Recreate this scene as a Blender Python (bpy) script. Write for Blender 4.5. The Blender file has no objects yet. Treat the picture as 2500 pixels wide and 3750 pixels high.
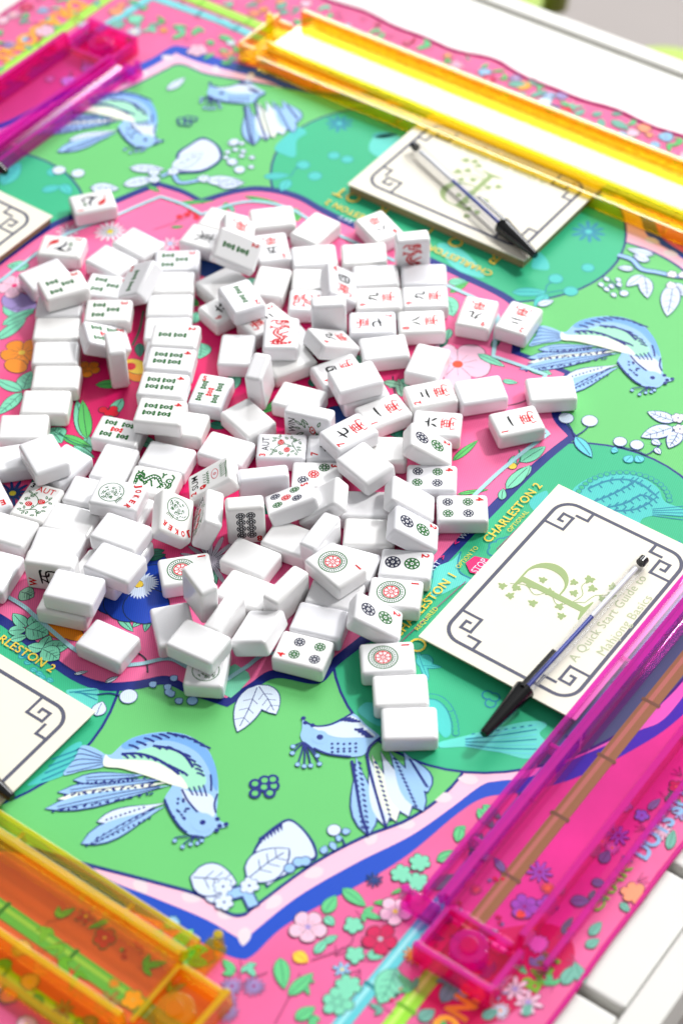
import bpy, bmesh, math, random
from mathutils import Matrix, Vector, Quaternion
# ------------------------------------------------------------------ camera, world, light, exposure
SC = bpy.context.scene
COL = SC.collection
MM = 0.001
cam_d = bpy.data.cameras.new("camera"); cam = bpy.data.objects.new("camera", cam_d); COL.objects.link(cam)
SC.camera = cam
PITCH, ROLL, CAM_H = 0.80441909, -0.02729933, 0.895771563
def cam_axes():
    cp, sp = math.cos(PITCH), math.sin(PITCH)
    fwd = Vector((0, cp, -sp)); up = Vector((0, sp, cp)); rt = Vector((1, 0, 0))
    c, s = math.cos(ROLL), math.sin(ROLL)
    return c*rt + s*up, -s*rt + c*up, -fwd
r_, u_, b_ = cam_axes()
cam.matrix_world = Matrix(((r_.x, u_.x, b_.x, 0), (r_.y, u_.y, b_.y, 0), (r_.z, u_.z, b_.z, CAM_H), (0, 0, 0, 1)))
cam_d.sensor_width = 36; cam_d.sensor_fit = 'AUTO'; cam_d.lens = 74.02
cam_d.clip_start = 0.05; cam_d.clip_end = 60
cam_d.dof.use_dof = True; cam_d.dof.focus_distance = 1.215; cam_d.dof.aperture_fstop = 5.0; cam_d.dof.aperture_blades = 9

world = bpy.data.worlds.new("World"); SC.world = world; world.use_nodes = True
wt = world.node_tree; wt.nodes.clear()
def wn(t, **k):
    n = wt.nodes.new(t)
    for a, v in k.items(): setattr(n, a, v)
    return n
def wmath(op, a, b=None, clamp=False):
    n = wn('ShaderNodeMath', operation=op); n.use_clamp = clamp
    for i, v in enumerate((a, b)):
        if v is None: continue
        if isinstance(v, (int, float)): n.inputs[i].default_value = v
        else: wt.links.new(v, n.inputs[i])
    return n.outputs[0]
tc = wn('ShaderNodeTexCoord'); sep = wn('ShaderNodeSeparateXYZ'); wt.links.new(tc.outputs['Generated'], sep.inputs[0])
elev = wmath('ARCSINE', sep.outputs['Z']); az = wmath('ARCTAN2', sep.outputs['X'], sep.outputs['Y'])   # az 0 = away from the viewer, + = right
def ramp(v, lo, hi):
    return wmath('DIVIDE', wmath('SUBTRACT', v, math.radians(lo)), math.radians(hi-lo), True)
win = wmath('MULTIPLY', wmath('MULTIPLY', ramp(elev, 21, 26), ramp(elev, 46, 40)), wmath('MULTIPLY', ramp(az, -5, -1.5), ramp(az, 52, 40)))
WIN_L, AMB = 12.5, 0.25
top = ramp(elev, 35, 80)
lum = wmath('ADD', wmath('MULTIPLY', win, WIN_L), wmath('ADD', AMB, wmath('MULTIPLY', top, 0.25)))
bg = wn('ShaderNodeBackground'); bg.inputs['Color'].default_value = (0.98, 0.985, 1.0, 1); wt.links.new(lum, bg.inputs['Strength'])
wo = wn('ShaderNodeOutputWorld'); wt.links.new(bg.outputs[0], wo.inputs['Surface'])

def area(name, loc, target, size, power, colr=(1, 1, 1)):
    d = bpy.data.lights.new(name, 'AREA'); d.shape = 'RECTANGLE'; d.size, d.size_y = size; d.energy = power; d.color = colr
    o = bpy.data.objects.new(name, d); COL.objects.link(o); o.location = loc
    o.rotation_euler = (Vector(target)-Vector(loc)).to_track_quat('-Z', 'Y').to_euler(); return o
area("skylight", (2.6, 2.3, 3.1), (0, 0.95, 0), (0.55, 0.45), 124, (1.0, 0.985, 0.96))

SC.view_settings.view_transform = 'Standard'; SC.view_settings.look = 'None'; SC.view_settings.exposure = 0.06; SC.view_settings.gamma = 1.0
SC.view_settings.use_curve_mapping = False
SC.render.engine = 'CYCLES'
SC.cycles.use_denoising = True
SC.cycles.max_bounces = 14; SC.cycles.diffuse_bounces = 3; SC.cycles.transparent_max_bounces = 24; SC.cycles.transmission_bounces = 8
SC.cycles.caustics_reflective = False; SC.cycles.caustics_refractive = False; SC.cycles.sample_clamp_indirect = 6

# ------------------------------------------------------------------ materials
def lin(c):
    return tuple((v/255/12.92) if v/255 <= 0.04045 else ((v/255+0.055)/1.055)**2.4 for v in c)
MATS = {}
def base_mat(name):
    m = bpy.data.materials.new(name); m.use_nodes = True; nt = m.node_tree; p = nt.nodes['Principled BSDF']; return m, nt, p
def cloth_mat(name, rgb, k=1.0):
    m, nt, p = base_mat('cloth_'+name)
    tc = nt.nodes.new('ShaderNodeTexCoord')
    n1 = nt.nodes.new('ShaderNodeTexNoise'); n1.inputs['Scale'].default_value = 24 if name == 'border' else 9; n1.inputs['Detail'].default_value = 4
    nt.links.new(tc.outputs['Object'], n1.inputs['Vector'])
    w1 = nt.nodes.new('ShaderNodeTexWave'); w1.inputs['Scale'].default_value = 420; w1.bands_direction = 'DIAGONAL'; w1.inputs['Distortion'].default_value = 0.6
    nt.links.new(tc.outputs['Object'], w1.inputs['Vector'])
    mr = nt.nodes.new('ShaderNodeMapRange'); mr.inputs['To Min'].default_value, mr.inputs['To Max'].default_value = (0.72, 1.22) if name == 'border' else (0.9, 1.1)
    nt.links.new(n1.outputs['Fac'], mr.inputs['Value'])
    m2 = nt.nodes.new('ShaderNodeMapRange'); m2.inputs['To Min'].default_value = 0.87; m2.inputs['To Max'].default_value = 1.08
    nt.links.new(w1.outputs['Fac'], m2.inputs['Value'])
    mu = nt.nodes.new('ShaderNodeMath'); mu.operation = 'MULTIPLY'; nt.links.new(mr.outputs[0], mu.inputs[0]); nt.links.new(m2.outputs[0], mu.inputs[1])
    mix = nt.nodes.new('ShaderNodeVectorMath'); mix.operation = 'SCALE'
    if name == 'field':
        # tile shade and pale sheen put into the colour, magenta mid-design to pink rim
        vl = nt.nodes.new('ShaderNodeVectorMath'); vl.operation = 'LENGTH'; nt.links.new(tc.outputs['Object'], vl.inputs[0])
        n2 = nt.nodes.new('ShaderNodeTexNoise'); n2.inputs['Scale'].default_value = 14; nt.links.new(tc.outputs['Object'], n2.inputs['Vector'])
        ad = nt.nodes.new('ShaderNodeMath'); ad.operation = 'MULTIPLY_ADD'; ad.inputs[1].default_value = 0.09; nt.links.new(n2.outputs['Fac'], ad.inputs[0]); nt.links.new(vl.outputs['Value'], ad.inputs[2])
        cr = nt.nodes.new('ShaderNodeValToRGB'); cr.color_ramp.elements[0].position = 0.13; cr.color_ramp.elements[1].position = 0.225
        cr.color_ramp.elements[0].color = (*lin((222, 8, 100)), 1); cr.color_ramp.elements[1].color = (*lin((242, 108, 160)), 1)
        nt.links.new(ad.outputs[0], cr.inputs[0]); nt.links.new(cr.outputs[0], mix.inputs[0])
    else:
        mix.inputs[0].default_value = lin(rgb)
    nt.links.new(mu.outputs[0], mix.inputs['Scale']); nt.links.new(mix.outputs[0], p.inputs['Base Color'])
    p.inputs['Roughness'].default_value = 0.56; p.inputs['Specular IOR Level'].default_value = 0.3
    bp = nt.nodes.new('ShaderNodeBump'); bp.inputs['Strength'].default_value = 0.12; bp.inputs['Distance'].default_value = 0.0002
    nt.links.new(w1.outputs['Fac'], bp.inputs['Height']); nt.links.new(bp.outputs[0], p.inputs['Normal'])
    return m
PAL = dict(border=(232, 98, 154), field=(230, 20, 110), blue=(0, 70, 190), palepink=(246, 190, 212), navy=(8, 32, 125), green=(102, 197, 112),
 teal=(44, 180, 130), tealm=(70, 196, 190), tealm2=(92, 208, 196), tealdk=(14, 132, 160), tealdk2=(20, 140, 172), cyan2=(96, 205, 215), paleblue=(165, 215, 224),
 petal=(238, 190, 212), redor=(236, 70, 30), mint=(122, 212, 176), mint2=(160, 226, 194), dleaf=(28, 118, 92), sage=(140, 196, 164), leafg=(84, 192, 92), ink=(14, 40, 58),
 yellow=(240, 204, 62), yellowg=(226, 210, 50), red=(222, 20, 50), orange=(240, 140, 20), lilac=(160, 140, 200), magenta=(224, 10, 110), white=(238, 232, 240),
 whiteb=(214, 229, 246), sky=(152, 195, 238), skyd=(112, 168, 228), cream=(236, 244, 224), mauve=(170, 70, 120), mauve2=(150, 50, 120), deepblue=(20, 60, 130), pansy=(6, 62, 172),
 grey=(178, 172, 186), ghost=(226, 210, 218), leafm=(96, 200, 130), sagel=(112, 178, 160), magd=(206, 10, 84), peach=(248, 150, 110), skyt=(140, 190, 230),
 orangey=(250, 170, 40), cyanb=(92, 196, 206), cyanbl=(150, 222, 226), cyand=(20, 130, 140), lime=(150, 222, 50), limel=(190, 240, 100), limed=(110, 180, 30))
def cm(n):
    k = 'cloth_'+n
    if k not in MATS: MATS[k] = cloth_mat(n, PAL[n])
    return MATS[k]
def simple(name, rgb, rough=0.4, spec=0.5, noise=0.0, nscale=60, coat=0, sss=0, bump=0.0):
    if name in MATS: return MATS[name]
    m, nt, p = base_mat(name); p.inputs['Roughness'].default_value = rough; p.inputs['Specular IOR Level'].default_value = spec
    c = lin(rgb); p.inputs['Base Color'].default_value = (*c, 1); p.inputs['Coat Weight'].default_value = coat
    if sss: p.inputs['Subsurface Weight'].default_value = sss; p.inputs['Subsurface Radius'].default_value = (0.003, 0.0025, 0.0023); p.inputs['Subsurface Scale'].default_value = 1
    if noise or bump:
        tc = nt.nodes.new('ShaderNodeTexCoord'); n1 = nt.nodes.new('ShaderNodeTexNoise'); n1.inputs['Scale'].default_value = nscale; n1.inputs['Detail'].default_value = 5
        nt.links.new(tc.outputs['Object'], n1.inputs['Vector'])
        if noise:
            mr = nt.nodes.new('ShaderNodeMapRange'); mr.inputs['To Min'].default_value = 1-noise; mr.inputs['To Max'].default_value = 1+noise*.6; nt.links.new(n1.outputs['Fac'], mr.inputs['Value'])
            sc = nt.nodes.new('ShaderNodeVectorMath'); sc.operation = 'SCALE'; sc.inputs[0].default_value = c; nt.links.new(mr.outputs[0], sc.inputs['Scale']); nt.links.new(sc.outputs[0], p.inputs['Base Color'])
        if bump:
            b = nt.nodes.new('ShaderNodeBump'); b.inputs['Strength'].default_value = bump; b.inputs['Distance'].default_value = 0.0005; nt.links.new(n1.outputs['Fac'], b.inputs['Height']); nt.links.new(b.outputs[0], p.inputs['Normal'])
    MATS[name] = m; return m
def acrylic(name, tint, diff=None, dfac=0.0, rough=0.02, ior=1.5):
    if name in MATS: return MATS[name]
    m = bpy.data.materials.new(name); m.use_nodes = True; nt = m.node_tree; nt.nodes.clear()
    tr = nt.nodes.new('ShaderNodeBsdfTransparent'); tr.inputs[0].default_value = (*tint, 1)
    gl = nt.nodes.new('ShaderNodeBsdfGlossy'); gl.inputs['Roughness'].default_value = rough; gl.inputs['Color'].default_value = (1, 1, 1, 1)
    fr = nt.nodes.new('ShaderNodeFresnel'); ge = nt.nodes.new('ShaderNodeNewGeometry'); mi_ = nt.nodes.new('ShaderNodeMapRange'); mi_.inputs['To Min'].default_value = ior; mi_.inputs['To Max'].default_value = 1/ior
    nt.links.new(ge.outputs['Backfacing'], mi_.inputs['Value']); nt.links.new(mi_.outputs[0], fr.inputs['IOR'])
    body = tr.outputs[0]
    tc = nt.nodes.new('ShaderNodeTexCoord'); n1 = nt.nodes.new('ShaderNodeTexNoise'); n1.inputs['Scale'].default_value = 12; nt.links.new(tc.outputs['Object'], n1.inputs['Vector'])
    b = nt.nodes.new('ShaderNodeBump'); b.inputs['Strength'].default_value = 0.05; b.inputs['Distance'].default_value = 0.002; nt.links.new(n1.outputs['Fac'], b.inputs['Height'])
    nt.links.new(b.outputs[0], gl.inputs['Normal'])
    if dfac:
        df = nt.nodes.new('ShaderNodeBsdfDiffuse'); df.inputs[0].default_value = (*diff, 1)
        tl = nt.nodes.new('ShaderNodeBsdfTranslucent'); tl.inputs[0].default_value = (*diff, 1)
        a0 = nt.nodes.new('ShaderNodeAddShader') if False else nt.nodes.new('ShaderNodeMixShader'); a0.inputs[0].default_value = 0.5
        nt.links.new(df.outputs[0], a0.inputs[1]); nt.links.new(tl.outputs[0], a0.inputs[2])
        mx = nt.nodes.new('ShaderNodeMixShader'); mx.inputs[0].default_value = dfac; nt.links.new(tr.outputs[0], mx.inputs[1]); nt.links.new(a0.outputs[0], mx.inputs[2]); body = mx.outputs[0]
    mf = nt.nodes.new('ShaderNodeMixShader'); nt.links.new(fr.outputs[0], mf.inputs[0]); nt.links.new(body, mf.inputs[1]); nt.links.new(gl.outputs[0], mf.inputs[2])
    o = nt.nodes.new('ShaderNodeOutputMaterial'); nt.links.new(mf.outputs[0], o.inputs[0]); MATS[name] = m; return m

# ------------------------------------------------------------------ object helpers
def tag(o, label=None, cat=None, group=None, kind=None):
    if label: o['label'] = label
    if cat: o['category'] = cat
    if group: o['group'] = group
    if kind: o['kind'] = kind
    return o
def empty(name, loc=(0, 0, 0), rz=0.0):
    o = bpy.data.objects.new(name, None); COL.objects.link(o); o.location = loc; o.rotation_euler = (0, 0, rz); o.empty_display_size = 0.02; return o
class MB:
    """collects polygons (in mm) with a material each and links them as one mesh object"""
    def __init__(s): s.v = []; s.f = []; s.m = []; s.mats = []; s.sm = []
    def mi(s, mat):
        if mat not in s.mats: s.mats.append(mat)
        return s.mats.index(mat)
    def face(s, pts, mat, smooth=False):
        n = len(s.v); s.v += [tuple(p) for p in pts]; s.f.append(list(range(n, n+len(pts)))); s.m.append(s.mi(mat)); s.sm.append(smooth)
    def mesh(s, vs, fs, mat, smooth=False):
        n = len(s.v); s.v += [tuple(p) for p in vs]; k = s.mi(mat)
        for f in fs: s.f.append([n+i for i in f]); s.m.append(k); s.sm.append(smooth)
    def prism(s, prof, x0, x1, mat):   # profile in (y,z) counter-clockwise seen from +x, extruded along x
        n = len(prof); vs = [(x0, y, z) for y, z in prof]+[(x1, y, z) for y, z in prof]
        s.mesh(vs, [list(range(n))[::-1], list(range(n, 2*n))]+[[i, (i+1) % n, (i+1) % n+n, i+n] for i in range(n)], mat)
    def box(s, a, b, mat):
        s.prism([(a[1], a[2]), (b[1], a[2]), (b[1], b[2]), (a[1], b[2])], a[0], b[0], mat)
    def tube(s, p0, p1, r0, r1, mat, n=16, cap=True, smooth=True):
        p0, p1 = Vector(p0), Vector(p1); d = (p1-p0).normalized(); a = d.orthogonal().normalized(); c = d.cross(a)
        vs = [p+(a*math.cos(t)+c*math.sin(t))*r for p, r in ((p0, r0), (p1, r1)) for t in [2*math.pi*i/n for i in range(n)]]
        fs = [[i, (i+1) % n, (i+1) % n+n, i+n] for i in range(n)]
        s.mesh(vs, fs, mat, smooth)
        if cap: s.mesh(vs, [list(range(n))[::-1], list(range(n, 2*n))], mat)
    def build(s, name, parent=None, bevel=0, seg=2, tri=True, scale=MM):
        me = bpy.data.meshes.new(name); me.from_pydata([(x*scale, y*scale, z*scale) for x, y, z in s.v], [], s.f)
        for m in s.mats: me.materials.append(m)
        me.polygons.foreach_set('material_index', s.m); me.polygons.foreach_set('use_smooth', s.sm); me.update()
        o = bpy.data.objects.new(name, me); COL.objects.link(o)
        if parent: o.parent = parent
        if bevel:
            bm = bmesh.new(); bm.from_mesh(me); bmesh.ops.remove_doubles(bm, verts=bm.verts, dist=1e-6); bmesh.ops.recalc_face_normals(bm, faces=bm.faces)
            bmesh.ops.bevel(bm, geom=[e for e in bm.edges if e.calc_face_angle(0) > 0.4], offset=bevel*MM, segments=seg, profile=0.6, affect='EDGES', clamp_overlap=True)
            big = max(f.calc_area() for f in bm.faces)*.02
            for f in bm.faces: f.smooth = f.calc_area() < big and len(f.verts) <= 4 and f.calc_perimeter() < bevel*MM*14
            bm.to_mesh(me); bm.free()
        return o
def catmull(P, closed, n=6):
    """smooth a list of points; a doubled point is a sharp corner"""
    if closed:
        segs = []; N = len(P)
        out = []
        for i in range(N):
            p0, p1, p2, p3 = P[(i-1) % N], P[i], P[(i+1) % N], P[(i+2) % N]
            if p1 == p2: continue
            d = math.dist(p1, p2); k = max(1, min(n, int(d/1.2)))
            for j in range(k):
                t = j/k; out.append(tuple(0.5*((2*b)+(-a+c)*t+(2*a-5*b+4*c-e)*t*t+(-a+3*b-3*c+e)*t**3) for a, b, c, e in zip(p0, p1, p2, p3)))
        return out
    if len(P) < 3: return P
    Q = [P[0]]+list(P)+[P[-1]]; out = []
    for i in range(1, len(Q)-2):
        for j in range(n):
            t = j/n; out.append(tuple(0.5*((2*b)+(-a+c)*t+(2*a-5*b+4*c-e)*t*t+(-a+3*b-3*c+e)*t**3) for a, b, c, e in zip(Q[i-1], Q[i], Q[i+1], Q[i+2])))
    return out+[tuple(P[-1])]
from mathutils.geometry import tessellate_polygon
JIT = [0]
class Print:
    """flat printing on a surface: every shape is a sheet a hair above the one below"""
    def __init__(s, mb, matf, z0, step, xf=None, auto=True): s.mb, s.mf, s.z0, s.st, s.xf, s.auto = mb, matf, z0, step, xf or (lambda x, y: (x, y)), auto
    def begin(s): JIT[0] = (JIT[0]+1) % 13
    def z(s, ly):
        if s.auto: s.begin()
        return s.z0+s.st*(ly+0.075*JIT[0])
    def poly(s, co, ly, pts, ccw=True):
        if len(pts) < 3: return
        z = s.z(ly); P = [Vector((*s.xf(x, y), 0)) for x, y in pts]
        tris = tessellate_polygon([P]); vs = [(p.x, p.y, z) for p in P]; fs = []
        for t in tris:
            a, b, c = (P[i] for i in t); fs.append(list(t) if (b-a).cross(c-a).z > 0 else list(t)[::-1])
        s.mb.mesh(vs, fs, s.mf(co))
    def stroke(s, co, ly, w, pts, closed=False, taper=False):
        z = s.z(ly); n = len(pts)
        if n < 2: return
        L, R = [], []
        for i, p in enumerate(pts):
            a = pts[i-1] if (i > 0 or closed) else p; b = pts[(i+1) % n] if (i < n-1 or closed) else p
            dx, dy = b[0]-a[0], b[1]-a[1]; l = math.hypot(dx, dy) or 1; nx, ny = -dy/l, dx/l
            ww = w*.5*(1 if not taper else (.35+.65*math.sin(math.pi*min(1, (i+.6)/n))))
            L.append(s.xf(p[0]+nx*ww, p[1]+ny*ww)); R.append(s.xf(p[0]-nx*ww, p[1]-ny*ww))
        vs = [(x, y, z) for x, y in L]+[(x, y, z) for x, y in R]; m = n if closed else n-1
        s.mb.mesh(vs, [[i, i+n, (i+1) % n+n, (i+1) % n] for i in range(m)], s.mf(co))
    def disc(s, co, ly, c, rx, ry=None, n=20, a=0):
        ry = ry or rx; ca, sa = math.cos(a), math.sin(a)
        s.poly(co, ly, [(c[0]+rx*math.cos(t)*ca-ry*math.sin(t)*sa, c[1]+rx*math.cos(t)*sa+ry*math.sin(t)*ca) for t in [2*math.pi*i/n for i in range(n)]])
    def ring(s, co, ly, c, r, w, n=28):
        s.stroke(co, ly, w, [(c[0]+r*math.cos(t), c[1]+r*math.sin(t)) for t in [2*math.pi*i/n for i in range(n)]], True)
    def leaf(s, co, ly, a, b, w, out=None, ow=.7, rib=True):
        ex_ = 1.7 if rib == 2 else .8; rib = rib == 1
        dx, dy = b[0]-a[0], b[1]-a[1]; l = math.hypot(dx, dy) or 1; ux, uy = dx/l, dy/l
        def shp(k, e): 
            top, bot = [], []
            for i in range(9):
                t = i/8; h = (w*.5+k)*math.sin(math.pi*t**ex_)**.8; q = -e+(l+2*e)*t
                top.append((a[0]+ux*q-uy*h, a[1]+uy*q+ux*h)); bot.append((a[0]+ux*q+uy*h, a[1]+uy*q-ux*h))
            return top+bot[-2:0:-1]
        if out: s.poly(out, ly-.4, shp(ow*.5, ow*.6))
        s.poly(co, ly, shp(-ow*.2, 0))
        if rib and out:
            s.stroke(out, ly+.4, ow*.55, [(a[0]+dx*.05, a[1]+dy*.05), (a[0]+dx*.5-uy*w*.04, a[1]+dy*.5+ux*w*.04), (a[0]+dx*.88, a[1]+dy*.88)])
            if w > 9:
                for t in (.3, .5, .7):
                    m_ = (a[0]+dx*t, a[1]+dy*t)
                    for sg in (-1, 1): s.stroke(out, ly+.4, ow*.4, [m_, (m_[0]+ux*w*.18-uy*w*.28*sg, m_[1]+uy*w*.18+ux*w*.28*sg)])
    def flower(s, co, ly, c, r, n, cc, out, thin):
        def star(k, m=None):
            P = []
            N = n*10
            for i in range(N):
                t = 2*math.pi*i/N; w = abs(math.cos(n*t/2))
                q = (r*(.24+.76*w**1.3) if thin else r*(.66+.34*w**.55))+k
                q *= 1+.06*math.sin(3.1*t+c[0])
                P.append((c[0]+q*math.cos(t+.3), c[1]+q*math.sin(t+.3)))
            return P
        if out and out != co: s.poly(out, ly-.4, star(.4 if not thin else .3))
        s.poly(co, ly, star(-.1))
        if out and out != co and r > 7:
            for i in range(n):
                t = 2*math.pi*(i+.5)/n+.3; s.stroke(out, ly+.2, .35, [(c[0]+r*.18*math.cos(t), c[1]+r*.18*math.sin(t)), (c[0]+r*.6*math.cos(t), c[1]+r*.6*math.sin(t))])
                t = 2*math.pi*i/n+.3; s.stroke(out, ly+.2, .2, [(c[0]+r*.22*math.cos(t), c[1]+r*.22*math.sin(t)), (c[0]+r*.5*math.cos(t), c[1]+r*.5*math.sin(t))])
        s.disc(cc, ly+.5, c, r*(.2 if thin else .16), None, 12)
    def text(s, co, ly, st, p, size, ang, width=0, bold=0, font='sans'):
        vs, fs, w, h = text_mesh(st, bold); k = size/h; kx = k if not width else width/w; ca, sa = math.cos(ang), math.sin(ang); z = s.z(ly)
        q = [s.xf(p[0]+x*kx*ca-y*k*sa, p[1]+x*kx*sa+y*k*ca) for x, y in vs]
        s.mb.mesh([(x, y, z) for x, y in q], fs, s.mf(co))
_TX = {}
def text_mesh(st, bold):
    if (st, bold) in _TX: return _TX[(st, bold)]
    c = bpy.data.curves.new('tmp', 'FONT'); c.body = st; c.size = 1; c.offset = [0, .012, .04][bold]; c.resolution_u = 3; c.space_character = 1.05
    o = bpy.data.objects.new('tmp', c); COL.objects.link(o); bpy.context.view_layer.update()
    me = bpy.data.meshes.new_from_object(o.evaluated_get(bpy.context.evaluated_depsgraph_get()))
    vs = [(v.co.x, v.co.y) for v in me.vertices]; fs = [list(p.vertices) for p in me.polygons]
    out = []
    for f in fs:
        a = sum(vs[f[i]][0]*vs[f[(i+1) % len(f)]][1]-vs[f[(i+1) % len(f)]][0]*vs[f[i]][1] for i in range(len(f))); out.append(f if a > 0 else f[::-1])
    x0 = min(v[0] for v in vs); vs = [(v[0]-x0, v[1]) for v in vs]; w = max(v[0] for v in vs)
    bpy.data.objects.remove(o); bpy.data.meshes.remove(me); bpy.data.curves.remove(c)
    _TX[(st, bold)] = (vs, out, w, 0.72 if st != '<' and st != '>' else .72); return _TX[(st, bold)]

# ------------------------------------------------------------------ mat frame: p to the lower right of the photo, q to the upper right
A0 = math.radians(-37.4); C0 = (-78.0, 962.0)
def W(p, q, z=0.0):
    return ((C0[0]+p*math.cos(A0)-q*math.sin(A0))*MM, (C0[1]+p*math.sin(A0)+q*math.cos(A0))*MM, z*MM)

# ------------------------------------------------------------------ setting: floor; then the table and a chair beyond it
mb = MB(); mb.face([(-6000, -3000, -740), (6000, -3000, -740), (6000, 9000, -740), (-6000, 9000, -740)], simple('floor_stone', (176, 168, 165), .7, .3, .1, 3))
tag(mb.build('floor'), kind='structure')
table = empty('table', W(0, 0), A0); tag(table, 'white slatted table that everything stands on', 'table')
wht = simple('table_paint', (222, 221, 216), .42, .4, .03, 30)
T0, T1, ZT = -448, 444, -2.2
for k, q0 in enumerate([-222-87*3+3+87*i for i in range(11)]):
    q1 = min(q0+81, 470); q0_ = max(q0, -470)
    if q1-q0_ < 10: continue
    m_ = MB(); m_.box((-429.5, q0_, ZT-22), (428.6, q1, ZT), wht); m_.build('slat', table, 1.5)
for a, b in (((-448, -491, ZT-30), (-430, 491, ZT)), ((429, -491, ZT-30), (447, 491, ZT)), ((-427, 476, ZT-30), (426, 491, ZT)), ((-427, -491, ZT-30), (426, -476, ZT))):
    m_ = MB(); m_.box(a, b, wht); m_.build('frame', table, 2)
m_ = MB(); m_.box((-420, -465, -46), (420, 465, -27), simple('gap_shade_black', (24, 24, 24), .9, .1)); m_.build('gap_shade', table)  # black slab added under the slats so the gaps read as shade
for sx in (-1, 1):
    for sy in (-1, 1):
        m_ = MB(); m_.box((sx*410-22, sy*450-22, -740), (sx*410+22, sy*450+22, -47), wht); m_.build('leg', table)
lime = simple('chair_lime', (170, 200, 60), .5, .4, .05); olive = simple('chair_olive', (128, 126, 62), .5, .4, .05)
def chair(loc, rz, label):
    c = empty('chair', loc, rz); tag(c, label, 'chair', 'chairs around the table')
    m_ = MB(); m_.mesh(*rounded_slab(-210, -200, 210, 200, 60, 425, 450), lime); m_.build('seat', c, 6)
    for sx in (-1, 1):
        for sy in (-1, 1):
            m_ = MB(); m_.tube((sx*175, sy*165, 424), (sx*200, sy*190, 0), 17, 14, olive); m_.build('leg', c)
        m_ = MB(); m_.tube((sx*185, -190, 452), (sx*190, -225, 800), 13, 12, olive); m_.build('back_post', c)
    for z in (560, 660, 760):
        m_ = MB(); m_.box((-165, -225, z), (165, -205, z+55), lime); m_.build('back_rail', c, 4)
    return c
def rounded_slab(x0, y0, x1, y1, r, z0, z1, n=8):
    P = []
    for cx_, cy_, a0 in ((x1-r, y1-r, 0), (x0+r, y1-r, 90), (x0+r, y0+r, 180), (x1-r, y0+r, 270)):
        for i in range(n+1):
            t = math.radians(a0+90*i/n); P.append((cx_+r*math.cos(t), cy_+r*math.sin(t)))
    N = len(P); vs = [(x, y, z0) for x, y in P]+[(x, y, z1) for x, y in P]
    return vs, [list(range(N))[::-1], list(range(N, 2*N))]+[[i, (i+1) % N, (i+1) % N+N, i+N] for i in range(N)]
for (p_, q_, lb) in ((5, 690, 'lime green chair seat beyond the far right edge of the table'), (-480, 700, 'chair whose olive back post rises at the top edge of the photo')):
    cp = W(p_, q_, 0); chair((cp[0], cp[1], -0.74), A0+math.pi/2, lb)

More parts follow.
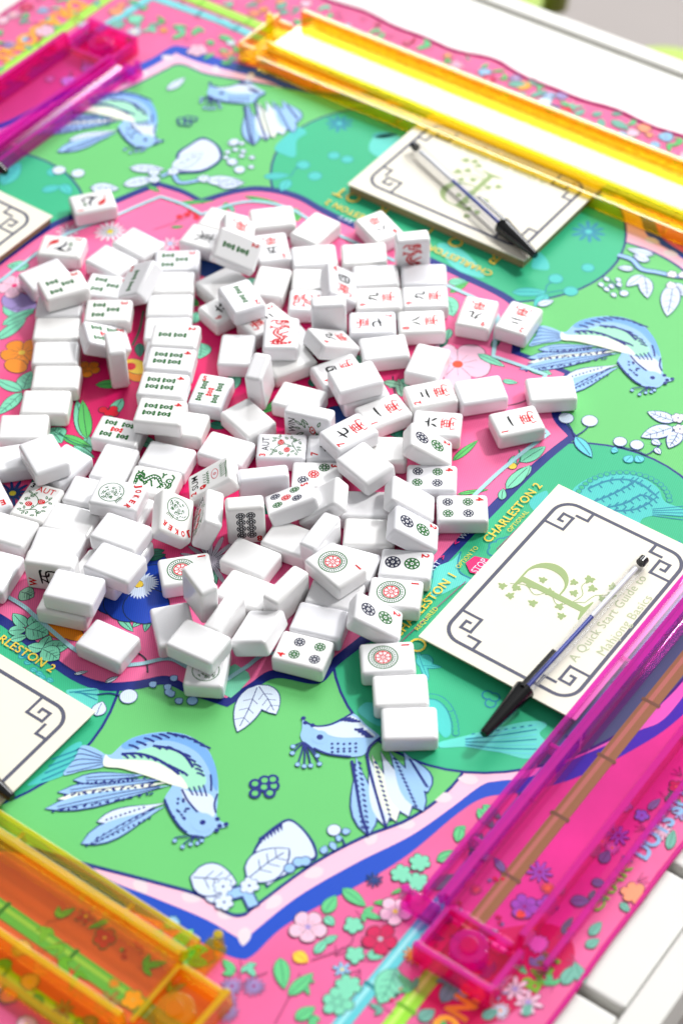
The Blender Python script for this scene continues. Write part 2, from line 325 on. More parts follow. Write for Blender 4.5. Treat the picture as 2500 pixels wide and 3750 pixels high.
# tile: printed design, centre (mm), orientation, label
TILES = [
 ('bird', -163.6, 1151.44, 5.7, 0.5990, 0.0000, 0.0000, 0.8007, 'tile with a painted bird, farthest back at the left tip of the pile'),
 ('bird', -181.22, 1104.19, 5.7, 0.6433, 0.0000, 0.0000, -0.7656, 'tile with a painted bird, just behind the three bamboo tile on top of a stack'),
 ('', -130.47, 1105.43, 5.7, -0.0000, -0.9054, -0.4247, -0.0000, 'blank white tile behind the bamboo tiles, nearest the white daisy printed on the mat'),
 ('', -147.21, 1087.85, 5.7, -0.0000, -0.9014, -0.4329, -0.0000, 'blank white tile lying between the second bird tile and the leaning two bamboo tile'),
 ('', -190.26, 1075.46, 5.7, 0.0000, 0.4857, 0.8742, 0.0000, 'blank white tile tucked under the raised three bamboo tile, beside a pale printed flower'),
 ('bam3', -175.09, 1050.3, 17.1, 0.8310, 0.0000, 0.0000, -0.5563, 'tile with three green bamboos and a red 3 lying on top of two blank tiles'),
 ('', -178.45, 1043.69, 5.7, -0.0000, -0.7176, -0.6964, -0.0000, 'blank white tile mostly covered by the raised three bamboo tile, first of the left row'),
 ('', -178.35, 1020.68, 5.7, -0.0000, -0.7199, -0.6941, -0.0000, 'second blank tile of the straight row of face down tiles at the left'),
 ('', -177.27, 997.54, 5.7, -0.0000, -0.7153, -0.6988, -0.0000, 'third blank tile of the straight left row, beside the orange printed flower'),
 ('', -175.41, 974.68, 5.7, -0.0000, -0.7207, -0.6933, -0.0000, 'fourth blank tile of the straight left row, beside green printed leaves'),
 ('', -180.32, 952.22, 5.7, -0.0000, -0.7265, -0.6872, -0.0000, 'fifth blank tile of the left row, touching the big two tone green leaf'),
 ('', -192.17, 930.77, 5.7, -0.0000, -0.7155, -0.6986, -0.0000, 'blank tile at the left edge of the photo, last one of the left row'),
 ('', -175.38, 895.01, 17.1, 0.0000, -0.2203, 0.9754, 0.0000, 'blank tile perched on top above the red AUT tile'),
 ('', -198.86, 904.03, 5.7, 0.0000, 0.6451, 0.7641, 0.0000, 'blank tile cut by the left edge of the photo, above the dark blue printed flower'),
 ('', -165.44, 897.44, 5.7, 0.0000, 0.3240, 0.9461, 0.0000, 'blank tile half hidden under the perched one, just above the red AUT tile'),
 ('autr', -178.72, 866.34, 5.7, 0.9804, 0.0000, 0.0000, -0.1968, 'flower tile with AUT in red letters and two red berries on green twigs'),
 ('', -193.47, 845.05, 5.7, -0.0000, -0.8334, -0.5527, -0.0000, 'blank tile directly in front of the red AUT tile at the left edge'),
 ('', -157.23, 851.25, 5.7, -0.0000, -0.8145, -0.5802, -0.0000, 'blank tile right of the red AUT tile, in front of the flat joker'),
 ('', -147.01, 873.14, 5.7, -0.0000, -0.8099, -0.5866, -0.0000, 'blank tile partly under the left side of the flat joker tile'),
 ('', -163.7, 833.22, 5.7, -0.0000, -0.7814, -0.6240, -0.0000, 'blank tile directly behind the upright W wind tile'),
 ('windW', -164.89, 810.16, 11.22, 0.5522, 0.4416, -0.5522, 0.4416, 'tile standing on its side showing a red W and a black brush character'),
 ('', -197.63, 812.67, 5.7, 0.0000, 0.1817, 0.9834, 0.0000, 'blank tile at the left edge, left of the upright W wind tile'),
 ('windE', -208.48, 873.11, 5.7, 0.2122, 0.0000, 0.0000, -0.9772, 'tile cut by the left edge of the photo, showing a red letter E'),
 ('joker', -129.57, 859.86, 17.1, 0.5940, 0.0000, 0.0000, -0.8045, 'joker tile lying flat, red letters running down its right side, beside the green dragon tile'),
 ('gdragon', -110.94, 880.97, 5.7, 0.6023, 0.0000, 0.0000, -0.7983, 'tile with a green dragon lying flat behind the two joker tiles'),
 ('', -103.43, 901.21, 5.7, -0.0000, -0.8191, -0.5736, -0.0000, 'blank tile directly behind the green dragon tile'),
 ('', -95.51, 930.08, 5.7, -0.0000, -0.7903, -0.6128, -0.0000, 'blank tile under the right side of the nearest four bamboo tile'),
 ('', -68.26, 907.2, 5.7, -0.0000, -0.8407, -0.5414, -0.0000, 'blank tile directly behind the tilted SUM flower tile'),
 ('sum', -74.51, 874.98, 13.67, 0.6447, -0.2010, -0.1646, 0.7190, 'tilted flower tile with black SUM, a red lantern and a red 2'),
 ('joker', -98.12, 846.79, 13.44, 0.0061, -0.3268, 0.0938, -0.9404, 'tilted joker tile with its red letters upside down at the bottom'),
 ('flower', -77.46, 845.72, 13.34, 0.8433, -0.0406, -0.5357, 0.0143, 'tile leaning against the tilted joker, its red and green flower face turned to it'),
 ('dot8', -55.42, 843.19, 15, 0.0267, -0.0267, 0.7066, -0.7066, 'upright tile showing eight black circles in two columns'),
 ('aut', -34.9, 907.46, 5.7, 0.7275, 0.0000, 0.0000, 0.6861, 'flower tile with AUT in black, a red 3 and two red berries'),
 ('crak7', -4.69, 905.38, 5.7, 0.7299, 0.0000, 0.0000, 0.6836, 'mostly hidden tile with a red 7, immediately right of the black AUT tile'),
 ('dot3', -13.93, 882.54, 5.7, 0.6901, 0.0000, 0.0000, -0.7238, 'tile with a diagonal of black, red and green circles'),
 ('', -45.33, 874.37, 11.22, 0.5277, -0.4707, -0.5277, -0.4707, 'blank tile standing on its side between the SUM tile and the five circle tile'),
 ('dot5', -28.37, 854.83, 14.93, 0.7567, 0.0043, -0.1885, -0.6260, 'tilted tile with five circles, two black, two green and one red, and a red 5'),
 ('', -10.2, 854, 14.88, 0.2414, 0.6947, 0.6296, 0.2506, 'blank tile tipped on its edge, right of the five circle tile'),
 ('', 14.94, 878.98, 18.48, 0.0523, -0.3175, 0.9468, -0.0073, 'blank tile lying on top in front of the upper tile with a red 7'),
 ('crak7', 5.66, 906.44, 17.19, 0.4701, -0.0098, -0.0010, 0.8825, 'raised tile with a red 7 and two brushed characters, in the middle of the pile'),
 ('', 25.6, 902.97, 5.7, -0.0000, -0.7369, -0.6760, -0.0000, 'blank tile behind the row of four circle tiles, right of the raised 7 tile'),
 ('crak6', 59.31, 923.62, 5.7, 0.7543, 0.0000, 0.0000, 0.6566, 'tile with a black six character lying behind the tilted two circle tile'),
 ('dot2', 52.19, 898.98, 13.59, 0.6477, -0.2213, 0.1901, -0.7038, 'tilted two circle tile farthest back, between the six character tile and a four circle tile'),
 ('dot4', 53.83, 877.41, 5.7, 0.6789, 0.0000, 0.0000, -0.7342, 'four circle tile on the pink field, farther back than the one by CHARLESTON 2'),
 ('dot4', 70.37, 851.76, 5.7, 0.6959, 0.0000, 0.0000, -0.7182, 'four circle tile beside the word CHARLESTON 2, its whole front side visible'),
 ('', 39.5, 854.07, 13.79, 0.1949, -0.7075, -0.6402, 0.2273, 'tilted blank tile directly behind the middle one of three tilted two circle tiles'),
 ('dot2', 40.38, 830.23, 13.72, 0.6390, -0.2208, 0.1852, -0.7131, 'tilted two circle tile touching the four circle tile by CHARLESTON 2'),
 ('dot2', 35.89, 809.03, 5.7, 0.6491, 0.0000, 0.0000, -0.7607, 'two circle tile lying flat in line with the one circle tiles'),
 ('dot1', 28.91, 787.1, 5.7, 0.6465, 0.0000, 0.0000, -0.7629, 'one circle tile lying flat in front of the flat two circle tile'),
 ('dot2', 16.7, 764.36, 13.49, 0.6345, -0.2074, 0.1766, -0.7233, 'tilted two circle tile nearest the viewer'),
 ('dot1', 22.91, 740, 5.7, 0.7205, 0.0000, 0.0000, -0.6934, 'one circle tile at the start of the tail of three tiles in front'),
 ('', 29.11, 716.92, 5.7, 0.0000, 0.7003, 0.7139, 0.0000, 'middle tile of the tail of three in front, blank'),
 ('', 32.99, 694.21, 5.7, -0.0000, -0.7078, -0.7064, -0.0000, 'blank tile at the very end of the tail, nearest to the viewer'),
 ('dot4', -23.26, 746.88, 5.7, 0.8180, 0.0000, 0.0000, 0.5752, 'four circle tile at the front edge of the pile, red 4 at its left'),
 ('', -13.56, 768.27, 5.7, -0.0000, -0.8095, -0.5872, -0.0000, 'blank tile behind the front four circle tile, left of the nearest tilted two circle tile'),
 ('', -4.84, 788.6, 5.7, -0.0000, -0.8066, -0.5911, -0.0000, 'blank tile shaded beneath the raised one circle tile'),
 ('dot1', -4.17, 799.44, 17.1, 0.3417, 0.0000, 0.0000, -0.9398, 'one circle tile raised on top of others, turned diagonally'),
 ('', 4.35, 811.73, 5.7, -0.0000, -0.8259, -0.5639, -0.0000, 'blank tile between the raised one circle tile and the flat two circle tile'),
 ('', -12.49, 826.8, 11.22, 0.6813, -0.1892, -0.6813, -0.1892, 'blank tile standing on its long side just behind the raised one circle tile'),
 ('', -29.37, 831.47, 5.7, -0.0000, -0.8594, -0.5113, -0.0000, 'shaded blank tile under the front edge of the five circle tile'),
 ('', -52.71, 817.54, 5.7, -0.0000, -0.8676, -0.4973, -0.0000, 'blank tile in front of the upright eight circle tile'),
 ('dot1', -89.48, 809.29, 5.7, 0.7632, 0.0000, 0.0000, -0.6461, 'one circle tile partly covered by a leaning tile, next to the blue printed pansy'),
 ('', -79.38, 779.81, 23.92, 0.3008, 0.3784, 0.5792, 0.6564, 'blank tile leaning on end against the one circle tile by the blue pansy'),
 ('', -94.97, 768.51, 5.7, 0.0000, -0.1074, 0.9942, 0.0000, 'blank tile left of the covered front joker, beside the blue pansy'),
 ('', -66.18, 766.88, 11.22, 0.6859, -0.1719, -0.6859, -0.1719, 'blank tile standing on its long side behind the tile that covers a joker'),
 ('', -79.73, 746.02, 17.1, -0.0000, -0.8710, -0.4912, -0.0000, 'blank tile resting on top of the frontmost joker tile'),
 ('', -47.26, 759.93, 10.86, 0.1512, 0.1706, 0.9678, -0.1065, 'tilted blank tile left of the front four circle tile'),
 ('joker', -75.51, 737.99, 5.7, 0.9977, 0.0000, 0.0000, -0.0676, 'front joker tile under a blank tile, only the rim of its circle showing'),
 ('', -130.85, 757.57, 5.7, -0.0000, -0.8703, -0.4926, -0.0000, 'blank tile alone at the front left, on the pink mat by the pale blue line'),
 ('', -150.2, 787.86, 17.1, -0.0000, -0.8076, -0.5897, -0.0000, 'upper blank tile of the pair stacked in front of the W wind tile'),
 ('', -155.27, 787.71, 5.7, -0.0000, -0.8046, -0.5938, -0.0000, 'lower blank tile of the pair stacked in front of the W wind tile'),
 ('', -128.51, 806.06, 17.1, -0.0000, -0.8573, -0.5148, -0.0000, 'upper blank tile beside the blue pansy, resting on another tile'),
 ('', -137.16, 811.56, 5.7, -0.0000, -0.8563, -0.5165, -0.0000, 'lower tile under the blank tile beside the blue pansy, only its front corner visible'),
 ('', -126.46, 829.79, 17.1, -0.0000, -0.8512, -0.5249, -0.0000, 'raised blank tile in front of the flat joker tile and left of the tilted joker'),
 ('', -126.52, 828.39, 5.7, -0.0000, -0.8521, -0.5234, -0.0000, 'tile hidden beneath the raised blank tile in front of the flat joker'),
 ('', -126.14, 859.62, 5.7, -0.0000, -0.8137, -0.5813, -0.0000, 'blank tile seen in the gap between the flat joker and the tilted joker'),
 ('', -74.15, 1126.86, 5.7, -0.0000, -0.8462, -0.5329, -0.0000, 'blank tile at the far edge, behind the east wind tile'),
 ('windX', -85.82, 1109.18, 5.7, 0.5269, 0.0000, 0.0000, -0.8499, 'tile with a single black brush character left of the tilted two bamboo tile'),
 ('crak1', -64.6, 1103.04, 14.71, 0.0002, -0.2546, 0.0835, -0.9634, 'tile with red writing standing behind the tilted two bamboo tile'),
 ('bam2', -63.92, 1076.47, 24.46, 0.5802, 0.0603, 0.3030, -0.7536, 'two bamboo tile tilted steeply toward the viewer at the back of the pile'),
 ('crak5', -41.19, 1096.9, 5.7, 0.0696, 0.0000, 0.0000, -0.9976, 'tile with a red 5 just right of the steeply tilted two bamboo tile'),
 ('', -41.12, 1129.12, 5.7, 0.0000, 0.6619, 0.7496, 0.0000, 'blank tile at the far edge, behind the red 5 tile'),
 ('', -12.25, 1116.06, 5.7, 0.0000, 0.3172, 0.9483, 0.0000, 'blank tile turned diagonally at the far edge, behind the straight rows of blank tiles'),
 ('crak8', 30.33, 1116.07, 5.7, 0.2537, 0.0000, 0.0000, -0.9673, 'tile with red and black characters nearest the far booklet, behind the upright red dragon'),
 ('rdragon', 51.1, 1081.67, 15, 0.7057, 0.7057, 0.0442, 0.0442, 'upright red dragon tile at the far right corner of the rows'),
 ('', -13.54, 1087.11, 5.7, 0.0000, 0.6816, 0.7317, 0.0000, 'blank tile in the back row, right of the red 5 tile'),
 ('', 19.49, 1087.62, 5.7, 0.0000, 0.6948, 0.7192, 0.0000, 'blank tile in the back row, left of the upright red dragon'),
 ('', 26.61, 1064.89, 5.7, 0.0000, 0.6929, 0.7211, 0.0000, 'blank tile behind the left one of the side by side red 9 tiles'),
 ('', 57.94, 1064.28, 5.7, -0.0000, -0.7107, -0.7034, -0.0000, 'blank tile right in front of the upright red dragon'),
 ('crak9', 27.58, 1041.97, 5.7, 0.7002, 0.0000, 0.0000, 0.7140, 'left one of the two flat tiles with a red 9 side by side'),
 ('crak9', 57.53, 1042.19, 5.7, 0.7078, 0.0000, 0.0000, 0.7064, 'right one of the two flat tiles with a red 9 side by side'),
 ('crak7', 23.05, 1017.96, 5.7, 0.7023, 0.0000, 0.0000, -0.7118, 'tile with a red 7 at its right, next to the red 8 tile'),
 ('crak8', 54.21, 1017.88, 5.7, 0.7036, 0.0000, 0.0000, 0.7106, 'tile with a red 8 at the front of the two rows of character tiles'),
 ('crak9', 90.19, 1025.3, 5.7, 0.1540, 0.0000, 0.0000, 0.9881, 'tile with a red 9 apart at the right, next to the red 2 tile'),
 ('crak2', 116.24, 1018.75, 5.7, 0.2401, 0.0000, 0.0000, 0.9707, 'tile with a red 2 apart at the right, over a printed bird tail'),
 ('', 56.33, 980.51, 5.7, 0.0000, 0.1734, 0.9848, 0.0000, 'blank tile on the pale pink printed flower, behind the flat tile with a red 2'),
 ('', 29.71, 994.34, 5.7, 0.0000, 0.6625, 0.7491, 0.0000, 'blank tile directly in front of the red 7 and red 8 tiles'),
 ('', 131.02, 952.08, 5.7, 0.0000, 0.6843, 0.7292, 0.0000, 'blank tile farthest right, over the blue outline by a printed bird wing'),
 ('crak1', 107.74, 923.99, 5.7, 0.6116, 0.0000, 0.0000, 0.7912, 'tile with a red 1 alone on the pink mat at the right'),
 ('', 87.74, 952.65, 5.7, 0.0000, 0.6353, 0.7723, 0.0000, 'blank tile between the flat red 2 tile and the blank tile farthest right'),
 ('crak2', 56.74, 950.32, 5.7, 0.6218, 0.0000, 0.0000, 0.7831, 'flat tile with a red 2 and two characters, behind the six character tile'),
 ('crak1', 27.24, 935.99, 5.7, 0.5290, 0.0000, 0.0000, 0.8486, 'tile with a red 1 in the middle of the pile, behind the raised 7 tile'),
 ('', 10.82, 955.24, 17.1, 0.0000, 0.5784, 0.8157, 0.0000, 'blank tile lying on top, behind the red 1 tile in the middle of the pile'),
 ('', 14.38, 956.24, 5.7, 0.0000, 0.5844, 0.8114, 0.0000, 'blank tile underneath the raised blank one, just behind the raised red 7 tile'),
 ('crak4', 0.32, 974.24, 5.7, 0.5356, 0.0000, 0.0000, 0.8445, 'tile half covered by a raised blank one, only tops of its characters showing'),
 ('crak9', -3.66, 996.12, 12.48, 0.4920, 0.1043, 0.2251, 0.8345, 'tilted tile with a red 9 right of the raised red dragon'),
 ('', -23.82, 950.24, 5.7, -0.0000, -0.8294, -0.5587, -0.0000, 'blank tile directly behind the upright WIN tile'),
 ('win', -17.67, 926.31, 11.22, 0.5769, 0.4090, -0.5769, 0.4090, 'flower tile standing on its side showing the black letters WIN'),
 ('rdragon', -15.35, 1041.78, 5.7, 0.7320, 0.0000, 0.0000, 0.6814, 'red dragon tile lying flat with its right half hidden by an upright blank tile'),
 ('', -13.35, 1062.5, 5.7, -0.0000, -0.7287, -0.6849, -0.0000, 'blank tile behind the half hidden flat red dragon'),
 ('crak4', 2.22, 1052.47, 11.67, 0.9540, 0.0264, 0.2979, 0.0192, 'tilted tile with a red 4, left of the side by side red 9 tiles'),
 ('', -4.71, 1018.65, 15, 0.0150, 0.0150, -0.7069, -0.7069, 'blank tile standing on end, covering half of the flat red dragon tile'),
 ('', -63.11, 995.91, 5.7, 0.0000, 0.0449, 0.9990, 0.0000, 'blank tile on the bright pink mat behind the red and green five bamboo tile'),
 ('', -48.05, 959.91, 16.19, 0.3835, 0.4584, -0.5417, -0.5911, 'narrow blank tile standing on end in front of the raised red dragon'),
 ('', -55.38, 933.36, 5.7, 0.0000, -0.3205, 0.9472, 0.0000, 'blank tile turned diagonally between the five bamboo tile and the WIN tile'),
 ('rdragon', -34.8, 997.52, 17.1, 0.9998, 0.0000, 0.0000, -0.0213, 'red dragon tile raised on top in the middle of the pile, fully visible'),
 ('', -30.22, 986.02, 5.7, 0.0000, 0.5298, 0.8481, 0.0000, 'blank tile shaded beneath the raised red dragon'),
 ('', -29.68, 1008.71, 5.7, 0.0000, -0.2611, 0.9653, 0.0000, 'blank tile corner showing between the raised red dragon and the tilted red 9 tile'),
 ('crak2', -46.14, 1024.18, 5.7, 0.9003, 0.0000, 0.0000, -0.4353, 'tile with a red 2 lying under the two bamboo tile, behind the raised red dragon'),
 ('bam2', -59.98, 1034.52, 16.85, 0.2038, -0.0056, -0.0012, -0.9790, 'flat two bamboo tile raised on others, just left of the raised red dragon'),
 ('crak6', -70.86, 1037.83, 5.7, 0.4512, 0.0000, 0.0000, 0.8924, 'tile with an upside down red 6 under the raised two bamboo tile'),
 ('', -73.66, 1063.19, 5.7, 0.0000, 0.4471, 0.8945, 0.0000, 'blank tile between the steeply tilted two bamboo tile and the raised flat one'),
 ('', -42.01, 1061.72, 5.7, 0.0000, 0.1168, 0.9932, 0.0000, 'blank tile in front of the red 5 tile, right of both two bamboo tiles'),
 ('bam3', -148.1, 1061.54, 5.7, 0.6092, 0.0000, 0.0000, -0.7930, 'three bamboo tile behind the other one, partly under the leaning two bamboo tile'),
 ('bam3', -145.55, 1030.06, 11.7, 0.6892, 0.0000, 0.0000, -0.7245, 'three bamboo tile directly behind the five bamboo tile with a narrow tile on it'),
 ('bam5', -146.77, 1006.18, 11.75, 0.7658, -0.1773, 0.1421, -0.6016, 'five bamboo tile half hidden by a narrow upright blank tile'),
 ('', -137.71, 984.55, 15.19, 0.4519, 0.4449, 0.5534, 0.5400, 'narrow blank tile standing on end in front of a five bamboo tile at the left'),
 ('bam2', -127.43, 1059.56, 13.45, 0.9352, 0.0507, -0.2884, -0.1990, 'two bamboo tile leaning on its edge among the three bamboo tiles, its face turned left'),
 ('bam3', -103.88, 1085.92, 5.7, 0.7039, 0.0000, 0.0000, -0.7103, 'three bamboo tile at the back end of the two tier row'),
 ('', -106.67, 1063.52, 5.7, -0.0000, -0.7139, -0.7002, -0.0000, 'blank tile in the two tier row, directly in front of its three bamboo tile'),
 ('', -107.18, 1040.85, 5.7, -0.0000, -0.7146, -0.6995, -0.0000, 'middle blank tile of the three between bamboo tiles in the two tier row'),
 ('', -107.52, 1018.06, 5.7, -0.0000, -0.7171, -0.6970, -0.0000, 'blank tile just behind the flat two bamboo tile of the two tier row'),
 ('bam2', -101.14, 997.93, 17.1, 0.6636, 0.0000, 0.0000, -0.7481, 'flat two bamboo tile on the upper tier, behind the three four bamboo tiles'),
 ('bam4', -103.28, 975.62, 17.1, 0.6520, 0.0000, 0.0000, -0.7582, 'four bamboo tile farthest back of the three in a row'),
 ('bam4', -106.97, 952.58, 17.1, 0.6454, 0.0000, 0.0000, -0.7639, 'middle four bamboo tile of the three in a row'),
 ('bam4', -107.74, 928.98, 17.1, 0.6402, 0.0000, 0.0000, -0.7682, 'nearest four bamboo tile of the three in a row'),
 ('', -106.4, 994.57, 5.7, -0.0000, -0.7346, -0.6785, -0.0000, 'blank lower tier tile under the flat two bamboo tile'),
 ('', -107.33, 971.57, 5.7, -0.0000, -0.7474, -0.6644, -0.0000, 'blank lower tier tile under the row of three four bamboo tiles'),
 ('bam5', -78.63, 958.18, 5.7, 0.9910, 0.0000, 0.0000, -0.1340, 'five bamboo tile with a red 5 at the top, fully visible'),
 ('bam5', -133.53, 924.89, 5.7, 0.5953, 0.0000, 0.0000, -0.8035, 'five bamboo tile at the front left, tucked under the nearest four bamboo tile'),
 ('', -134.99, 897.23, 5.7, 0.0000, 0.1515, 0.9885, 0.0000, 'blank tile directly in front of the front left five bamboo tile'),
 ('', 13.97, 857.22, 5.7, -0.0000, -0.7338, -0.6794, -0.0000, 'shaded blank tile beneath the raised blank one, left of the two tilted circle tiles'),
 ('', 15.75, 834.72, 5.7, -0.0000, -0.7340, -0.6791, -0.0000, 'blank tile left of the second tilted two circle tile, behind the flat two circle tile'),
 ('', -54.9, 792.61, 5.7, -0.0000, -0.8584, -0.5129, -0.0000, 'blank tile in the middle front, between two tiles standing on their long sides'),
 ('', -32.15, 786.01, 11.22, 0.6694, -0.2278, -0.6694, -0.2278, 'blank tile on its long side, to the left of the raised one circle tile'),
]
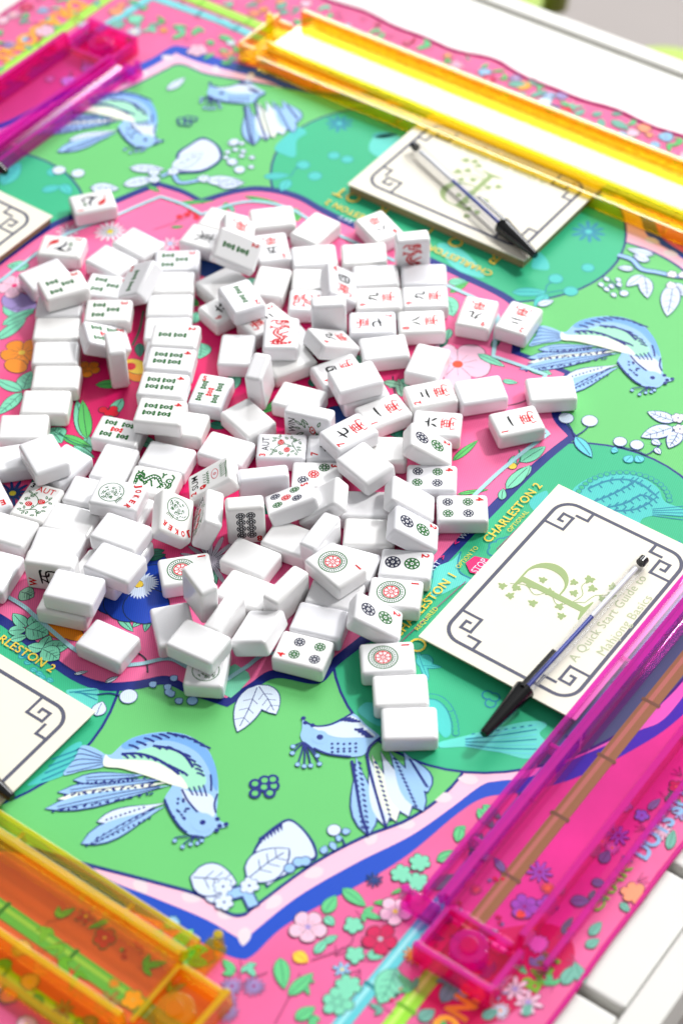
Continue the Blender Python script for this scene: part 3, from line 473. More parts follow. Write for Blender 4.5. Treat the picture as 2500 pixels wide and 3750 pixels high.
# drawing of the mat: op colour layer width extra x,y x,y ... (tenths of a mm, mat frame)
ART = {
'ART': '''P blue 1 0 1 200,-3760 600,-3680 1000,-3480 1250,-3260 1500,-3180 1780,-3190 1990,-3160 2240,-3110 2490,-3090 2620,-3060 2660,-3000 2690,-2760 2850,-2350 2940,-2070 3000,-1720 3060,-1550 3200,-1410 3370,-1180 3520,-850 3620,-490 3660,140 3580,540 3380,940 3160,1190 3080,1440 3090,1720 3060,1930 3010,2180 2990,2430 2960,2560 2900,2600 2660,2630 2250,2790 1970,2880 1620,2940 1450,3000 1310,3140 1080,3310 750,3460 390,3560 -240,3600 -640,3520 -1040,3320 -1290,3100 -1540,3020 -1820,3030 -2030,3000 -2280,2950 -2530,2930 -2660,2900 -2700,2840 -2730,2600 -2890,2190 -2980,1910 -3040,1560 -3100,1390 -3240,1250 -3410,1020 -3560,690 -3660,330 -3700,-300 -3620,-700 -3420,-1100 -3200,-1350 -3120,-1600 -3130,-1880 -3100,-2090 -3050,-2340 -3030,-2590 -3000,-2720 -2940,-2760 -2700,-2790 -2290,-2950 -2010,-3040 -1660,-3100 -1490,-3160 -1350,-3300 -1120,-3470 -790,-3620 -430,-3720
P palepink 2 0 1 200,-3620 600,-3540 950,-3360 1180,-3150 1400,-3060 1780,-3080 2060,-3030 2340,-2980 2550,-2970 2570,-2950 2630,-2620 2750,-2280 2880,-1980 2950,-1720 3000,-1500 3060,-1420 3180,-1300 3340,-1000 3480,-720 3560,-500 3520,140 3440,540 3260,890 3050,1120 2960,1340 2980,1720 2930,2000 2880,2280 2870,2490 2850,2510 2520,2570 2180,2690 1880,2820 1620,2890 1400,2940 1320,3000 1200,3120 900,3280 620,3420 400,3500 -240,3460 -640,3380 -990,3200 -1220,2990 -1440,2900 -1820,2920 -2100,2870 -2380,2820 -2590,2810 -2610,2790 -2670,2460 -2790,2120 -2920,1820 -2990,1560 -3040,1340 -3100,1260 -3220,1140 -3380,840 -3520,560 -3600,340 -3560,-300 -3480,-700 -3300,-1050 -3090,-1280 -3000,-1500 -3020,-1880 -2970,-2160 -2920,-2440 -2910,-2650 -2890,-2670 -2560,-2730 -2220,-2850 -1920,-2980 -1660,-3050 -1440,-3100 -1360,-3160 -1240,-3280 -940,-3440 -660,-3580 -440,-3660
P navy 3 0 1 604,-3340 1107,-3239 1549,-3119 2002,-2968 2233,-2897 2414,-2897 2485,-2857 2505,-2766 2585,-2414 2696,-2133 2827,-1891 2887,-1600 2887,-1006 3240,544 3139,1047 3019,1489 2868,1942 2797,2173 2797,2354 2757,2425 2666,2445 2314,2525 2033,2636 1791,2767 1500,2827 906,2827 -644,3180 -1147,3079 -1589,2959 -2042,2808 -2273,2737 -2454,2737 -2525,2697 -2545,2607 -2625,2254 -2736,1973 -2867,1731 -2927,1440 -2927,846 -3280,-704 -3179,-1207 -3059,-1649 -2908,-2102 -2837,-2333 -2837,-2514 -2797,-2585 -2707,-2605 -2354,-2685 -2073,-2796 -1831,-2927 -1540,-2987 -946,-2987
P green 4 0 1 600,-3320 1100,-3220 1540,-3100 1990,-2950 2220,-2880 2400,-2880 2470,-2840 2490,-2750 2570,-2400 2680,-2120 2810,-1880 2870,-1590 2870,-1000 3220,540 3120,1040 3000,1480 2850,1930 2780,2160 2780,2340 2740,2410 2650,2430 2300,2510 2020,2620 1780,2750 1490,2810 900,2810 -640,3160 -1140,3060 -1580,2940 -2030,2790 -2260,2720 -2440,2720 -2510,2680 -2530,2590 -2610,2240 -2720,1960 -2850,1720 -2910,1430 -2910,840 -3260,-700 -3160,-1200 -3040,-1640 -2890,-2090 -2820,-2320 -2820,-2500 -2780,-2570 -2690,-2590 -2340,-2670 -2060,-2780 -1820,-2910 -1530,-2970 -940,-2970
P navy 5 0 0 3508,-230 3503,-97 3489,35 3465,164 3431,290 3389,410 3338,524 3279,632 3213,730 3139,820 3060,899 2975,968 2886,1025 2793,1070 2697,1102 2599,1121 2500,1128 2401,1121 2303,1102 2207,1070 2114,1025 2025,968 1940,899 1861,820 1787,730 1721,632 1662,524 1611,410 1569,290 1535,164 1511,35 1497,-97 1492,-230 1497,-363 1511,-495 1535,-624 1569,-750 1611,-870 1662,-984 1721,-1092 1787,-1190 1861,-1280 1940,-1359 2025,-1428 2114,-1485 2207,-1530 2303,-1562 2401,-1581 2500,-1588 2599,-1581 2697,-1562 2793,-1530 2886,-1485 2975,-1428 3060,-1359 3139,-1280 3213,-1190 3279,-1092 3338,-984 3389,-870 3431,-750 3465,-624 3489,-495 3503,-363
P teal 6 0 0 3492,-230 3487,-98 3473,32 3449,160 3416,284 3375,403 3325,516 3267,621 3201,719 3129,807 3051,886 2968,954 2880,1010 2788,1054 2694,1086 2597,1106 2500,1112 2403,1106 2306,1086 2212,1054 2120,1010 2032,954 1949,886 1871,807 1799,719 1733,621 1675,516 1625,403 1584,284 1551,160 1527,32 1513,-98 1508,-230 1513,-362 1527,-492 1551,-620 1584,-744 1625,-863 1675,-976 1733,-1081 1799,-1179 1871,-1267 1949,-1346 2032,-1414 2120,-1470 2212,-1514 2306,-1546 2403,-1566 2500,-1572 2597,-1566 2694,-1546 2788,-1514 2880,-1470 2968,-1414 3051,-1346 3129,-1267 3201,-1179 3267,-1081 3325,-976 3375,-863 3416,-744 3449,-620 3473,-492 3487,-362
P navy 5 0 0 1368,2500 1362,2595 1342,2689 1311,2781 1267,2870 1211,2956 1144,3038 1067,3114 979,3184 882,3248 778,3305 666,3354 548,3394 425,3426 299,3449 170,3463 40,3468 -90,3463 -219,3449 -345,3426 -468,3394 -586,3354 -698,3305 -802,3248 -899,3184 -987,3114 -1064,3038 -1131,2956 -1187,2870 -1231,2781 -1262,2689 -1282,2595 -1288,2500 -1282,2405 -1262,2311 -1231,2219 -1187,2130 -1131,2044 -1064,1962 -987,1886 -899,1816 -802,1752 -698,1695 -586,1646 -468,1606 -345,1574 -219,1551 -90,1537 40,1532 170,1537 299,1551 425,1574 548,1606 666,1646 778,1695 882,1752 979,1816 1067,1886 1144,1962 1211,2044 1267,2130 1311,2219 1342,2311 1362,2405
P teal 6 0 0 1352,2500 1346,2593 1327,2686 1296,2776 1252,2864 1197,2949 1131,3029 1054,3104 968,3173 872,3236 769,3292 658,3340 542,3380 421,3411 296,3434 169,3447 40,3452 -89,3447 -216,3434 -341,3411 -462,3380 -578,3340 -689,3292 -792,3236 -888,3173 -974,3104 -1051,3029 -1117,2949 -1172,2864 -1216,2776 -1247,2686 -1266,2593 -1272,2500 -1266,2407 -1247,2314 -1216,2224 -1172,2136 -1117,2051 -1051,1971 -974,1896 -888,1827 -792,1764 -689,1708 -578,1660 -462,1620 -341,1589 -216,1566 -89,1553 40,1548 169,1553 296,1566 421,1589 542,1620 658,1660 769,1708 872,1764 968,1827 1054,1896 1131,1971 1197,2051 1252,2136 1296,2224 1327,2314 1346,2407
P navy 5 0 0 -1492,-60 -1497,69 -1511,197 -1535,323 -1569,444 -1611,561 -1662,672 -1721,776 -1787,872 -1861,959 -1940,1036 -2025,1102 -2114,1158 -2207,1201 -2303,1233 -2401,1252 -2500,1258 -2599,1252 -2697,1233 -2793,1201 -2886,1158 -2975,1102 -3060,1036 -3139,959 -3213,872 -3279,776 -3338,672 -3389,561 -3431,444 -3465,323 -3489,197 -3503,69 -3508,-60 -3503,-189 -3489,-317 -3465,-443 -3431,-564 -3389,-681 -3338,-792 -3279,-896 -3213,-992 -3139,-1079 -3060,-1156 -2975,-1222 -2886,-1278 -2793,-1321 -2697,-1353 -2599,-1372 -2500,-1378 -2401,-1372 -2303,-1353 -2207,-1321 -2114,-1278 -2025,-1222 -1940,-1156 -1861,-1079 -1787,-992 -1721,-896 -1662,-792 -1611,-681 -1569,-564 -1535,-443 -1511,-317 -1497,-189
P teal 6 0 0 -1508,-60 -1513,68 -1527,194 -1551,318 -1584,438 -1625,554 -1675,663 -1733,766 -1799,861 -1871,946 -1949,1023 -2032,1088 -2120,1143 -2212,1186 -2306,1217 -2403,1236 -2500,1242 -2597,1236 -2694,1217 -2788,1186 -2880,1143 -2968,1088 -3051,1023 -3129,946 -3201,861 -3267,766 -3325,663 -3375,554 -3416,438 -3449,318 -3473,194 -3487,68 -3492,-60 -3487,-188 -3473,-314 -3449,-438 -3416,-558 -3375,-674 -3325,-783 -3267,-886 -3201,-981 -3129,-1066 -3051,-1143 -2968,-1208 -2880,-1263 -2788,-1306 -2694,-1337 -2597,-1356 -2500,-1362 -2403,-1356 -2306,-1337 -2212,-1306 -2120,-1263 -2032,-1208 -1949,-1143 -1871,-1066 -1799,-981 -1733,-886 -1675,-783 -1625,-674 -1584,-558 -1551,-438 -1527,-314 -1513,-188
P navy 5 0 0 1158,-2580 1152,-2469 1133,-2360 1101,-2253 1058,-2148 1002,-2048 936,-1953 859,-1864 772,-1782 676,-1708 572,-1642 461,-1585 344,-1538 223,-1501 97,-1474 -31,-1457 -160,-1452 -289,-1457 -417,-1474 -543,-1501 -664,-1538 -781,-1585 -892,-1642 -996,-1708 -1092,-1782 -1179,-1864 -1256,-1953 -1322,-2048 -1378,-2148 -1421,-2253 -1453,-2360 -1472,-2469 -1478,-2580 -1472,-2691 -1453,-2800 -1421,-2907 -1378,-3012 -1322,-3112 -1256,-3207 -1179,-3296 -1092,-3378 -996,-3452 -892,-3518 -781,-3575 -664,-3622 -543,-3659 -417,-3686 -289,-3703 -160,-3708 -31,-3703 97,-3686 223,-3659 344,-3622 461,-3575 572,-3518 676,-3452 772,-3378 859,-3296 936,-3207 1002,-3112 1058,-3012 1101,-2907 1133,-2800 1152,-2691
P teal 6 0 0 1142,-2580 1136,-2471 1117,-2363 1086,-2257 1043,-2154 988,-2056 923,-1962 846,-1875 761,-1794 666,-1720 563,-1655 454,-1599 338,-1553 218,-1516 94,-1489 -32,-1473 -160,-1468 -288,-1473 -414,-1489 -538,-1516 -658,-1553 -774,-1599 -883,-1655 -986,-1720 -1081,-1794 -1166,-1875 -1243,-1962 -1308,-2056 -1363,-2154 -1406,-2257 -1437,-2363 -1456,-2471 -1462,-2580 -1456,-2689 -1437,-2797 -1406,-2903 -1363,-3006 -1308,-3104 -1243,-3198 -1166,-3285 -1081,-3366 -986,-3440 -883,-3505 -774,-3561 -658,-3607 -538,-3644 -414,-3671 -288,-3687 -160,-3692 -32,-3687 94,-3671 218,-3644 338,-3607 454,-3561 563,-3505 666,-3440 761,-3366 846,-3285 923,-3198 988,-3104 1043,-3006 1086,-2903 1117,-2797 1136,-2689
P navy 8 0 1 1958,-911 1970,245 1988,711 2026,1024 2026,1024 1855,1116 1743,1319 1702,1500 1702,1500 1521,1492 1319,1473 1319,1473 1197,1675 1034,1876 538,1919 -466,1939 -821,1968 -1074,1897 -1216,1765 -1339,1543 -1339,1543 -1520,1552 -1712,1521 -1712,1521 -1783,1339 -1855,1137 -1977,863 -2028,661 -2050,225 -2048,-911 -2026,-1194 -1925,-1397 -1702,-1670 -1702,-1670 -1520,-1742 -1318,-1804 -1115,-2006 -861,-2138 -406,-2149 153,-2140 335,-2160 720,-2208 943,-2177 1095,-2066 1217,-1935 1368,-1914 1590,-1862 1590,-1862 1631,-1711 1683,-1549 1895,-1447 1906,-1276 1937,-1073
P field 9 0 1 1900,-888 1908,235 1930,688 1972,995 1972,995 1803,1083 1695,1280 1657,1458 1657,1458 1478,1447 1279,1426 1279,1426 1162,1624 1005,1822 521,1859 -453,1879 -798,1910 -1045,1842 -1183,1713 -1300,1495 -1300,1495 -1478,1506 -1667,1478 -1667,1478 -1735,1300 -1803,1102 -1921,836 -1970,639 -1988,215 -1990,-888 -1972,-1165 -1874,-1362 -1657,-1628 -1657,-1628 -1478,-1696 -1281,-1755 -1084,-1952 -838,-2080 -394,-2089 147,-2078 325,-2098 699,-2150 917,-2121 1064,-2012 1182,-1883 1331,-1865 1548,-1816 1548,-1816 1587,-1668 1636,-1509 1844,-1412 1853,-1243 1881,-1046
S paleblue 24 2.6 3 1791,-843 1792,214 1821,644 1869,938 1869,938 1704,1018 1603,1206 1570,1378 1570,1378 1396,1362 1203,1336 1203,1336 1095,1526 949,1718 490,1745 -428,1763 -756,1800 -990,1737 -1119,1614 -1226,1403 -1226,1403 -1399,1419 -1582,1396 -1582,1396 -1644,1225 -1706,1036 -1815,784 -1860,597 -1872,196 -1881,-844 -1868,-1108 -1776,-1296 -1570,-1548 -1570,-1548 -1399,-1609 -1209,-1661 -1025,-1850 -793,-1971 -372,-1973 137,-1961 305,-1982 660,-2038 867,-2014 1006,-1910 1116,-1786 1259,-1771 1469,-1729 1469,-1729 1503,-1585 1546,-1433 1747,-1344 1752,-1182 1776,-993
F petal 12 21.6 5:redor:ink:0 1060,1146
L mint 14 6.05 ink:0.7:1 1112,1300 1315,1298
L mint 14 4.4 ink:0.7:1 1375,1180 1464,1216
L dleaf 13 4.4 ink:0.7:1 864,1310 882,1213
L mint 13 4.95 ink:0.7:1 829,1397 873,1298
L dleaf 14 4.95 ink:0.7:1 1152,1402 1126,1531
L leafg 13 4.95 ink:0.7:1 1522,413 1547,647
L mint 14 8.8 ink:0.7:1 1861,636 1912,837
L mint 14 8.25 ink:0.7:1 1915,398 1922,646
S ink 13 0.8 1 1520,1002 1572,1065 1596,1116
S dleaf 15 1 1 1795,721 1846,658 1860,586
L mint 16 5 ink:0.7:1 1837,569 1801,659
D yellow 17 2.6 ink:0.7:2.6 1839,579
L mint 14 4.95 ink:0.7:1 1942,306 1899,388
L mint 14 7.7 ink:0.7:1 1910,508 1936,640
L leafg 14 3.3 ink:0.7:1 1704,194 1831,331
L mint 13 8.25 ink:0.7:1 1432,1381 1596,1407
L mint 13 7.7 ink:0.7:1 557,1779 658,1850
L leafg 14 4.95 ink:0.7:1 628,1693 667,1856
L mint 12 12 ink:0.7:1 629,1655 777,1510
L sage 14 6.05 ink:0.7:1 774,744 904,785
L sage 14 5.5 ink:0.7:1 944,697 834,820
S ink 13 1 1 788,821 875,715 937,659
L mint 12 13 ink:0.7:1 -1033,-613 -1108,-455
L mint 13 8.25 ink:0.7:1 -1032,-629 -1244,-644
L mint 14 9.35 ink:0.7:1 -1022,-639 -1006,-875
F orange 12 13.6 5:yellow:ink:0 -1277,-359
D orange 15 8 ink:0.7:6 -1222,-475
F orange 13 7.7 5:orange:ink:0 -825,-231
L mint 12 9 ink:0.8:1 -423,-722 -695,-492
L leafg 13 8.25 ink:0.7:1 -414,-716 -665,-471
L mint 12 11 ink:0.7:1 -542,-790 -655,-773
L leafg 12 7 ink:0.7:1 -558,-786 -341,-759
L mint 13 4.95 ink:0.7:1 -438,-812 -267,-817
L mint 12 8 ink:0.7:1 -621,-797 -515,-835
S dleaf 14 0.9 1 -591,-776 -455,-793 -326,-749
D red 16 2.6 ink:0.7:2.6 -502,-466
D red 16 2.6 ink:0.7:2.6 -457,-467
D red 16 2.6 ink:0.7:2.6 -453,-423
D red 16 2.6 ink:0.7:2.6 -421,-450
L mint 12 11 ink:0.7:1 -1825,317 -1947,231
L mint 12 15 ink:0.7:1 -1682,-100 -1475,-27
L mint 13 8.8 ink:0.7:1 -1561,-231 -1496,11
L mint 14 8.8 ink:0.7:1 -1494,-361 -1474,-99
F petal 14 12.1 5:magenta:ink:0 -1766,106
D lilac 12 13 ink:0.7:9 -1624,-6
F white 14 11 14:yellowg:ink:1 -1618,903
F petal 13 8.25 9:lilac:ink:1 -1854,738
F white 14 8.8 12:yellowg:ink:1 -1418,907
D red 15 2.4 :0.7:2.4 -1332,1299
D red 15 2.4 :0.7:2.4 -1311,1393
D red 15 2.4 :0.7:2.4 -1261,1388
D red 15 2.4 :0.7:2.4 -1231,1359
D red 15 2.4 :0.7:2.4 -1306,1347
S mauve 13 0.7 1 -1389,1091 -1320,1228 -1280,1355
S mauve 13 0.7 1 -1320,1228 -1332,1299
L leafg 13 2.75 ink:0.7:1 -1306,1179 -1244,1232
L leafg 13 3.85 ink:0.7:1 -1455,1392 -1249,1576
L leafg 13 3.85 ink:0.7:1 -1734,1441 -1624,1436
L leafg 13 3.85 ink:0.7:1 -1111,1733 -859,1808
L leafg 13 4.4 ink:0.7:1 -1170,1611 -1116,1509
L mint 13 3.3 ink:0.7:1 -1133,1596 -1057,1550
L leafg 12 8 ink:0.7:1 -754,1821 -640,1722
F petal 12 7.2 8:sky:ink:1 -1202,1038
D deepblue 12 16 ink:0.7:9 -836,989
F deepblue 12 10.4 12:yellowg:ink:1 -468,-1329
L dleaf 13 6.05 ink:0.7:1 -720,143 -629,43
S dleaf 12 1.4 1 -901,402 -797,234 -740,98
L mint 13 3.85 ink:0.7:1 -672,-27 -582,-4
D yellow 14 9 ink:0.7:6 -593,-42
D orange 13 8 ink:0.7:6 -541,-95
D red 15 3.5 :0.7:3.5 -621,-61
L mint 12 14 ink:0.7:1 -395,371 -309,248
L mint 12 7 ink:0.7:1 -554,497 -611,594
D deepblue 12 9 ink:0.7:9 722,329
L dleaf 12 7 ink:0.7:1 120,-176 219,-155
L dleaf 12 7 ink:0.7:1 395,461 432,504
L dleaf 12 8 ink:0.7:1 1120,384 1142,463
F grey 12 19.2 16:grey:ink:1 841,-1073
D pansy 12 13 ink:1:11 566,-1309
D pansy 13.2 11 ink:1:10 668,-1364
D pansy 14.4 13 ink:1:10 577,-1636
D pansy 15.6 14 ink:1:12 668,-1613
D pansy 16.8 13 ink:1:13 764,-1559
L whiteb 19 2.4 :0.7:1 617,-1442 718,-1452
L whiteb 19 2.4 :0.7:1 617,-1442 725,-1430
L whiteb 19 2.4 :0.7:1 617,-1442 725,-1408
L whiteb 19 2.4 :0.7:1 617,-1442 719,-1388
L whiteb 19 2.4 :0.7:1 617,-1442 707,-1372
L whiteb 19 2.4 :0.7:1 617,-1442 690,-1359
L whiteb 19 2.4 :0.7:1 617,-1442 669,-1351
L whiteb 19 2.4 :0.7:1 617,-1442 645,-1348
L whiteb 19 2.4 :0.7:1 617,-1442 619,-1351
L whiteb 19 2.4 :0.7:1 617,-1442 593,-1359
L whiteb 19 2.4 :0.7:1 617,-1442 568,-1371
L whiteb 19 2.6 :0.7:1 628,-1462 624,-1554
L whiteb 19 2.6 :0.7:1 628,-1462 648,-1558
L whiteb 19 2.6 :0.7:1 628,-1462 670,-1556
L whiteb 19 2.6 :0.7:1 628,-1462 690,-1549
L whiteb 19 2.6 :0.7:1 628,-1462 706,-1537
L whiteb 19 2.6 :0.7:1 628,-1462 718,-1521
L whiteb 19 2.6 :0.7:1 628,-1462 725,-1501
L whiteb 19 2.6 :0.7:1 628,-1462 726,-1480
L whiteb 19 2.6 :0.7:1 628,-1462 722,-1457
D yellow 20 2.6 ink:0.7:2.6 622,-1455
L mint 13 4.95 ink:0.7:1 685,-1711 824,-1746
L mint 14 4.95 ink:0.7:1 801,-1615 803,-1721
L mint 13 4.4 ink:0.7:1 828,-1609 879,-1708
L dleaf 13 6.05 ink:0.7:1 500,-1256 569,-1164
L dleaf 14 5.5 ink:0.7:1 529,-1278 598,-1186
L mint 13 7.7 ink:0.7:1 311,-2068 182,-2037
L mint 14 9.35 ink:0.7:1 324,-2058 326,-1935
L mint 15 14 ink:0.7:1 318,-2076 450,-2036
L mint 13 7.15 ink:0.7:1 251,-2150 325,-2084
L mint 14 5.5 ink:0.7:1 302,-2194 362,-2112
L mint 13 7.7 ink:0.7:1 495,-2137 413,-2168
L mint 14 9.9 ink:0.7:1 495,-2137 602,-2021
L mint 15 12 ink:0.7:1 495,-2137 620,-2140
L mint 13 7.7 ink:0.7:1 495,-2137 464,-2039
D orange 12 8 ink:0.7:5 472,-1987
D orange 12 10 ink:0.7:5 530,-1952
L whiteb 13 2.2 ink:0.7:1 761,-2170 807,-2112
L whiteb 13 2.75 ink:0.7:1 939,-2115 968,-2043
S ink 14 1 1 935,-1851 1013,-1861 1084,-1928
P mint 12 0 0 1418,-1652 1438,-1599 1537,-1606 1570,-1634 1575,-1733 1568,-1802 1528,-1804
L sage 12 11 ink:0.7:1 103,-1889 192,-1875
L mint 10 8 ink:0.7:1 406,798 622,838
L mint 10 8 ink:0.7:1 981,-1192 774,-1117
L leafg 10 8 ink:0.7:1 -458,-1102 -477,-883
L mint 10 8 ink:0.7:1 -555,1047 -335,1052
L dleaf 10 8 ink:0.7:1 587,-535 452,-361
L leafg 10 8 ink:0.7:1 -640,648 -858,674
L mint 10 8 ink:0.7:1 -470,-316 -419,-530
L mint 10 8 ink:0.7:1 -442,259 -652,324
L leafg 10 8 ink:0.7:1 686,408 847,558
L petal 10 8 ink:0.7:1 -838,1054 -961,1237
L petal 10 8 ink:0.7:1 -479,82 -308,220
L dleaf 10 8 ink:0.7:1 820,981 1034,1031
L dleaf 10 8 ink:0.7:1 -453,-1161 -258,-1262
L dleaf 10 8 ink:0.7:1 149,-619 73,-412
L dleaf 10 8 ink:0.7:1 986,418 1206,413
L mint 10 8 ink:0.7:1 -311,-867 -433,-684
L leafg 10 8 ink:0.7:1 -824,498 -618,574
L mint 10 8 ink:0.7:1 430,950 538,1142
L dleaf 10 8 ink:0.7:1 -153,-39 -371,-10
L leafg 10 8 ink:0.7:1 -690,-317 -522,-175
L leafg 10 8 ink:0.7:1 1063,105 909,-52
L mint 10 8 ink:0.7:1 -2,-533 -222,-521
L mint 10 8 ink:0.7:1 50,159 -91,327
L mint 10 8 ink:0.7:1 944,907 830,719
L dleaf 10 8 ink:0.7:1 857,-451 969,-640
L mint 10 8 ink:0.7:1 -528,-1060 -745,-1025
L dleaf 10 8 ink:0.7:1 903,-575 689,-523
L dleaf 10 8 ink:0.7:1 1045,487 918,666
L petal 10 8 ink:0.7:1 475,785 346,963
L petal 10 8 ink:0.7:1 -994,-455 -1039,-240
L petal 10 8 ink:0.7:1 925,267 854,475
L leafg 10 8 ink:0.7:1 -1054,855 -1204,694
L dleaf 10 8 ink:0.7:1 159,-279 -1,-128
L leafg 10 8 ink:0.7:1 369,298 325,82
L dleaf 10 8 ink:0.7:1 -416,-493 -280,-667
L whiteb 18 14.88 navy:0.9:1 1635,-1646 1742,-1965
L whiteb 18 14.88 navy:0.9:1 1635,-1646 1837,-1749
L whiteb 18 8.06 navy:0.9:1 1569,2567 1538,2409
L whiteb 18 9.3 navy:0.9:1 1585,2559 1711,2386
L whiteb 18 12.4 navy:0.9:1 1777,2596 1906,2303
L whiteb 18 9.92 navy:0.9:1 1777,2615 1889,2539
L whiteb 18 6.82 navy:0.9:1 1520,2791 1342,2746
L whiteb 18 6.82 navy:0.9:1 1528,2716 1410,2713
L whiteb 18 5.58 navy:0.9:1 1485,2587 1392,2542
S navy 17 4.6 1 1324,2654 1426,2665 1527,2617 1628,2648 1720,2673 1794,2705
S sky 18 3 1 1324,2654 1426,2665 1527,2617 1628,2648 1720,2673 1794,2705
F white 20 3.5 6:navy:navy:0 1721,2683
F white 20 3.5 6:navy:navy:0 1773,2583
F white 20 3.5 6:navy:navy:0 1786,2719
D whiteb 18 2.8 navy:0.7:2.8000000000000003 1562,2339
L whiteb 18 3.5 navy:0.7:0 1373,2340 1417,2316
L whiteb 18 3.5 navy:0.7:0 1428,2320 1471,2296
L whiteb 18 3.5 navy:0.7:0 1374,2409 1417,2385
L whiteb 18 3.5 navy:0.7:0 1436,2365 1480,2341
L whiteb 18 3.5 navy:0.7:0 1441,2446 1484,2422
L whiteb 18 3.5 navy:0.7:0 1470,2408 1513,2384
L whiteb 18 3.5 navy:0.7:0 1494,2299 1537,2275
S navy 17 0.7 1 1366,2406 1433,2394 1549,2340
L whiteb 18 9.3 navy:0.9:1 2437,1475 2261,1454
L whiteb 18 11.16 navy:0.9:1 2457,1422 2343,1240
L whiteb 18 9.3 navy:0.9:1 2502,1420 2527,1253
F white 20 4.2 6:navy:navy:0 2442,1513
F white 20 4.2 6:navy:navy:0 2499,1434
D whiteb 18 4.76 navy:0.7:4.760000000000001 2013,1181
D whiteb 18 4.48 navy:0.7:4.48 1881,1118
D whiteb 18 3.92 navy:0.7:3.9200000000000004 2259,1131
D whiteb 18 3.92 navy:0.7:3.9200000000000004 2356,1166
S navy 17 0.9 1 2031,1139 2029,1079 2012,1016
S navy 17 0.9 1 1911,1088 1960,1055 2008,1013
S navy 17 0.8 1 2276,1093 2379,1124 2450,1133 2472,1264
L cyan2 18 7.44 navy:0.9:1 2016,1010 2190,917
L whiteb 18 5 navy:0.7:1 2411,1255 2471,1247
L whiteb 18 4 navy:0.7:1 2461,1207 2512,1177
L cyan2 18 6 tealdk:0.7:1 2377,999 2380,1067
L cyan2 18 6 tealdk:0.7:1 2454,1053 2403,1083
L cyan2 18 5 tealdk:0.7:1 2252,1043 2290,1053
L whiteb 18 6 navy:0.7:1 1166,1916 1224,2014
D whiteb 18 4.76 navy:0.7:4.760000000000001 1107,-2118
S navy 17 0.9 1 959,-2208 1007,-2162 1064,-2141
L whiteb 18 8 navy:0.7:1 1051,-2321 1015,-2229
L sky 18 4.5 navy:0.7:0 1157,-1996 1166,-1953
L sky 18 4.5 navy:0.7:0 1235,-1963 1244,-1921
L sky 18 4.5 navy:0.7:0 1281,-1990 1291,-1947
L sky 18 4.5 navy:0.7:0 1347,-2003 1356,-1960
L sky 18 4.5 navy:0.7:0 1223,-1896 1232,-1853
L sky 18 4.5 navy:0.7:0 1262,-1989 1271,-1946
D sky 18 2.8 navy:0.7:2.8000000000000003 1410,-1940
D green 20 1.7 navy:2.6:1.7 2031,-2183
D green 20 1.7 navy:2.6:1.7 2058,-2136
D green 20 1.7 navy:2.6:1.7 2090,-2106
D green 20 1.7 navy:2.6:1.7 2069,-2232
D green 20 1.7 navy:2.6:1.7 2083,-2173
D green 20 1.7 navy:2.6:1.7 2120,-2137
D green 20 1.7 navy:2.6:1.7 2131,-2185
D green 20 1.8 navy:2.4:1.8 -2036,2172
D green 20 1.8 navy:2.4:1.8 -2006,2215
D green 20 1.8 navy:2.4:1.8 -1967,2231
D green 20 1.8 navy:2.4:1.8 -2007,2145
D green 20 1.8 navy:2.4:1.8 -1964,2164
P navy 17 0 1 2310,-2258 2278,-2335 2266,-2437 2286,-2528 2318,-2584 2339,-2660 2365,-2680 2430,-2620 2473,-2660 2486,-2606 2518,-2531 2538,-2440 2576,-2373 2538,-2322 2478,-2286 2388,-2256
P whiteb 18 0 1 2320,-2271 2295,-2342 2284,-2430 2297,-2520 2326,-2565 2375,-2504 2422,-2405 2473,-2486 2438,-2601 2470,-2643 2488,-2579 2509,-2519 2525,-2423 2559,-2372 2524,-2332 2463,-2296 2387,-2270
L whiteb 20 19 navy:1.2:1 2365,-2673 2425,-2409
L whiteb 19 20 navy:1.2:1 2125,-2832 2335,-2727
S navy 18 8 0 2337,-2815 2393,-2743
S sky 19 5.5 0 2341,-2812 2393,-2743
S navy 18 7 0 2403,-2735 2496,-2790
S sky 19 5 0 2403,-2735 2489,-2784
L whiteb 18 7 navy:0.7:1 2252,-2876 2350,-2831
F whiteb 21 4.9 6:navy:navy:0 2294,-2782
F whiteb 21 4.9 6:navy:navy:0 2398,-2701
F whiteb 21 4.9 6:navy:navy:0 2356,-2852
D sky 21 2.6 navy:1:2.6 2500,-2500
D sky 21 2.6 navy:1:2.6 2513,-2444
D sky 21 2.6 navy:1:2.6 2539,-2419
D whiteb 18 3.36 navy:0.7:3.3600000000000003 2543,-2179
S navy 17 1 1 2574,-2190 2615,-2201 2645,-2226
L sky 18 4 navy:0.7:0 2583,-2164 2616,-2134
L sky 18 4 navy:0.7:0 2583,-2217 2605,-2195
L sky 18 4 navy:0.7:0 2583,-2329 2565,-2283
L sky 18 3.5 navy:0.7:0 2574,-2250 2624,-2273
P navy 19 0 0 2255,-2444 2293,-2464 2270,-2420
P navy 19 0 0 2260,-2424 2299,-2443 2275,-2400
P navy 19 0 0 2264,-2403 2306,-2423 2279,-2379
P navy 19 0 0 2269,-2383 2313,-2402 2284,-2358
P navy 19 0 0 2273,-2362 2319,-2381 2288,-2338
P navy 19 0 0 2278,-2342 2326,-2360 2293,-2317
P navy 19 0 0 2282,-2321 2333,-2340 2298,-2296
P navy 17 0 1 -1779,2096 -1803,1966 -1808,1850 -1724,1730 -1728,1683 -1685,1648 -1595,1710 -1516,1787 -1493,1935 -1544,2034 -1649,2096
P whiteb 18 0 1 -1761,2075 -1785,1945 -1783,1845 -1711,1740 -1709,1686 -1612,1731 -1533,1808 -1514,1943 -1562,2021 -1657,2079
L whiteb 20 13 navy:0.7:1 -1719,1690 -1662,1952
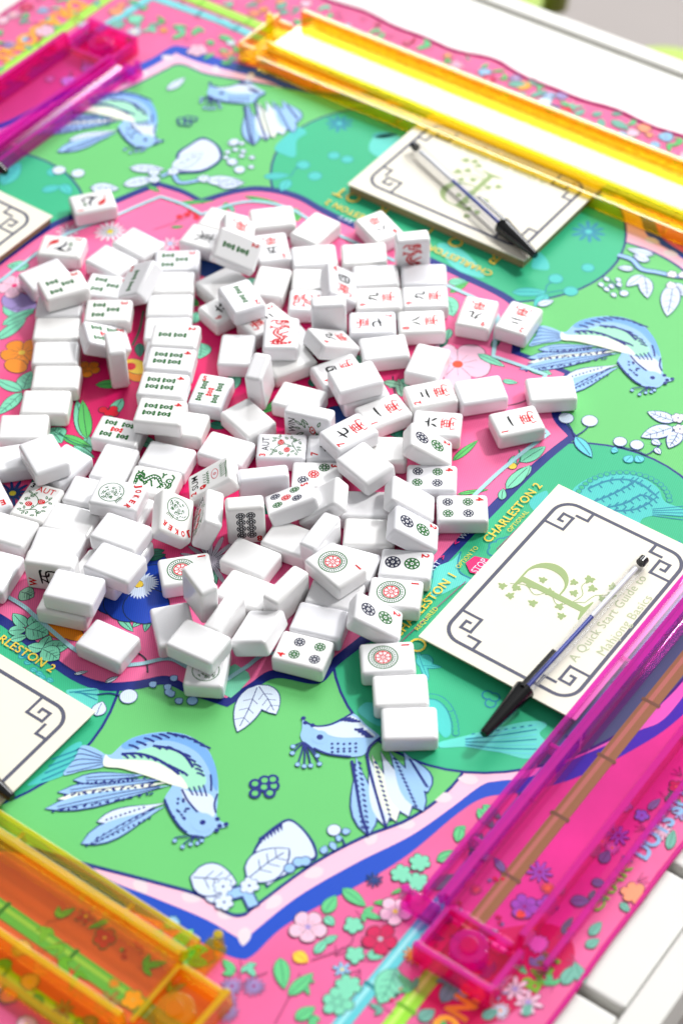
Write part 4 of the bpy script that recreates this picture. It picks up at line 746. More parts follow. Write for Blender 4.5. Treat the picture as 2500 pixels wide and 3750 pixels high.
L whiteb 18 9.3 navy:0.9:1 -1970,1526 -1759,1651
L whiteb 18 10.54 navy:0.9:1 -1878,1350 -1750,1537
L whiteb 18 11.16 navy:0.9:1 -1450,1724 -1203,1852
L whiteb 18 11.16 navy:0.9:1 -2049,1198 -1876,1297
S navy 17 4 1 -1725,1576 -1685,1648 -1571,1596 -1468,1711
S sky 18 2.6 1 -1725,1576 -1685,1648 -1571,1596 -1468,1711
F whiteb 21 4.2 6:navy:navy:0 -1795,1582
F whiteb 21 4.2 6:navy:navy:0 -1692,1665
F whiteb 21 4.2 6:navy:navy:0 -1743,1520
F whiteb 21 4.2 6:navy:navy:0 -1465,1724
D whiteb 18 4.48 navy:0.7:4.48 -2228,1270
D whiteb 18 4.48 navy:0.7:4.48 -2361,1221
D whiteb 18 3.36 navy:0.7:3.3600000000000003 -1556,2184
D whiteb 18 3.36 navy:0.7:3.3600000000000003 -1426,1993
D whiteb 18 3.36 navy:0.7:3.3600000000000003 -1319,1946
D whiteb 18 3.64 navy:0.7:3.6400000000000006 -1555,2172
D whiteb 18 3.64 navy:0.7:3.6400000000000006 -1417,1988
D whiteb 18 3.64 navy:0.7:3.6400000000000006 -1326,1952
L whiteb 18 4 navy:0.7:0 -1540,2065 -1497,2060
L whiteb 18 4 navy:0.7:0 -1512,2119 -1468,2114
L whiteb 18 4 navy:0.7:0 -1455,2136 -1411,2131
L whiteb 18 4 navy:0.7:0 -1521,2203 -1477,2197
L whiteb 18 4 navy:0.7:0 -1359,2113 -1316,2108
L whiteb 18 4 navy:0.7:0 -1296,2024 -1253,2018
L whiteb 18 4 navy:0.7:0 -1430,2086 -1386,2081
L whiteb 18 4 navy:0.7:0 -1509,2009 -1466,2003
L whiteb 18 9.3 navy:0.9:1 -1330,1720 -1204,1851
L whiteb 18 7.44 navy:0.9:1 -2351,2402 -2347,2598
L tealm 9 7.8 tealdk:0.7:1 960,1934 1132,2064
L tealm 9 7.8 tealdk:0.7:1 1157,2043 1153,1897
L tealm 9 7.8 tealdk:0.7:1 963,1948 1139,2052
L tealm 9 7.2 tealdk:0.7:1 -1136,1986 -1003,2100
L tealm 9 7.8 tealdk:0.7:1 -971,2057 -940,1927
L tealm 9 7.2 tealdk:0.7:1 -794,2803 -658,2921
L tealm 9 12 tealdk:0.7:1 -2577,874 -2650,1131
L tealm 9 7.2 tealdk:0.7:1 -2304,977 -2232,1092
L tealm 9 7.8 tealdk:0.7:1 -2235,1112 -2119,1063
D tealm 9 4.48 tealdk:0.7:4.48 1117,2212
D tealm 9 4.48 tealdk:0.7:4.48 1265,2160
D tealm 9 3.92 tealdk:0.7:3.9200000000000004 1231,2429
D tealm 9 4.48 tealdk:0.7:4.48 -993,2250
D tealm 9 4.48 tealdk:0.7:4.48 -849,2196
D tealm 9 3.92 tealdk:0.7:3.9200000000000004 -881,2461
D tealm 9 3.92 tealdk:0.7:3.9200000000000004 -777,2478
D tealm 9 4.48 tealdk:0.7:4.48 -561,2517
D tealm 9 3.92 tealdk:0.7:3.9200000000000004 -2385,1182
D tealm 9 4.48 tealdk:0.7:4.48 2277,-977
S tealdk 8.5 0.8 1 1139,2052 1105,2125 1122,2176
S tealdk 8.5 0.8 1 1148,2058 1202,2125 1244,2155
S tealdk 8.5 0.8 1 -983,2092 -1011,2183 -1000,2223
F tealdk2 9 11.9 10:tealm::1 1035,2756
F tealdk2 9 10.5 9:tealm::1 -1076,2791
F tealdk2 9 7 9:tealm::1 3007,578
P tealm 9 0 1 2255,591 2244,679 2285,789 2363,876 2451,930 2551,944 2652,919 2735,850 2856,857 2881,812 2755,723 2701,654 2719,589 2773,550 2651,541 2486,549 2378,551
D teal 11 1.5 tealdk:0.8:1.5 2297,561
D teal 11 1.5 tealdk:0.8:1.5 2284,594
D teal 11 1.5 tealdk:0.8:1.5 2276,630
D teal 11 1.5 tealdk:0.8:1.5 2273,667
D teal 11 1.5 tealdk:0.8:1.5 2276,705
D teal 11 1.5 tealdk:0.8:1.5 2284,742
D teal 11 1.5 tealdk:0.8:1.5 2297,779
D teal 11 1.5 tealdk:0.8:1.5 2314,815
D teal 11 1.5 tealdk:0.8:1.5 2337,848
D teal 11 1.5 tealdk:0.8:1.5 2363,879
D teal 11 1.5 tealdk:0.8:1.5 2393,905
D teal 11 1.5 tealdk:0.8:1.5 2426,928
D teal 11 1.5 tealdk:0.8:1.5 2461,946
D teal 11 1.5 tealdk:0.8:1.5 2498,958
D teal 11 1.5 tealdk:0.8:1.5 2535,966
D teal 11 1.5 tealdk:0.8:1.5 2572,968
D teal 11 1.5 tealdk:0.8:1.5 2608,965
D teal 11 1.5 tealdk:0.8:1.5 2643,956
D teal 11 1.5 tealdk:0.8:1.5 2675,942
D teal 11 1.5 tealdk:0.8:1.5 2705,924
D teal 11 1.5 tealdk:0.8:1.5 2731,901
D teal 11 1.5 tealdk:0.8:1.5 2752,873
S tealdk 10 1.4 1 2310,678 2367,798 2452,874 2548,894 2663,863
S tealdk 11 0.9 1 2310,678 2342,665
S tealdk 11 0.9 1 2310,678 2313,715
S tealdk 11 0.9 1 2343,746 2374,733
S tealdk 11 0.9 1 2343,746 2346,784
S tealdk 11 0.9 1 2379,809 2411,796
S tealdk 11 0.9 1 2379,809 2382,847
S tealdk 11 0.9 1 2427,852 2459,839
S tealdk 11 0.9 1 2427,852 2431,890
S tealdk 11 0.9 1 2479,880 2510,867
S tealdk 11 0.9 1 2479,880 2482,918
S tealdk 11 0.9 1 2534,891 2565,878
S tealdk 11 0.9 1 2534,891 2537,929
S tealdk 11 0.9 1 2597,881 2628,868
S tealdk 11 0.9 1 2597,881 2600,919
S tealdk 11 0.9 1 2662,863 2693,850
S tealdk 11 0.9 1 2662,863 2666,901
S tealdk 10 1.4 1 2395,610 2444,708 2486,818 2504,895
S tealdk 11 0.9 1 2395,610 2427,598
S tealdk 11 0.9 1 2395,610 2398,648
S tealdk 11 0.9 1 2416,652 2447,639
S tealdk 11 0.9 1 2416,652 2419,689
S tealdk 11 0.9 1 2437,694 2468,681
S tealdk 11 0.9 1 2437,694 2440,731
S tealdk 11 0.9 1 2455,739 2487,726
S tealdk 11 0.9 1 2455,739 2459,776
S tealdk 11 0.9 1 2473,786 2505,773
S tealdk 11 0.9 1 2473,786 2477,823
S tealdk 11 0.9 1 2488,828 2520,815
S tealdk 11 0.9 1 2488,828 2492,866
S tealdk 11 0.9 1 2496,861 2528,848
S tealdk 11 0.9 1 2496,861 2500,899
S tealdk 11 0.9 1 2504,894 2536,881
S tealdk 11 0.9 1 2504,894 2508,932
S tealdk 10 1.4 1 2482,609 2553,706 2595,815 2675,824
S tealdk 11 0.9 1 2482,609 2514,596
S tealdk 11 0.9 1 2482,609 2486,646
S tealdk 11 0.9 1 2512,650 2544,638
S tealdk 11 0.9 1 2512,650 2516,687
S tealdk 11 0.9 1 2542,692 2574,679
S tealdk 11 0.9 1 2542,692 2546,729
S tealdk 11 0.9 1 2565,736 2596,724
S tealdk 11 0.9 1 2565,736 2568,774
S tealdk 11 0.9 1 2583,783 2614,770
S tealdk 11 0.9 1 2583,783 2586,821
S tealdk 11 0.9 1 2606,816 2637,803
S tealdk 11 0.9 1 2606,816 2610,854
S tealdk 11 0.9 1 2640,820 2671,807
S tealdk 11 0.9 1 2640,820 2644,858
S tealdk 11 0.9 1 2674,824 2705,811
S tealdk 11 0.9 1 2674,824 2678,861
S tealdk 10 1.4 1 2429,555 2548,624 2624,693 2666,786
S tealdk 11 0.9 1 2429,555 2460,543
S tealdk 11 0.9 1 2429,555 2432,592
S tealdk 11 0.9 1 2480,585 2511,572
S tealdk 11 0.9 1 2480,585 2483,622
S tealdk 11 0.9 1 2531,614 2562,602
S tealdk 11 0.9 1 2531,614 2534,651
S tealdk 11 0.9 1 2570,644 2601,631
S tealdk 11 0.9 1 2570,644 2573,681
S tealdk 11 0.9 1 2602,673 2633,661
S tealdk 11 0.9 1 2602,673 2606,710
S tealdk 11 0.9 1 2630,706 2661,693
S tealdk 11 0.9 1 2630,706 2634,743
S tealdk 11 0.9 1 2648,745 2679,733
S tealdk 11 0.9 1 2648,745 2651,783
S tealdk 11 0.9 1 2665,785 2696,772
S tealdk 11 0.9 1 2665,785 2669,822
S tealdk 10 0.7 1 2707,752 2843,879
S tealdk 10 0.7 1 2714,741 2857,855
S tealdk 10 0.7 1 2720,730 2871,830
S tealdk 10 0.7 1 2727,719 2885,806
S tealdk 10 0.7 1 2733,708 2899,781
D teal 11 1.6 tealdk:0.9:1.6 2450,-1162
D teal 11 1.6 tealdk:0.9:1.6 2464,-1155
D teal 11 1.6 tealdk:0.9:1.6 2480,-1150
D teal 11 1.6 tealdk:0.9:1.6 2498,-1148
D teal 11 1.6 tealdk:0.9:1.6 2517,-1150
D teal 11 1.6 tealdk:0.9:1.6 2538,-1155
D teal 11 1.6 tealdk:0.9:1.6 2559,-1164
D teal 11 1.6 tealdk:0.9:1.6 2580,-1175
D teal 11 1.6 tealdk:0.9:1.6 2601,-1189
D teal 11 1.6 tealdk:0.9:1.6 2623,-1206
D teal 11 1.6 tealdk:0.9:1.6 2643,-1225
D teal 11 1.6 tealdk:0.9:1.6 2663,-1246
D teal 11 1.6 tealdk:0.9:1.6 2681,-1269
D teal 11 1.6 tealdk:0.9:1.6 2698,-1293
P tealm 9 0 1 2385,-1196 2450,-1162 2549,-1180 2632,-1245 2680,-1322 2632,-1344
P tealm2 9 0 1 2660,-1398 2740,-1291 2842,-1158 2956,-1015 3040,-955 3068,-972 3064,-1036 3127,-1065 3154,-1119 3104,-1214 2998,-1253 2881,-1289 2779,-1349 2686,-1422
S cyan2 11 0.8 1 2759,-1290 2885,-1152 3019,-995
S tealdk 11 0.8 1 2764,-1298 2897,-1170 3037,-1023
S cyan2 11 0.8 1 2769,-1305 2909,-1188 3055,-1051
S tealdk 11 0.8 1 2774,-1313 2921,-1207 3072,-1078
S cyan2 11 0.8 1 2779,-1320 2933,-1225 3090,-1106
S tealdk 11 0.8 1 2784,-1328 2945,-1243 3108,-1133
S cyan2 11 0.8 1 2789,-1335 2957,-1261 3125,-1161
S tealdk 11 0.9 1 2771,-1251 2784,-1236
S tealdk 11 0.9 1 2802,-1220 2815,-1204
S tealdk 11 0.9 1 2833,-1188 2846,-1172
S tealdk 11 0.9 1 2864,-1156 2877,-1140
S tealdk 11 0.9 1 2895,-1124 2908,-1108
S tealdk 11 0.9 1 2926,-1092 2939,-1076
S tealdk 11 0.9 1 2957,-1060 2971,-1044
S tealdk 11 0.9 1 2988,-1028 3002,-1012
P tealm 9 0 1 2178,-1419 2204,-1387 2281,-1370 2345,-1487 2194,-1482
D teal 11 2.4 tealdk:1.6:2.4 2693,-977
D teal 11 2.4 tealdk:1.6:2.4 2731,-969
D teal 11 2.4 tealdk:1.6:2.4 2737,-1015
D teal 11 3 tealdk:1.6:3 2117,-30
D teal 11 3 tealdk:1.6:3 2133,17
D teal 11 3 tealdk:1.6:3 2133,-69
D teal 11 3 tealdk:1.6:3 2166,-74
D teal 11 3 tealdk:1.6:3 2157,19
D teal 11 3 tealdk:1.6:3 2158,49
P tealm2 9 0 1 1932,-367 1976,-265 1985,-188 2059,-320 2150,-326 2113,-421 2076,-517 2034,-560 1970,-453
S tealdk 11 1 1 1979,-178 2011,-255 2066,-315 2157,-321
P tealm 9 0 1 2094,371 2082,437 2119,523 2165,451 2162,345
L tealm 9 3 tealdk:0.7:1 2279,-1015 2378,-958
L tealm 9 3.6 tealdk:0.7:1 2372,-1078 2192,-933
S tealdk 10 0.8 1 247,-2207 316,-2184 430,-2236
S tealdk 10 0.8 1 271,-2213 353,-2198 465,-2237
S tealdk 10 0.8 1 295,-2220 390,-2211 499,-2239
S tealdk 10 0.8 1 319,-2227 427,-2225 534,-2241
S tealdk 10 0.8 1 344,-2234 463,-2238 568,-2242
L tealm 9 3 tealdk:0.7:1 418,-2247 456,-2241
L tealm 9 3 tealdk:0.7:1 474,-2260 512,-2253
L tealm 9 3 tealdk:0.7:1 581,-2281 619,-2275
L tealm 9 3 tealdk:0.7:1 612,-2291 650,-2285
L tealm 9 3 tealdk:0.7:1 660,-2283 698,-2277
L tealm 9 3 tealdk:0.7:1 537,-2280 575,-2274
P tealm2 9 0 1 803,-2289 845,-2237 931,-2176 979,-2224 1031,-2320 930,-2319
S tealdk 11 0.8 1 823,-2283 935,-2180
S tealdk 11 0.8 1 846,-2266 959,-2208
S tealdk 11 0.8 1 869,-2250 983,-2236
P tealm 9 0 1 1103,-2502 1157,-2606 1173,-2722 1061,-2885 1074,-2736 1065,-2586
S tealdk 11 0.9 1 1126,-2543 1051,-2682
S tealdk 11 0.9 1 1142,-2582 1067,-2727
S tealdk 11 0.9 1 1157,-2620 1082,-2772
S tealdk 11 0.9 1 1172,-2659 1098,-2817
P tealm2 9 0 1 -776,2816 -658,2921 -566,2848 -571,2644 -715,2655
P tealm 9 0 1 916,2229 871,2377 966,2344 1027,2267 968,2225
P tealm 9 0 1 -1284,2304 -1292,2572 -1202,2566 -1201,2452 -1099,2299 -1173,2269
P tealm2 9 0 1 285,2048 344,2110 512,2086 724,1956 526,1917
T yellow 26 5.6 CHARLESTON_2:90:57:1 2080,-30
T yellowg 26 3 OPTIONAL:90:20:0 2132,110
T yellow 26 5.6 CHARLESTON_1:90:57:1 2070,-930
T yellowg 26 3 REQUIRED:90:20:0 2125,-820
T yellowg 26 3 OPTION_TO:90:20:0 2050,-300
P magenta 26 0 0 2207,-189 2144,-141 2067,-167 2053,-241 2116,-289 2193,-263
T whiteb 27 4.6 STOP:90:12:0 2154,-275
T whiteb 27 3.6 WALL:90:14:0 1940,-100
T magenta 27 4 <:90:3:1 1940,-155
T whiteb 27 3.6 RIGHT:90:17:0 1940,-490
T magenta 27 4 >:90:3:1 1940,-295
S mauve2 25 0.5 0 2110,-640 2135,-360
S mauve2 25 0.5 0 2140,-50 2165,540
S mauve2 25 0.5 0 2090,-1000 2110,-700
T yellow 26 10 R:90:0:0 2230,-1230
T yellow 26 10 H:90:0:0 2230,-1080
T yellow 26 10 O:90:0:0 2230,-960
T yellow 26 10 L:90:0:0 2260,-700
T yellow 26 5.6 CHARLESTON_2:180:57:1 -40,2030
T yellow 26 5.6 CHARLESTON_1:180:57:1 750,2030
T yellow 26 10 R:180:0:0 710,2190
T yellow 26 10 O:180:0:0 420,2190
T yellow 26 10 L:180:0:0 170,2190
T yellow 26 10 O:180:0:0 -430,2190
T yellow 26 10 T:180:0:0 -550,2190
T yellow 26 10 R:180:0:0 -200,2190
T whiteb 27 3.6 LEFT:180:14:0 -300,1940
T yellow 26 5.6 CHARLESTON_2:0:57:1 80,-2240
T yellow 26 5.6 CHARLESTON_2:270:57:1 -2120,0
S cyanb 9 8 0 3240,-3450 3220,3300
S cyand 11 2.2 0 3289,-3270 3190,-3270
S cyand 11 2.2 0 3288,-2810 3189,-2810
S cyand 11 2.2 0 3286,-2350 3187,-2350
S cyand 11 2.2 0 3285,-1890 3186,-1890
S cyand 11 2.2 0 3284,-1430 3184,-1430
S cyand 11 2.2 0 3282,-970 3183,-970
S cyand 11 2.2 0 3281,-510 3182,-510
S cyand 11 2.2 0 3280,-50 3180,-50
S cyand 11 2.2 0 3278,410 3179,410
S cyand 11 2.2 0 3277,870 3178,870
S cyand 11 2.2 0 3275,1330 3176,1330
S cyand 11 2.2 0 3274,1790 3175,1790
S cyand 11 2.2 0 3273,2250 3174,2250
S cyand 11 2.2 0 3271,2710 3172,2710
S cyand 11 2.2 0 3270,3170 3171,3170
S cyanbl 10 2.24 0 3230,-3450 3210,3300
S cyanb 9 8 0 -2620,3340 -600,3280
S cyand 11 2.2 0 -2442,3285 -2439,3384
S cyand 11 2.2 0 -1982,3271 -1979,3371
S cyand 11 2.2 0 -1522,3258 -1519,3357
S cyand 11 2.2 0 -1062,3244 -1059,3343
S cyand 11 2.2 0 -602,3230 -599,3330
S cyanbl 10 2.24 0 -2620,3350 -600,3290
S cyanb 9 8 0 -600,3280 3300,3220
S cyand 11 2.2 0 -421,3228 -419,3327
S cyand 11 2.2 0 39,3221 41,3320
S cyand 11 2.2 0 499,3213 501,3313
S cyand 11 2.2 0 959,3206 961,3306
S cyand 11 2.2 0 1419,3199 1421,3299
S cyand 11 2.2 0 1879,3192 1880,3291
S cyand 11 2.2 0 2339,3185 2340,3284
S cyand 11 2.2 0 2799,3178 2800,3277
S cyand 11 2.2 0 3259,3171 3260,3270
S cyanbl 10 2.24 0 -600,3290 3300,3230
S cyanb 9 8 0 -3300,2500 -3250,3300
S cyand 11 2.2 0 -3239,2677 -3338,2683
S cyand 11 2.2 0 -3211,3136 -3310,3142
S cyanbl 10 2.24 0 -3310,2501 -3260,3301
S cyanb 9 8 0 -3300,2500 -3300,-3300
S cyand 11 2.2 0 -3350,2320 -3250,2320
S cyand 11 2.2 0 -3350,1860 -3250,1860
S cyand 11 2.2 0 -3350,1400 -3250,1400
S cyand 11 2.2 0 -3350,940 -3250,940
S cyand 11 2.2 0 -3350,480 -3250,480
S cyand 11 2.2 0 -3350,20 -3250,20
S cyand 11 2.2 0 -3350,-440 -3250,-440
S cyand 11 2.2 0 -3350,-900 -3250,-900
S cyand 11 2.2 0 -3350,-1360 -3250,-1360
S cyand 11 2.2 0 -3350,-1820 -3250,-1820
S cyand 11 2.2 0 -3350,-2280 -3250,-2280
S cyand 11 2.2 0 -3350,-2740 -3250,-2740
S cyand 11 2.2 0 -3350,-3200 -3250,-3200
S cyanbl 10 2.24 0 -3290,2500 -3290,-3300
S cyanb 9 8 0 -2620,3340 -3250,3300
S cyand 11 2.2 0 -2803,3378 -2796,3279
S cyanbl 10 2.24 0 -2619,3330 -3249,3290
S lime 9 9 0 3440,-3450 3440,3450
S limed 11 2.2 0 3496,-3270 3384,-3270
S limed 11 2.2 0 3496,-2810 3384,-2810
S limed 11 2.2 0 3496,-2350 3384,-2350
S limed 11 2.2 0 3496,-1890 3384,-1890
S limed 11 2.2 0 3496,-1430 3384,-1430
S limed 11 2.2 0 3496,-970 3384,-970
S limed 11 2.2 0 3496,-510 3384,-510
S limed 11 2.2 0 3496,-50 3384,-50
S limed 11 2.2 0 3496,410 3384,410
S limed 11 2.2 0 3496,870 3384,870
S limed 11 2.2 0 3496,1330 3384,1330
S limed 11 2.2 0 3496,1790 3384,1790
S limed 11 2.2 0 3496,2250 3384,2250
S limed 11 2.2 0 3496,2710 3384,2710
S limed 11 2.2 0 3496,3170 3384,3170
S limel 10 2.52 0 3429,-3450 3429,3450
S lime 9 9 0 -3520,3450 3400,3480
S limed 11 2.2 0 -3340,3395 -3340,3507
S limed 11 2.2 0 -2880,3397 -2880,3509
S limed 11 2.2 0 -2420,3399 -2420,3511
S limed 11 2.2 0 -1960,3401 -1960,3513
S limed 11 2.2 0 -1500,3403 -1500,3515
S limed 11 2.2 0 -1040,3405 -1040,3517
S limed 11 2.2 0 -580,3407 -580,3519
S limed 11 2.2 0 -120,3409 -120,3521
S limed 11 2.2 0 340,3411 340,3523
S limed 11 2.2 0 800,3413 800,3525
S limed 11 2.2 0 1260,3415 1260,3527
S limed 11 2.2 0 1720,3417 1720,3529
S limed 11 2.2 0 2180,3419 2180,3531
S limed 11 2.2 0 2640,3421 2640,3533
S limed 11 2.2 0 3100,3423 3100,3534
S limel 10 2.52 0 -3520,3461 3400,3491
S lime 9 9 0 -3520,3400 -3520,-3300
S limed 11 2.2 0 -3576,3220 -3464,3220
S limed 11 2.2 0 -3576,2760 -3464,2760
S limed 11 2.2 0 -3576,2300 -3464,2300
S limed 11 2.2 0 -3576,1840 -3464,1840
S limed 11 2.2 0 -3576,1380 -3464,1380
S limed 11 2.2 0 -3576,920 -3464,920
S limed 11 2.2 0 -3576,460 -3464,460
S limed 11 2.2 0 -3576,0 -3464,0
S limed 11 2.2 0 -3576,-460 -3464,-460
S limed 11 2.2 0 -3576,-920 -3464,-920
S limed 11 2.2 0 -3576,-1380 -3464,-1380
S limed 11 2.2 0 -3576,-1840 -3464,-1840
S limed 11 2.2 0 -3576,-2300 -3464,-2300
S limed 11 2.2 0 -3576,-2760 -3464,-2760
S limed 11 2.2 0 -3576,-3220 -3464,-3220
S limel 10 2.52 0 -3509,3400 -3509,-3300
S cyanb 9 9 0 -3300,-3450 3240,-3560
S cyand 11 2.2 0 -3121,-3509 -3119,-3397
S cyand 11 2.2 0 -2661,-3517 -2659,-3405
S cyand 11 2.2 0 -2201,-3524 -2199,-3413
S cyand 11 2.2 0 -1741,-3532 -1739,-3420
S cyand 11 2.2 0 -1281,-3540 -1279,-3428
S cyand 11 2.2 0 -821,-3547 -819,-3436
S cyand 11 2.2 0 -361,-3555 -359,-3444
S cyand 11 2.2 0 99,-3563 100,-3451
S cyand 11 2.2 0 559,-3571 560,-3459
S cyand 11 2.2 0 1018,-3578 1020,-3467
S cyand 11 2.2 0 1478,-3586 1480,-3475
S cyand 11 2.2 0 1938,-3594 1940,-3482
S cyand 11 2.2 0 2398,-3602 2400,-3490
S cyand 11 2.2 0 2858,-3609 2860,-3498
S cyanbl 10 2.52 0 -3300,-3439 3240,-3549
S lime 9 9 0 -3500,-3720 3500,-3840
S limed 11 2.2 0 -3321,-3779 -3319,-3667
S limed 11 2.2 0 -2861,-3787 -2859,-3675
S limed 11 2.2 0 -2401,-3795 -2399,-3683
S limed 11 2.2 0 -1941,-3803 -1939,-3691
S limed 11 2.2 0 -1481,-3810 -1479,-3699
S limed 11 2.2 0 -1021,-3818 -1019,-3707
S limed 11 2.2 0 -561,-3826 -559,-3715
S limed 11 2.2 0 -101,-3834 -100,-3722
S limed 11 2.2 0 358,-3842 360,-3730
S limed 11 2.2 0 818,-3850 820,-3738
S limed 11 2.2 0 1278,-3858 1280,-3746
S limed 11 2.2 0 1738,-3866 1740,-3754
S limed 11 2.2 0 2198,-3873 2200,-3762
S limed 11 2.2 0 2658,-3881 2660,-3770
S limed 11 2.2 0 3118,-3889 3120,-3778
S limel 10 2.52 0 -3500,-3709 3500,-3829
T skyt 14 9 DOTS_SOAPS:90:68:2 3940,-1410
T orangey 14 12 DRAGONS:90:76:2 3710,-3280
T orangey 14 15 DRAGONS:270:95:2 -3720,2930
T limed 14 9 BAM:90:22:2 3900,-2380
T limed 14 7 CRAK:90:34:1 3910,-1820
T skyt 14 12 FLOWERS:180:90:2 1650,3750
T orangey 14 14 WINDS:180:70:2 -1200,3780
F mint 14 5.5 6:mint:ink:0 3015,-2086
F mint 14 5.5 6:mint:ink:0 2978,-2196
F mint 14 5.5 6:mint:ink:0 3073,-2186
F petal 14 9.35 5:lilac:ink:0 2783,-2722
F petal 14 8.25 5:yellow:ink:0 3082,-2396
F magd 14 8.8 5:grey:ink:0 3115,-2570
L yellow 14 6.6 orange:0.7:1 2817,-2882 2902,-2881
L leafm 14 7.7 dleaf:0.6:1 2779,-2945 2900,-3068
L leafm 14 6.6 dleaf:0.6:1 2938,-3083 2961,-2917
L leafm 14 7.15 dleaf:0.6:1 2801,-2609 2786,-2494
L leafm 14 6.6 dleaf:0.6:1 2790,-2440 2944,-2457
L leafm 14 5.5 dleaf:0.6:1 3075,-2017 3134,-1916
L leafm 14 6.6 dleaf:0.6:1 3154,-2180 3200,-2045
L leafm 14 4.95 dleaf:0.6:1 2387,-3153 2466,-3115
L leafm 14 4.95 dleaf:0.6:1 2403,-3214 2506,-3171
L leafm 14 6.6 dleaf:0.6:1 3045,-3169 3080,-3062
L leafm 14 6.05 dleaf:0.6:1 3070,-1636 3202,-1690
L leafm 14 5.5 dleaf:0.6:1 3079,-1602 3198,-1619
L leafm 14 5.5 dleaf:0.6:1 3064,-1789 3098,-1871
L leafm 14 5.5 dleaf:0.6:1 3160,-1852 3169,-1753
L leafm 14 5.5 dleaf:0.6:1 3081,-2025 3134,-1929
L leafm 14 5.5 dleaf:0.6:1 3187,-1877 3175,-1754
L leafm 14 4.95 dleaf:0.6:1 3063,-1834 3077,-1766
L leafm 14 7.7 dleaf:0.6:1 2311,-3207 2329,-3065
L leafm 14 7.15 dleaf:0.6:1 2365,-3218 2458,-3115
L leafm 14 7.15 dleaf:0.6:1 2377,-3233 2510,-3180
L leafm 14 4.4 dleaf:0.6:1 2204,-3198 2205,-3160
F mint 14 4.95 5:mint:ink:0 2960,-2583
F mint 14 4.95 5:mint:ink:0 3067,-2715
F lilac 14 5.5 12:mauve2:ink:1 2685,-3205
F lilac 14 5.5 12:mauve2:ink:1 2771,-3143
F lilac 14 5.5 12:mauve2:ink:1 2708,-3282
F lilac 14 5.5 12:mauve2:ink:1 2757,-3329
F orange 14 6.05 12:orange:ink:1 3306,-2544
L mint 13 14.3 dleaf:0.7:1 3279,-2660 3322,-2866
F mint 14 6.6 6:mint:ink:0 3142,-2877
F mint 14 7.7 6:mint:ink:0 3152,-2976
L mint 14 4.95 dleaf:0.7:1 2817,-2623 2882,-2638
L mint 14 4.95 dleaf:0.7:1 2901,-2822 2902,-2723
L mint 14 3.85 dleaf:0.7:1 2900,-2749 2932,-2677
S mauve 13 0.7 1 2910,-2863 2978,-2754 3012,-2669 2978,-2607
S mauve 13 0.7 1 2778,-3042 2726,-3127 2707,-3212
S mauve 13 0.7 1 2978,-3245 2949,-3098 2926,-2984
F deepblue 14 4.4 9:deepblue:ink:1 2888,-2306
L sagel 14 6.05 dleaf:0.6:1 4061,-2199 3961,-2126
L sagel 14 6.6 dleaf:0.6:1 3981,-2263 3972,-2144
L sagel 14 4.95 dleaf:0.6:1 3961,-2019 3991,-1944
L sagel 14 4.95 dleaf:0.6:1 3941,-1952 3947,-1853
L sagel 14 7.7 dleaf:0.6:1 3562,-2685 3545,-2529
L sagel 14 6.6 dleaf:0.6:1 3526,-2827 3556,-2741
L sagel 14 5.5 dleaf:0.6:1 3766,-2642 3802,-2565
L sagel 14 4.95 dleaf:0.6:1 3924,-2516 3907,-2438
L sagel 14 6.6 dleaf:0.6:1 3758,-1837 3836,-1781
L sagel 14 6.05 dleaf:0.6:1 3763,-1552 3758,-1469
L sagel 14 4.95 dleaf:0.6:1 3784,-1678 3845,-1649
L sagel 14 3.85 dleaf:0.6:1 3966,-1702 4034,-1722
L sagel 14 4.95 dleaf:0.6:1 3998,-1284 3962,-1164
L sagel 14 4.4 dleaf:0.6:1 3856,-1137 3872,-1066
F peach 14 6.6 6:peach:ink:0 3992,-1614
F petal 14 7.15 7:lilac:ink:1 3807,-2420
F petal 14 7.15 7:lilac:ink:1 3899,-2444
F lilac 14 6.6 9:mauve2:ink:1 3542,-1781
F lilac 14 7.15 6:mauve2:ink:0 3590,-1999
F lilac 14 5.5 6:mauve2:ink:0 3677,-1922
F orange 14 2.75 6:orange:ink:0 3599,-2047
F lilac 14 6.05 8:mauve2:ink:1 3749,-1360
P magd 8 0 1 3389,-2614 3447,-2333 3753,-2006 3949,-2107 3901,-2378 3812,-2646 3581,-2811
L leafm 14 4.4 dleaf:0.6:1 -2858,3073 -2753,3132
L leafm 14 5.5 dleaf:0.6:1 -2750,2942 -2716,3068
L leafm 14 4.4 dleaf:0.6:1 -2650,3062 -2691,3188
L leafm 14 5.5 dleaf:0.6:1 -2512,3081 -2444,3052
L leafm 14 6.05 dleaf:0.6:1 -2483,3177 -2350,3180
L leafm 14 4.95 dleaf:0.6:1 -2254,2908 -2174,2939
L leafm 14 3.85 dleaf:0.6:1 -2366,3030 -2295,3054
L leafm 14 3.85 dleaf:0.6:1 -2386,2867 -2369,2978
L leafm 14 3.85 dleaf:0.6:1 -3194,3102 -3186,3186
F mint 14 6.6 8:mint:ink:0 -3152,2987
F whiteb 14 6.6 9:yellow:ink:1 -3046,2852
F petal 14 7.7 5:petal:ink:0 -2495,2928
F petal 14 7.7 6:petal:ink:0 -3614,2473
F lilac 14 6.05 9:deepblue:ink:1 -3712,2176
F whiteb 14 6.05 8:yellowg:ink:1 -3412,2703
F orangey 14 3.85 5:orange:ink:0 -3420,2327
F sagel 14 6.05 8:lilac:ink:0 -3217,2851
L sagel 14 6.6 dleaf:0.6:1 -2349,3710 -2332,3828
L sagel 14 5.5 dleaf:0.6:1 -2290,3673 -2257,3748
L sagel 14 7.15 dleaf:0.6:1 -350,3884 -237,3962
L sagel 14 6.05 dleaf:0.6:1 -261,4042 -161,3991
L sagel 14 4.4 dleaf:0.6:1 -228,3801 -173,3863
L sagel 14 4.95 dleaf:0.6:1 -133,3843 -73,3980
